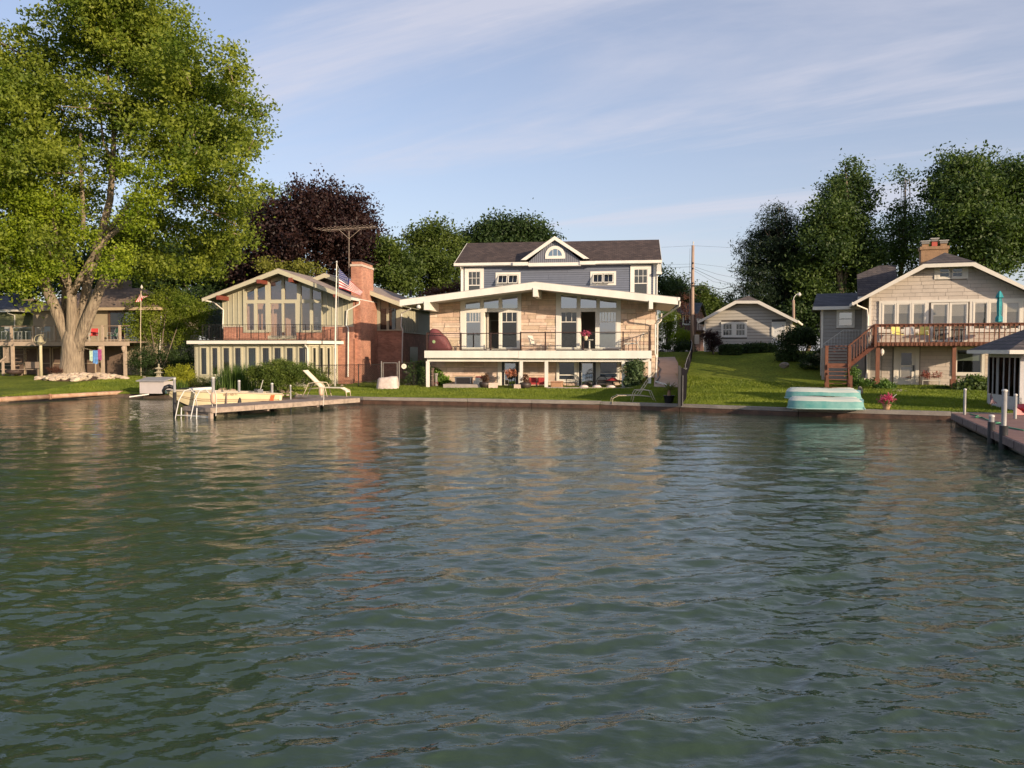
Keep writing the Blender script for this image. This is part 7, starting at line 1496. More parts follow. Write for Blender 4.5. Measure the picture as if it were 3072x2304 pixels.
def middle_props():
    # chain link fence
    fb = mat('fence_black', (.02, .016, .014), .5); F = Frame(1000, 49.5, -2, 0); T = thing('chain_link_fence', 'low black chain link fence in front of the brick wall', 'fence', F.w(0, 0)); T.rotation_euler = (0, 0, -F.yaw); z0 = gz(F.O.x, F.O.y)-.0
    T.location.z = z0; F.zb = z0; xs = (930, 985, 1075, 1142); zt = F.z(1000, 1096, 0)
    us = [F.u(x) for x in xs]; MB().tube([(us[0], 0, zt), (us[-1], 0, zt+.05)], .022, 6).build('top_rail', fb, T)
    for u in us: MB().tube([(u, 0, -.05), (u, 0, zt+.08)], .035, 6).build('fence_post', fb, T)
    def mesh_(T, u0, u1, za, zb, v=0, m=fb, r=.006, sp_=.11):
        mb = MB(); h = zb-za; k = u0-h
        while k < u1:
            for sgn in (1, -1):
                a = max(k, u0) if sgn == 1 else max(k, u0); b = min(k+h, u1)
                if b-a > .02:
                    za_ = (a-k) if sgn == 1 else h-(a-k); zb_ = (b-k) if sgn == 1 else h-(b-k)
                    mb.tube([(a, v, za+za_), (b, v, za+zb_)], r, 3, False)
            k += sp_
        return props(mb.build('wire_mesh', m, T), kind='stuff')
    mesh_(T, us[0], us[-1], .03, zt)
    sil = mat('galvanised', (.35, .33, .3), .4, .1, metal=.5); G = thing('fence_gate', 'silver framed chain link gate beside the dark cypress', 'gate', F.w(F.u(1170), 0)); G.location.z = z0; G.rotation_euler = (0, 0, -F.yaw); c = F.u(1170)
    for x in (1144, 1149, 1191, 1197): u = F.u(x)-c; MB().tube([(u, 0, 0), (u, 0, F.z(x, 1083 if x in (1144, 1197) else 1088, 0))], .035 if x in (1144, 1197) else .022, 6).build('gate_post', sil, G)
    mesh_(G, F.u(1149)-c, F.u(1191)-c, .05, zt+.15); 
    for z in (.08, zt+.15): MB().tube([(F.u(1149)-c, 0, z), (F.u(1191)-c, 0, z)], .02, 5).build('gate_rail', sil, G)
    H = thing('chain_link_fence', 'black chain link fence running behind the bird bath to the stone house', 'fence', F.w(F.u(1197), 0)); H.location.z = z0; H.rotation_euler = (0, 0, -F.yaw); c = F.u(1197); MB().tube([(0, 0, zt+.15), (F.u(1282)-c, .4, zt+.15)], .022, 6).build('top_rail', fb, H)
    for x in (1240, 1282): MB().tube([(F.u(x)-c, .3, 0), (F.u(x)-c, .3, zt+.15)], .03, 6).build('fence_post', fb, H)
    mesh_(H, 0, F.u(1282)-c, .05, zt+.15, .2)
    p = F.w(F.u(1212), -.06); T = thing('round_plaque', 'round white plaque with a pale flower pattern on the fence', 'plaque', (p.x, p.y, z0+F.z(1212, 1099, 0)), -F.yaw)
    pm = mat('plaque_white', (.72, .68, .56), .6, .05); a = 7.6/FPX*49.5; mb = MB(); n = 24; mb.prism([(a*math.cos(2*math.pi*i/n), a*math.sin(2*math.pi*i/n)) for i in range(n)], -.03, 0); mb.build('disc', pm, T)
    for k in range(4): x, z = .055*math.cos(k*1.57+.78), .055*math.sin(k*1.57+.78); MB().tube([(x+.035*math.cos(t), -.033, z+.035*math.sin(t)) for t in np.linspace(0, 6.28, 10)], .006, 4).build('petal_ring', mat('plaque_grey', (.4, .38, .33), .6), T)
    # covered object
    T, s = stand('covered_grill', 'white crumpled tarp draped over a low box on the lawn', 'cover', 1163, 1168); w, h = 33*s, 37*s; n = 26; r = random.Random(3); vs = []
    lv = (0, .25, .55, .85, .97, 1.0)
    for j, t in enumerate(lv):
        for i in range(n):
            a = 2*math.pi*i/n; c, sn = math.cos(a), math.sin(a); k = 1/max(abs(c)**.5+1e-6, abs(sn)**.5, .75) if 0 else 1; q = (abs(c)**4+abs(sn)**4)**-.25
            sh = (1.0-.12*t if j < 4 else (.80 if j == 4 else .3)); fold = 1+.05*math.sin(i*2.7+t*2)*(1-t*.5)+r.uniform(-.025, .025)
            vs.append((c*q*w*sh*fold+(.1 if t > .5 else 0)*w*.3, sn*q*.42*sh*fold, t*h*(1+.06*c)+(r.uniform(-.01, .02) if 0 < j < 5 else 0)))
    fs = [(j*n+i, j*n+(i+1) % n, (j+1)*n+(i+1) % n, (j+1)*n+i) for j in range(5) for i in range(n)]+[tuple(5*n+i for i in range(n))]; MB().add(vs, fs).build('tarp', mat('tarp_white', (.56, .47, .42), .6, .18, 5, .8, 7), T, True)
    # bird bath
    T, s = stand('bird_bath', 'weathered stone bird bath with carved figures on its stem', 'bird bath', 1230, 1158); st = mat('bird_bath_stone', (.50, .40, .26), .9, .25, 8, .8, 14)
    MB().lathe([(9*s, 0), (8*s, 3*s), (5*s, 6*s), (6.5*s, 12*s), (4.5*s, 18*s), (6*s, 24*s), (4.2*s, 30*s), (5*s, 35*s)], n=12).build('stem', st, T, True); MB().lathe([(5*s, 35*s), (14*s, 37*s), (15.5*s, 41*s), (14.5*s, 44*s), (11*s, 42*s)], n=20).build('basin', st, T, True)
    for (x, w_) in ((-10, 8), (12, 8)): o = bpy.data.objects.new('base_stone', rock_mesh(random.Random(int(x)+40), st, 2)); COL.objects.link(o); o.parent = T; o.location = (x*s, -.1, 4*s); o.scale = (w_*s*.7, w_*s*.6, w_*s*.6)
    # carved post
    T, s = stand('carved_post', 'dark carved wooden totem post beside the leafy vine', 'totem', 1297, 1159); cw = mat('carved_wood', (.11, .075, .06), .8, .35, 8, .8, 18)
    MB().lathe([(6*s, 0), (6*s, 12*s), (4.5*s, 14*s), (5.5*s, 17*s), (5*s, 24*s), (3.6*s, 26*s), (4.8*s, 30*s), (5*s, 40*s), (3.8*s, 42*s), (5.6*s, 46*s), (5.8*s, 54*s), (5*s, 55*s)], n=12).build('carved_trunk', cw, T, True)
    for k, z in enumerate((20, 36, 49)): MB().lathe([(.5*s, -1.5*s), (2*s, 0), (.5*s, 1.5*s)], (0, -5*s, z*s), 8).build('carved_nose', cw, T, True); MB().box(-3*s, 3*s, -5.6*s, -4*s, (z-4)*s, (z-3)*s).build('carved_mouth', mat('carved_pale', (.4, .32, .26), .8), T)
    T, s = stand('stone_planter', 'grey round stone planter column to the right of the carved post', 'planter', 1308, 1158); MB().lathe([(5.5*s, 0), (4.5*s, 6*s), (4.6*s, 30*s), (6.5*s, 34*s), (6.8*s, 38*s), (5*s, 38*s)], n=14).build('column', mat('planter_grey', (.25, .22, .21), .85, .2, 4), T, True)
    # things on the patio
    F = CF; W = lambda x, v, z=0: F.w(F.u(x, v), v, z)
    T = fthing('deck_box', 'dark brown slatted deck box against the stone wall', 'box', F, None, F.u(1392, .9), .9, .22); s = 49/FPX; w = 24*s; bb = mat('box_black', (.022, .018, .018), .5); MB().box(-w, w, -.3, .3, 0, 18*s).build('box', bb, T); MB().box(-w-.04, w+.04, -.36, .34, 18*s+.002, 21*s).build('lid', mat('box_lid', (.10, .10, .11), .5), T)
    for k in range(4): MB().box(-w+.02, w-.02, -.32, -.301, k*.095+.01, k*.095+.08).build('slat', bb, T)
    for k in (-w-.02, w-.06): MB().box(k, k+.08, -.33, -.2, 0, 18*s).build('corner_post', mat('box_lid', ()), T)
    T = fthing('gas_grill', 'silver gas grill with a red trimmed lid beside the deck box', 'grill', F, None, F.u(1440, .9), .9, .22); ss = mat('stainless', (.45, .43, .4), .3, .1, metal=.8); MB().box(-.38, .38, -.25, .25, .0, .2).build('cabinet', ss, T); MB().box(-.26, .3, -.22, .22, .2, .38).build('hood', ss, T); MB().box(-.24, .28, -.225, .1, .38, .46).build('lid_band', mat('grill_red', (.2, .03, .03), .4), T)
    for k in range(5): MB().lathe([(.02, -.01), (.02, .02)], (-.3+k*.12, -.27, .12), 8).build('knob', black, T)
    dark_pot = mat('dark_pot', (.05, .035, .03), .5, .2); leafd = leaf_mat('leaf_bronze', (.07, .03, .02), (.16, .09, .05), .2, 4, (1.4, .9, .5))
    for (x, lb, vv) in ((1455, 'squat dark pot with bronze leaves by the grill', .0), (1576, 'squat dark pot with bronze leaves and a small cream flower by the post', -.35)):
        p = W(x, vv, .0); T = thing('planter_pot', lb, 'potted plant', p, 0, 'pots with bronze foliage'); MB().lathe([(.2, 0), (.32, .1), (.36, .28), (.32, .36), (.28, .34)], n=16).build('pot', dark_pot, T, True); r2 = np.random.default_rng(int(x)); C = foliage_points([(0, 0, .6, .22, .2, .28)], 260, .06, 10, .2, 0, r2); tri_mesh('foliage', leaf_quads(C, .16, (0, -.3, .8), .3, 1, r2), 4, leafd, T)
    fl = leaf_mat('petal_coral', (.55, .16, .10), (.70, .38, .22), .3, 6, (1, .8, .7))
    p = W(1531, .9, 0); T = thing('flower_stand', 'tall black stand overflowing with coral flowers before the left glass door', 'flower stand', p); MB().lathe([(.12, .5), (.2, .62), (.24, .75)], n=12).build('bowl', black, T)
    for a in range(4): MB().tube([(.22*math.cos(a*1.57+.7), .22*math.sin(a*1.57+.7), 0), (.06*math.cos(a*1.57+.7), .06*math.sin(a*1.57+.7), .52)], .015, 4).build('leg', black, T)
    r2 = np.random.default_rng(4); C = foliage_points([(0, 0, .92, .32, .3, .2), (0, -.05, .78, .3, .28, .14)], 1100, .05, 10, .3, 0, r2); tri_mesh('flowers', leaf_quads(C, .06, (0, -.5, .4), .8, 1, r2), 4, fl, T)
    red = mat('red_cushion', (.36, .035, .035), .8, .08)
    for (x, lb) in ((1597, 'red cushioned patio chair next to the bronze leaved pot'), (1623, 'red cushioned patio chair left of the third white post')):
        T = fthing('patio_chair', lb, 'chair', F, 'red patio chairs', F.u(x, .8), .8, 0); MB().box(-.25, .25, -.25, .25, .2, .32).build('seat', red, T); MB().box(-.26, .26, .18, .3, .2, .62).build('backrest', red, T, bevel=.05)
        for a in (-.26, .24): MB().box(a, a+.03, -.25, .25, 0, .4).build('arm', black, T)
    T = fthing('wicker_ottoman', 'tan wicker ottoman to the right of the third white post', 'ottoman', F, None, F.u(1671, .5), .5, 0); MB().box(-.36, .36, -.3, .3, 0, .34).build('body', mat('wicker', (.40, .22, .12), .8, .2, 20, .5, 60), T, bevel=.06); MB().box(-.38, .38, -.32, .32, .345, .42).build('cushion', mat('tan_cushion', (.45, .25, .16), .8), T, bevel=.04)
    ir = mat('cast_iron', (.012, .012, .012), .5)
    def iron_chair(x, v, lb, red_=False, w=.3):
        T = fthing('iron_chair', lb, 'chair', F, None, F.u(x, v), v, 0); mb = MB()
        MB().tube([(w*math.cos(a), .2, .35+.36*math.sin(a)) for a in np.linspace(0, math.pi, 12)], .022, 5).build('back_hoop', ir, T)
        for k in range(-3, 4): MB().tube([(k*.08, .2, .35), (k*.08, .2, .35+.36*math.sqrt(max(0, 1-(k*.08/w)**2)))], .01, 4).build('spindle', ir, T)
        for z in (.45, .56): MB().tube([(-.27, .2, z), (.27, .2, z)], .008, 4).build('lattice', ir, T)
        MB().box(-.28, .28, -.25, .2, .32, .36).build('seat', ir, T)
        for a in (-.25, .25):
            for b in (-.22, .18): MB().tube([(a, b, 0), (a, b, .32)], .015, 4).build('leg', ir, T)
    iron_chair(1713, .4, 'black iron chair with a lattice hoop back left of the right door'); iron_chair(1806, .9, 'black iron chair with a wide hoop back right of the right door', w=.34)
    T = fthing('egg_chair', 'black hanging egg chair in front of the right glass door', 'chair', F, None, F.u(1770, 1.2), 1.2, 0)
    for k in range(7): a = k*math.pi/7; MB().tube([(.32*math.cos(a)*math.sin(t), .3*math.sin(a)*math.sin(t)+.0, .62-.5*math.cos(t)) for t in np.linspace(0, math.pi, 12)], .01, 4).build('hoop', ir, T)
    for z, rr in ((.35, .24), (.6, .33), (.85, .27)): MB().tube([(rr*math.cos(t), rr*math.sin(t), z) for t in np.linspace(0, 6.28, 16)], .01, 4).build('ring', ir, T)
    T = fthing('patio_table', 'round patio table covered by a red folded umbrella cloth', 'table', F, None, F.u(1838, .8), .8, 0); MB().lathe([(.5, .4), (.52, .43), (.5, .46)], n=18).build('table_top', ir, T); MB().lathe([(.04, 0), (.04, .4)], n=6).build('pedestal', ir, T); MB().lathe([(.42, .47), (.3, .52), (.12, .62), (.03, .66)], n=9).build('red_cloth', red, T)
    dm = mat('dome_white', (.66, .54, .48), .7, .06)
    for (x, lb) in ((1752, 'left one of three white dome stools along the patio kerb'), (1791, 'middle one of three white dome stools along the patio kerb'), (1833, 'right one of three white dome stools along the patio kerb')):
        T = fthing('dome_stool', lb, 'stool', F, 'white dome stools', F.u(x, -.45), -.45, 0); MB().lathe([(.26, 0), (.28, .08), (.25, .17), (.16, .23), (.02, .25)], n=18).build('dome', dm, T, True)
    # balcony things
    zd = F.z(1600, 1051.5, 0)
    T = fthing('covered_barbecue', 'tall barbecue under a maroon cover at the left end of the balcony', 'cover', F, None, F.u(1318, .8), .8, zd-.03); mr = mat('maroon_cover', (.17, .045, .05), .7, .12, 4, .4, 6); s = 48.8/FPX
    prof = [(-34, 0), (37, 0), (38, 9), (30, 26), (22, 40), (-6, 66), (-18, 68), (-26, 62), (-30, 40)]
    P = [(a*s, b*s) for a, b in prof]; mb = MB(); n = len(P); vs = [(a, -.3, b) for a, b in P]+[(a*.94+.0, -.42, b*.9) for a, b in P][:0]+[(a, .32, b) for a, b in P]; ins = [(a*.88, -.4, b*.92+.02) for a, b in P]
    vs += ins; fs = [(i, i+n, (i+1) % n+n, (i+1) % n) for i in range(n)]+[(i, (i+1) % n, 2*n+(i+1) % n, 2*n+i) for i in range(n)]+[tuple(2*n+i for i in range(n)), tuple(range(2*n-1, n-1, -1))]; mb.add(vs, fs).build('fabric_cover', mr, T, True); em = MB().lathe([(.0, -.02), (.1, -.01), (.1, .01), (.0, .02)], n=14).build('emblem', mat('emblem_green', (.35, .45, .22), .6), T); em.location = (-12*s, -.42, 28*s); em.rotation_euler = (math.pi/2, 0, 0)
    tube = mat('champagne_tube', (.55, .48, .42), .35, .05, metal=.4); mesh_f = mat('white_mesh', (.62, .58, .52), .7)
    c1 = chair('balcony_chair', 'pale metal armchair in the middle of the balcony', F.w(F.u(1606, 1.0), 1.0, zd-.03), -F.yaw+1.1, tube, mesh_f, w=.55); T = fthing('side_table', 'small pale metal table beside the middle balcony chair', 'table', F, None, F.u(1646, 1.0), 1.0, zd-.03)
    MB().lathe([(.26, .44), (.26, .46)], n=14).build('table_top', tube, T)
    for a in range(3): MB().tube([(.22*math.cos(a*2.1), .22*math.sin(a*2.1), 0), (.1*math.cos(a*2.1), .1*math.sin(a*2.1), .44)], .012, 4).build('leg', tube, T)
    T = fthing('slatted_lounger', 'reclined white slatted lounge chair at the right end of the balcony', 'lounge chair', F, None, F.u(1900, 1.2), 1.2, zd-.03)
    for y in (-.28, .28):
        MB().tube([(.62, y, 1.12), (.22, y, .45), (-.55, y, .42), (-.6, y, .3)], .022, 5).build('side_rail', mesh_f, T, True); MB().tube([(.45, y, 0), (.25, y, .48), (.1, y, .66), (-.3, y, .64), (-.35, y, .42), (-.42, y, 0)], .018, 5).build('arm_and_legs', mesh_f, T, True)
    for k in range(8): t = k/7; MB().tube([(.62-.4*t, -.28, 1.12-.67*t), (.62-.4*t, .28, 1.12-.67*t)], .018, 4).build('slat', mesh_f, T)
    MB().box(-.55, .22, -.26, .26, .43, .49).build('cushion', mesh_f, T)
    T = fthing('hanging_basket', 'cream basket of pink flowers fixed to the balcony railing post', 'flower basket', F, None, F.u(1757, .0), -.06, zd+.72); MB().lathe([(.06, -.12), (.12, 0), (.14, .14)], n=12).build('basket', mat('basket_cream', (.6, .48, .34), .8), T); r2 = np.random.default_rng(14)
    C = foliage_points([(0, 0, .30, .30, .2, .12)], 420, .05, 10, .3, .5, r2); tri_mesh('flowers', leaf_quads(C, .055, (0, -.5, .4), .8, 1, r2), 4, leaf_mat('petal_magenta', (.40, .03, .10), (.65, .16, .25), .3, 6, (1, .7, .8)), T); C = foliage_points([(0, 0, .22, .25, .2, .12)], 260, .05, 10, .3, .8, r2); tri_mesh('foliage', leaf_quads(C, .06, (0, -.3, .6), .4, 1, r2), 4, G_mid, T)
    T = fthing('bistro_table', 'small cream pedestal table behind the glass railing by the open right door', 'table', F, None, F.u(1768, 1.3), 1.3, zd-.03); MB().lathe([(.28, .66), (.28, .69)], n=16).build('table_top', mesh_f, T); MB().lathe([(.22, 0), (.06, .1), (.04, .66)], n=10).build('pedestal', mesh_f, T)
    p = F.w(F.u(1222, 0), .6, 0); T = thing('soffit_lamp', 'round white lamp under the left wing of the low gable', 'lamp', at(1256, 921, 48.6)); MB().lathe([(.02, -.12), (.12, -.08), (.14, 0), (.08, .12)], n=12).build('lamp_body', alu, T)
    # metal chaise on the seawall
    lounger('metal_chaise', 'bare cream metal chaise frame with a raised back on the seawall lawn', 1836, 1972, 1108, 1187, 1212, 36.9, None, mat('cream_tube', ()), True, True, th=.017)
    # potted palm
    T = pot_plant('potted_palm', 'spiky yucca in a black plastic pot near the black fence', 2007, 1213, 17, 27, 36.2, mat('black_plastic', ()), ()); r = random.Random(5); s = 36.2/FPX; MB().tube([(0, 0, .35), (0, 0, .65)], [.09, .06], 8).build('trunk', mat('yucca_trunk', (.36, .2, .12), .9, .3, 12, .6), T); mb = MB()
    for k in range(26): a = r.uniform(0, 6.28); e = r.uniform(.3, 1.3); l = r.uniform(.3, .62); d = Vector((math.cos(a)*math.cos(e), math.sin(a)*math.cos(e), math.sin(e))); b = Vector((0, 0, .62)); sd = Vector((-math.sin(a), math.cos(a), 0))*.02; mb.add([b-sd, b+sd, b+d*l*.6+sd, b+d*l+Vector((0, 0, -.08)), b+d*l*.6-sd], [(0, 1, 2, 3, 4)])
    mb.build('fronds', leaf_mat('leaf_yucca', (.10, .12, .03), (.25, .24, .06), .3, 3), T)
    # path
    pth = thing('concrete_path', 'path', 'path'); pth['kind'] = 'structure'; del pth['label']; del pth['category']
    pl = [(1962, 2040, 1163), (1964, 2037, 1122), (1965, 2034, 1092), (1968, 2024, 1074)]; pc = mat('path_concrete', (.46, .36, .29), .85, .1, 2, .2, 20, rnd=.08)
    rows = [(gat(a, y), gat(b, y)) for a, b, y in pl]
    for i in range(3):
        vs = []; n = 5
        for j in range(n+1):
            t = j/n*.985; 
            for k in (0, 1): q = rows[i][k].lerp(rows[i+1][k], t); vs.append((q.x, q.y, gz(q.x, q.y)+.05))
        MB().add(vs+[(a, b, c-.12) for a, b, c in vs], [(2*j, 2*j+1, 2*j+3, 2*j+2) for j in range(n)]+[(2*j, 2*j+2, 2*j+2+12, 2*j+12) for j in range(n)]+[(2*j+1, 2*j+13, 2*j+15, 2*j+3) for j in range(n)]+[(0, 12, 13, 1)]).build('slab', pc, pth)
    T = thing('drain_hose', 'black drain hose zigzagging down the edge of the concrete path', 'hose', gat(1978, 1110)); MB().tube([gat(*p)-T.location+Vector((0, 0, .09)) for p in ((1972, 1083), (1978, 1088), (1971, 1098), (1977, 1106), (1982, 1112), (1975, 1124), (1979, 1134), (1972, 1145), (1968, 1154))], .045, 6).build('hose', mat('black_plastic', ()), T, True)
    T = thing('drain_extension', 'white downspout extension lying on the path foot', 'downspout', gat(1990, 1158)); MB().tube([gat(1966, 1157)-T.location+Vector((0, 0, .22)), gat(2015, 1163)-T.location+Vector((0, 0, .06))], .05, 6).build('pipe', white, T)
    # silt fence
    N_ = on_z(2047, 1216, .33); N_.y += .25; Fp = at(2072, 1052, 60); T = thing('silt_fence', 'black fabric fence running from the seawall up to the utility pole', 'fence', N_); fb2 = mat('black_fabric', (.012, .011, .014), 1, .2, 6, .4, 5, spec=.05); n = 16; vs = []; ph = []
    for i in range(n+1):
        t = i/n; X = N_.x+(Fp.x-N_.x)*t+.12*math.sin(t*9)*(1 if 0 < i < n else 0); Y_ = N_.y+(60-N_.y)*t; g = gz(X, Y_); g = max(g, .33) if i == 0 else g; h = 1.62-.72*min(1, t*1.6)+.03*math.sin(t*31); vs += [(X-N_.x, Y_-N_.y, g-.33-.05), (X-N_.x+.06*math.sin(t*23), Y_-N_.y, g-.33+h*.5), (X-N_.x, Y_-N_.y, g-.33+h)]; ph.append((X-N_.x, Y_-N_.y, g-.33, h))
    fs = [(i*3+k, (i+1)*3+k, (i+1)*3+k+1, i*3+k+1) for i in range(n) for k in (0, 1)]; MB().add(vs+[(a+.02, b, c) for a, b, c in vs], fs+[tuple(k+len(vs) for k in f[::-1]) for f in fs]+[(0, 1, 2, 2+len(vs), 1+len(vs), len(vs))]).build('fabric', fb2, T, True)
    MB().tube([(a+.01, b, c+h+.02) for a, b, c, h in ph[1:]], .016, 5).build('top_wire', sil, T)
    for k in range(0, n+1, 2): a, b, c, h = ph[k]; MB().box(a-.05, a-.01, b-.02, b+.02, c-.1, c+h+.05).build('stake', black, T)
    a, b, c, h = ph[0]; MB().box(a-.14, a-.06, b-.05, b+.05, c-.1, c+h+.1).build('end_post', black, T); MB().tube([(a+.05, b-.08, c-.05), (a+.05, b-.08, c+h*.8)], .012, 6).build('steel_post', sil, T)
def right_side_props():
    # utility pole and wires
    Y = 61.0; p = at(2077, 1052, Y); g = gz(p.x, p.y); T = thing('utility_pole', 'tall weathered wooden utility pole at the top of the black fence', 'pole', (p.x, p.y, g)); q = lambda x, y, d=0: at(x, y, Y+d)-T.location
    MB().tube([(0, 0, -.1), q(2077, 900), q(2079, 736)], [.16, .14, .11], 10).build('pole', mat('pole_wood', (.34, .245, .19), .9, .25, 4, .5, 8, stretch=(2, 2, .2)), T, True); MB().lathe([(.05, 0), (.04, .1), (.06, .2)], tuple(q(2080, 733)), 6).build('insulator', alu, T); MB().tube([q(2070, 745), q(2068, 850), q(2069, 1000)], .012, 4).build('ground_wire', black, T)
    a = q(2083, 1018); MB().box(a.x-.05, a.x+.3, a.y-.3, a.y-.1, a.z-.35, a.z+.35).build('meter_box', mat('meter_grey', (.4, .36, .3), .6), T)
    for z in (790, 806, 850): c = q(2077, z); MB().lathe([(.05, -.06), (.07, 0), (.05, .06)], (c.x, c.y-.18, c.z), 6).build('clamp', black, T)
    wm_ = mat('wire_black', (.015, .015, .015), .6); Wd = thing('overhead_wires', 'set of sagging overhead wires strung from the utility pole', 'wires', at(2079, 790, Y))
    def wire(pts, r=.013):
        P = [at(x, y, Y+d)-Wd.location for x, y, d in pts]; out = []
        for i in range(len(P)-1):
            for k in range(6): t = k/6; out.append(P[i].lerp(P[i+1], t)-Vector((0, 0, .0)))
        MB().tube(out+[P[-1]], r, 3).build('wire', wm_, Wd)
    wire([(2079, 737, 0), (2160, 741, 4), (2240, 746, 8)], .008); wire([(2079, 737, 0), (1985, 742, 6)], .008); wire([(2079, 790, 0), (2230, 808, 8)], .008); wire([(2079, 792, 0), (1985, 794, 6)], .008); wire([(2079, 800, 0), (1986, 804, 6)]); wire([(2082, 806, 0), (2150, 838, 4), (2225, 861, 9)], .014); wire([(2082, 800, 0), (2150, 822, 4), (2230, 839, 9)], .010); wire([(2082, 812, 0), (2140, 845, 4), (2235, 862, 9)], .010)
    wire([(2077, 856, -.3), (2100, 857, 0), (2135, 860, 1), (2150, 865, 1.5), (2163, 867, 2), (2172, 866, 2.4), (2185, 861, 3), (2235, 862, 8)], .030); wire([(2077, 857, -.3), (2095, 860, 0), (2100, 868, 0), (2107, 871, .2), (2115, 867, .4), (2130, 869, 1), (2200, 886, 5)], .025); wire([(2075, 856, -.3), (2060, 858, 1), (2047, 863, 2), (2020, 868, 3)], .016)
    wire([(1375, 842, 20), (1240, 843, 20)], .012); wire([(1375, 828, 20), (1240, 829, 20)], .008)
    Y = 66; p = at(2383, 1052, Y); T = thing('yard_lamp', 'tall wooden pole with a curved arm and a bright yard lamp', 'lamp', (p.x, p.y, 2.6)); q = lambda x, y: at(x, y, Y)-T.location; MB().tube([(0, 0, 0), q(2380, 900)], .11, 8).build('pole', mat('pole_wood', ()), T); MB().tube([q(2380, 902), q(2382, 892), q(2388, 884), q(2396, 880)], .03, 6).build('arm', alu, T); MB().lathe([(.04, .14), (.14, 0), (.16, -.08), (.08, -.18)], tuple(q(2398, 882)), 10).build('lamp_head', alu, T)
    # rowing boats
    turq = mat('turquoise_hull', (.05, .24, .22), .45, .12, 2.0, col2=(.20, .38, .34)); pale = mat('faded_hull_white', (.66, .63, .52), .6, .14, 2.6, .3, 6, stretch=(.25, 5, 1), col2=(.36, .47, .44), detail=8)
    def rowboat(x0, x1, y0, y1, ym, z, label, Y, tilt):
        p = at((x0+x1)/2, y1, Y); s = Y/FPX; L_ = (x1-x0)*s; H_ = (y1-y0)*s; T = thing('rowing_boat', label, 'boat', p, -.16, 'upturned turquoise rowing boats'); n = 26; vs = []; D = .62; hs = (y1-ym)*s
        lev = [(0, 1.0, turq), (.12, 1.0, turq), (1.0, .985, turq)]
        def ring(sc, z_, off, k=3.2):
            out = []
            for i in range(n):
                a = 2*math.pi*i/n; c, sn = math.cos(a), math.sin(a); kk = 2.6 if c < 0 else 6; r_ = (abs(c)**kk+abs(sn)**kk)**(-1/kk); out.append((c*r_*L_/2*sc, off+sn*r_*D*(1-(1-sc)*2.2), z_+(.02 if c < 0 else 0)))
            return out
        R_ = [ring(1, 0, 0), ring(1.0, .05, 0), ring(.985, .09, 0), ring(.975, hs*.75, .05), ring(.955, hs, .08)]
        m = MB(); fs = [(j*n+i, j*n+(i+1) % n, (j+1)*n+(i+1) % n, (j+1)*n+i) for j in range(len(R_)-1) for i in range(n)]; m.add([v for r_ in R_ for v in r_], fs).build('side_shell', turq, T, True)
        R2 = [ring(.955, hs+.002, .08), ring(.90, hs+.10, .16), ring(.8, hs+.155, .25), ring(.3, hs+.17, .3)]; m = MB(); fs = [(j*n+i, j*n+(i+1) % n, (j+1)*n+(i+1) % n, (j+1)*n+i) for j in range(3) for i in range(n)]+[tuple(3*n+i for i in range(n))]; m.add([v for r_ in R2 for v in r_], fs).build('hull_bottom', pale, T, True)
        for o in (-.15, .1, .35): MB().tube([(-L_*.40, o+.2, hs+.145), (L_*.42, o+.2, hs+.15)], .018, 5).build('keel_strip', pale, T)
        MB().box(L_*.43, L_*.485, -.25, .25, hs-.05, hs+.09).build('stern_pad', mat('blue_grey_pad', (.16, .33, .38), .5), T); MB().tube([(v[0]*1.005, v[1]-.005, .03) for v in R_[0]]+[(R_[0][0][0]*1.005, R_[0][0][1], .03)], .022, 5).build('rim', mat('pale_rim', (.35, .55, .5), .4), T)
        return T
    rowboat(2366, 2583, 1180, 1226, 1203, 0, 'front turquoise rowing boat lying upside down at the seawall', 32.2, 0)
    b = rowboat(2359, 2574, 1150, 1196, 1176, 0, 'rear turquoise rowing boat propped higher behind the first one', 33.2, 0)
    T, s = stand('timber_bearer', 'pale timber bearer under the upturned rowing boats', 'timber', 2480, 1229, -.16, Y=32.1); T.location.z = .3; MB().box(-1.3, 1.45, .1, .2, 0, .07).build('beam', cream_trim, T)
    T = thing('trestle', 'low trestle holding up the rear rowing boat', 'trestle', (b.location.x, b.location.y+.2, gz(b.location.x, b.location.y))); T.rotation_euler = (0, 0, -.16)
    for x in (-1.0, .9): MB().box(x, x+.09, -.45, .45, 0, b.location.z-T.location.z).build('leg', wood_dark(), T)
    # geranium pot
    T = pot_plant('geranium_pot', 'painted clay pot of pink geraniums on the seawall', 2659, 1232, 12.5, 16, 31.9, mat('painted_pot', (.52, .40, .22), .7, .4, 14, col2=(.35, .16, .10)), ((0, 14, 17, 13, 900, .055, leaf_mat('petal_pink_hot', (.55, .04, .14), (.75, .16, .28), .35, 6, (1, .6, .7)), 'flowers'), (2, 6, 15, 9, 300, .07, G_hos, 'foliage')), None); T.location.z = .345; MB().tube([(.05, 0, .3), (.38, -.02, .62)], .01, 4).build('garden_stake', alu, T)
    # right dock
    z = .38; A = on_z(2857, 1239, z); B = on_z(3074, 1333, z); T = thing('composite_dock', 'red brown plank dock running out at the right edge', 'dock', A); wd = mat('red_brown_deck', (.22, .12, .095), .7, .12, 3, .2, 20, rnd=.08); ed = mat('dock_skirt_grey', (.17, .13, .12), .8, .3, 5)
    d = Vector(((B-A).x, (B-A).y, 0)); L_ = d.length+4; d.normalize(); n = Vector((-d.y, d.x, 0)); w = 2.5
    k = int(L_/.28)
    for i in range(k):
        p_ = d*(i*.28+.004); q_ = d*((i+1)*.28-.004); MB().slab([(p_.x, p_.y), (q_.x, q_.y), ((q_+n*w).x, (q_+n*w).y), ((p_+n*w).x, (p_+n*w).y)], -.04+random.uniform(-.002, .002), random.uniform(-.002, .002)).build('plank', wd, T)
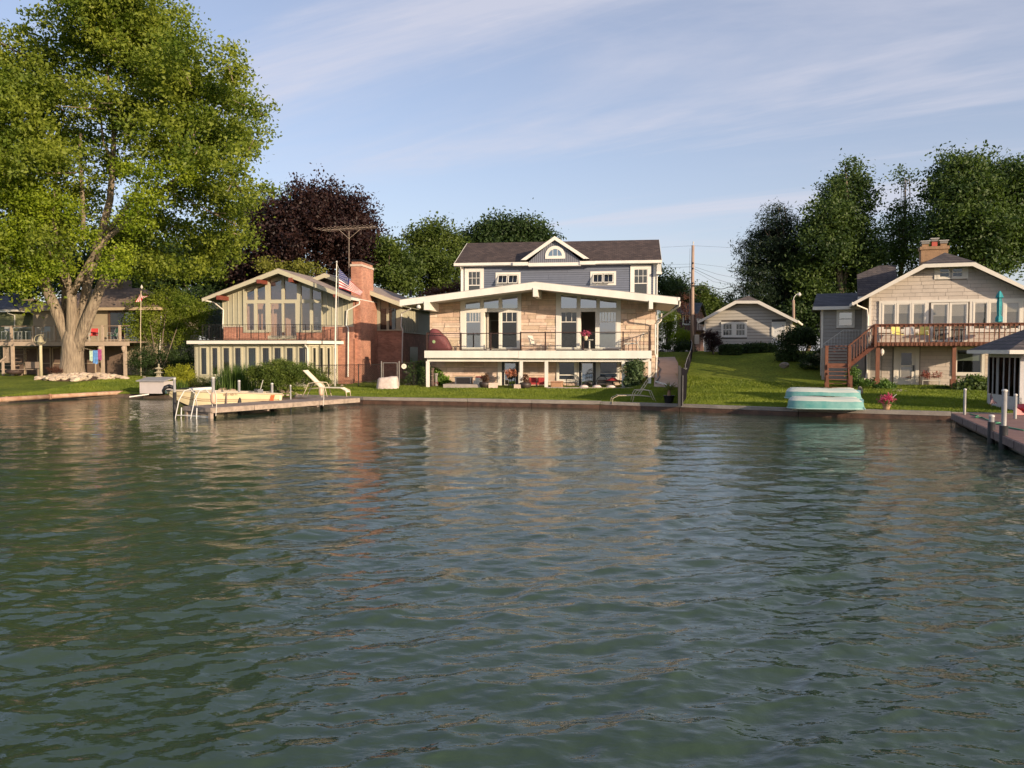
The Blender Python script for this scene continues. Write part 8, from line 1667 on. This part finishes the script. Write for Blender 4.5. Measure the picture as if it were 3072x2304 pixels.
    def bar(s0, s1, o0, o1, z0, z1, name, m): P = lambda s_, o_: ((d*s_+n*o_).x, (d*s_+n*o_).y); return MB().slab([P(s0, o0), P(s1, o0), P(s1, o1), P(s0, o1)], z0, z1).build(name, m, T)
    for i in range(6): bar(i*L_/6+.05, (i+1)*L_/6-.05, -.05, -.004, -.22, -.01, 'skirt_board', ed)
    bar(0, L_, .1, w, -.35, -.045, 'dark_frame', black)
    AX = A+d*.0
    dock_post(2893, 1184, 1260, z, 'thin grey pipe post at the shore end of the right dock', False, .045, Y=28.9); dock_post(2974, 1214, 1296, 0, 'black sleeved post with a small flag on the right dock edge', True, .07, .78, .10, Y=23.3)
    dock_post(3010, 1154, 1330, 0, 'tallest pipe post with a long black sleeve on the right dock edge', True, .065, .40, .11, Y=21.9); dock_post(3045, 1191, 1263, z, 'grey pipe post on the far side of the right dock', False, .05, Y=27.2)
    p = at(2974, 1214, 23.3); F_ = thing('small_flag', 'small dark striped flag drooping from a dock post', 'flag', p); q = lambda x, y: at(x, y, 23.25)-p; MB().tube([(0, 0, -.05), q(2975, 1178)], .012, 4).build('stick', black, F_)
    def ff(s_, t): a_ = vec(q(2974, 1180+t*10)); b_ = vec(q(2968+t*22, 1213-t*3)); c = a_.lerp(b_, s_); c.y += .04*math.sin(s_*6+t*5); return tuple(c)
    dr, dw = mat('flag_dark', (.05, .02, .03), .8), mat('flag_pale', (.35, .25, .27), .8)
    for j in range(9):
        m = MB()
        for i in range(6): m.sheet([ff(i/6, j/9), ff((i+1)/6, j/9), ff((i+1)/6, (j+1)/9), ff(i/6, (j+1)/9)], (0, .005, 0))
        m.build('stripe', dr if j % 2 == 0 else dw, F_)
    T = thing('garden_hose', 'green garden hose lying loose across the right dock', 'hose', on_z(2960, 1255, z)); P = [(2910, 1242), (2935, 1247), (2925, 1253), (2945, 1252), (2960, 1258), (2972, 1262), (3000, 1268), (2975, 1272), (3005, 1271), (3030, 1283), (3072, 1291)]; MB().tube([on_z(x, y, z+.02)-T.location for x, y in P], .022, 6).build('hose', mat('hose_green', (.08, .30, .16), .5), T, True)
    T, s = stand('red_kayak', 'bright red kayak end beside the gazebo at the right edge', 'kayak', 3085, 1240, 0, Y=29.2); T.location.z = .34; MB().lathe([(.02, 0), (.28, .06), (.40, .22), (.36, .36), (.1, .42)], (0, 0, 0), 18, 1.0, 1.6).build('hull', mat('kayak_red', (.55, .02, .03), .35), T, True)
    T, s = stand('pink_float', 'pink foam float leaning beside the red kayak', 'float', 3056, 1240, 0, Y=29.0); T.location.z = .34; MB().prism([(-.18, 0), (.2, 0), (.1, .14), (-.16, .3)], -.1, .05).build('foam', mat('float_pink', (.65, .28, .26), .7), T)
    # deck furniture right
    F = RF; zd = F.z(2800, 1026, 0); wt = mat('chair_white_tube', (.68, .64, .56), .4); yl = mat('yellow_sling', (.66, .58, .16), .7, .06)
    chair('yellow_chair', 'yellow sling chair near the left corner of the timber deck', F.w(F.u(2692, 1.4), 1.4, zd), -F.yaw+.3, wt, yl, 'yellow deck chairs', w=.5, hb=1.0); chair('yellow_chair', 'yellow sling chair before the sliding door frame', F.w(F.u(2765, 1.2), 1.2, zd), -F.yaw-.5, wt, yl, 'yellow deck chairs', w=.55, hb=.98)
    chair('white_chair', 'empty white framed chair between the two yellow chairs', F.w(F.u(2726, 1.5), 1.5, zd), -F.yaw-.1, wt, mat('white_mesh', ()), w=.5, hb=.85)
    T = fthing('low_table', 'low white side table left of the first yellow chair', 'table', F, None, F.u(2662, 1.4), 1.4, zd); MB().box(-.45, .45, -.25, .25, .42, .45).build('table_top', wt, T)
    for x in (-.42, .39): MB().box(x, x+.03, -.22, .22, 0, .42).build('leg', wt, T)
    T = fthing('teal_umbrella', 'closed teal patio umbrella tied shut on the timber deck', 'umbrella', F, None, F.u(2995, 1.0), 1.0, zd); s = 41.5/FPX; tl = mat('teal_canvas', (.02, .26, .29), .75, .25, 6, .6, 9); MB().tube([(0, 0, 0), (0, 0, 158*s)], .022, 8).build('pole', mat('dark_wood', ()), T); n = 10; zs = [(60, 3), (63, 9), (75, 8.5), (82, 5), (100, 6), (120, 6.5), (134, 5), (137, 10), (150, 5.5), (157, 2)]; vs = []
    for z_, r_ in zs:
        for i in range(n): a = 2*math.pi*i/n; rr = r_*s*(1+(.22 if i % 2 else -.1)); vs.append((rr*math.cos(a), rr*math.sin(a), z_*s))
    MB().add(vs, [(j*n+i, j*n+(i+1) % n, (j+1)*n+(i+1) % n, (j+1)*n+i) for j in range(len(zs)-1) for i in range(n)]+[tuple((len(zs)-1)*n+i for i in range(n))]).build('canopy', tl, T)
    T = fthing('glass_table', 'white oval glass dining table around the teal umbrella pole', 'table', F, None, F.u(3000, 1.3), 1.3, zd); MB().lathe([(.75, .70), (.75, .72)], n=20).build('table_top', wt, T)
    for a in range(4): MB().tube([(.5*math.cos(a*1.57+.7), .5*math.sin(a*1.57+.7), 0), (.3*math.cos(a*1.57+.7), .3*math.sin(a*1.57+.7), .7)], .018, 4).build('leg', wt, T)
    for i, (x, lb) in enumerate(((2808, 'black bar stool at the left of the row before the sliding doors'), (2830, 'black bar stool second from the left before the sliding doors'), (2862, 'black bar stool third from the left before the sliding doors'), (2884, 'black bar stool nearest the right sliding door edge'))):
        T = fthing('black_stool', lb, 'stool', F, 'black stools before the sliding doors', F.u(x, 2.0), 2.0, zd); MB().box(-.17, .17, -.15, .15, .66, .72).build('seat', black, T); MB().lathe([(.2, 0), (.03, .05), (.025, .66)], n=8).build('pedestal', black, T)
    T = fthing('planter_bench', 'white wire planter bench full of pink flowers by the lower door', 'planter', F, None, F.u(2795, 1.9), 1.9, .1); MB().box(-.45, .45, -.14, .14, .3, .33).build('shelf', wt, T)
    for x in (-.44, .41): MB().box(x, x+.03, -.13, .13, 0, .5).build('leg', wt, T)
    for k in range(10): MB().box(-.42+k*.09, -.41+k*.09, -.14, -.13, .33, .5).build('picket', wt, T)
    r2 = np.random.default_rng(21); C = foliage_points([(0, 0, .6, .5, .18, .16), (-.3, 0, .66, .2, .15, .16), (.3, 0, .66, .2, .15, .16)], 700, .05, 10, .3, 0, r2); tri_mesh('flowers', leaf_quads(C, .07, (0, -.4, .5), .6, 1, r2), 4, leaf_mat('petal_dusty', (.16, .10, .04), (.55, .18, .18), .3, 8, (1, .8, .7)), T)
    T = thing('deck_lantern', 'small round lantern on the left deck post of the shingled house', 'lantern', F.w(F.u(2646, .35), .3, F.z(2646, 1055, .3))); MB().lathe([(.03, -.22), (.1, -.1), (.11, .05), (.04, .16)], n=10).build('lamp_body', wt, T)
def wood_dark(): return mat('dark_wood', (.08, .045, .03), .5)
build_ground(); build_water(); build_seawall(); center_house()
green_house(); tan_house(); far_green_house(); garage(); right_house(); gazebo(); brown_house()
backdrop_trees(); big_maple(); garden_plants()
wood_dark(); left_dock(); cream_boat(); left_side_props(); middle_props(); right_side_props()
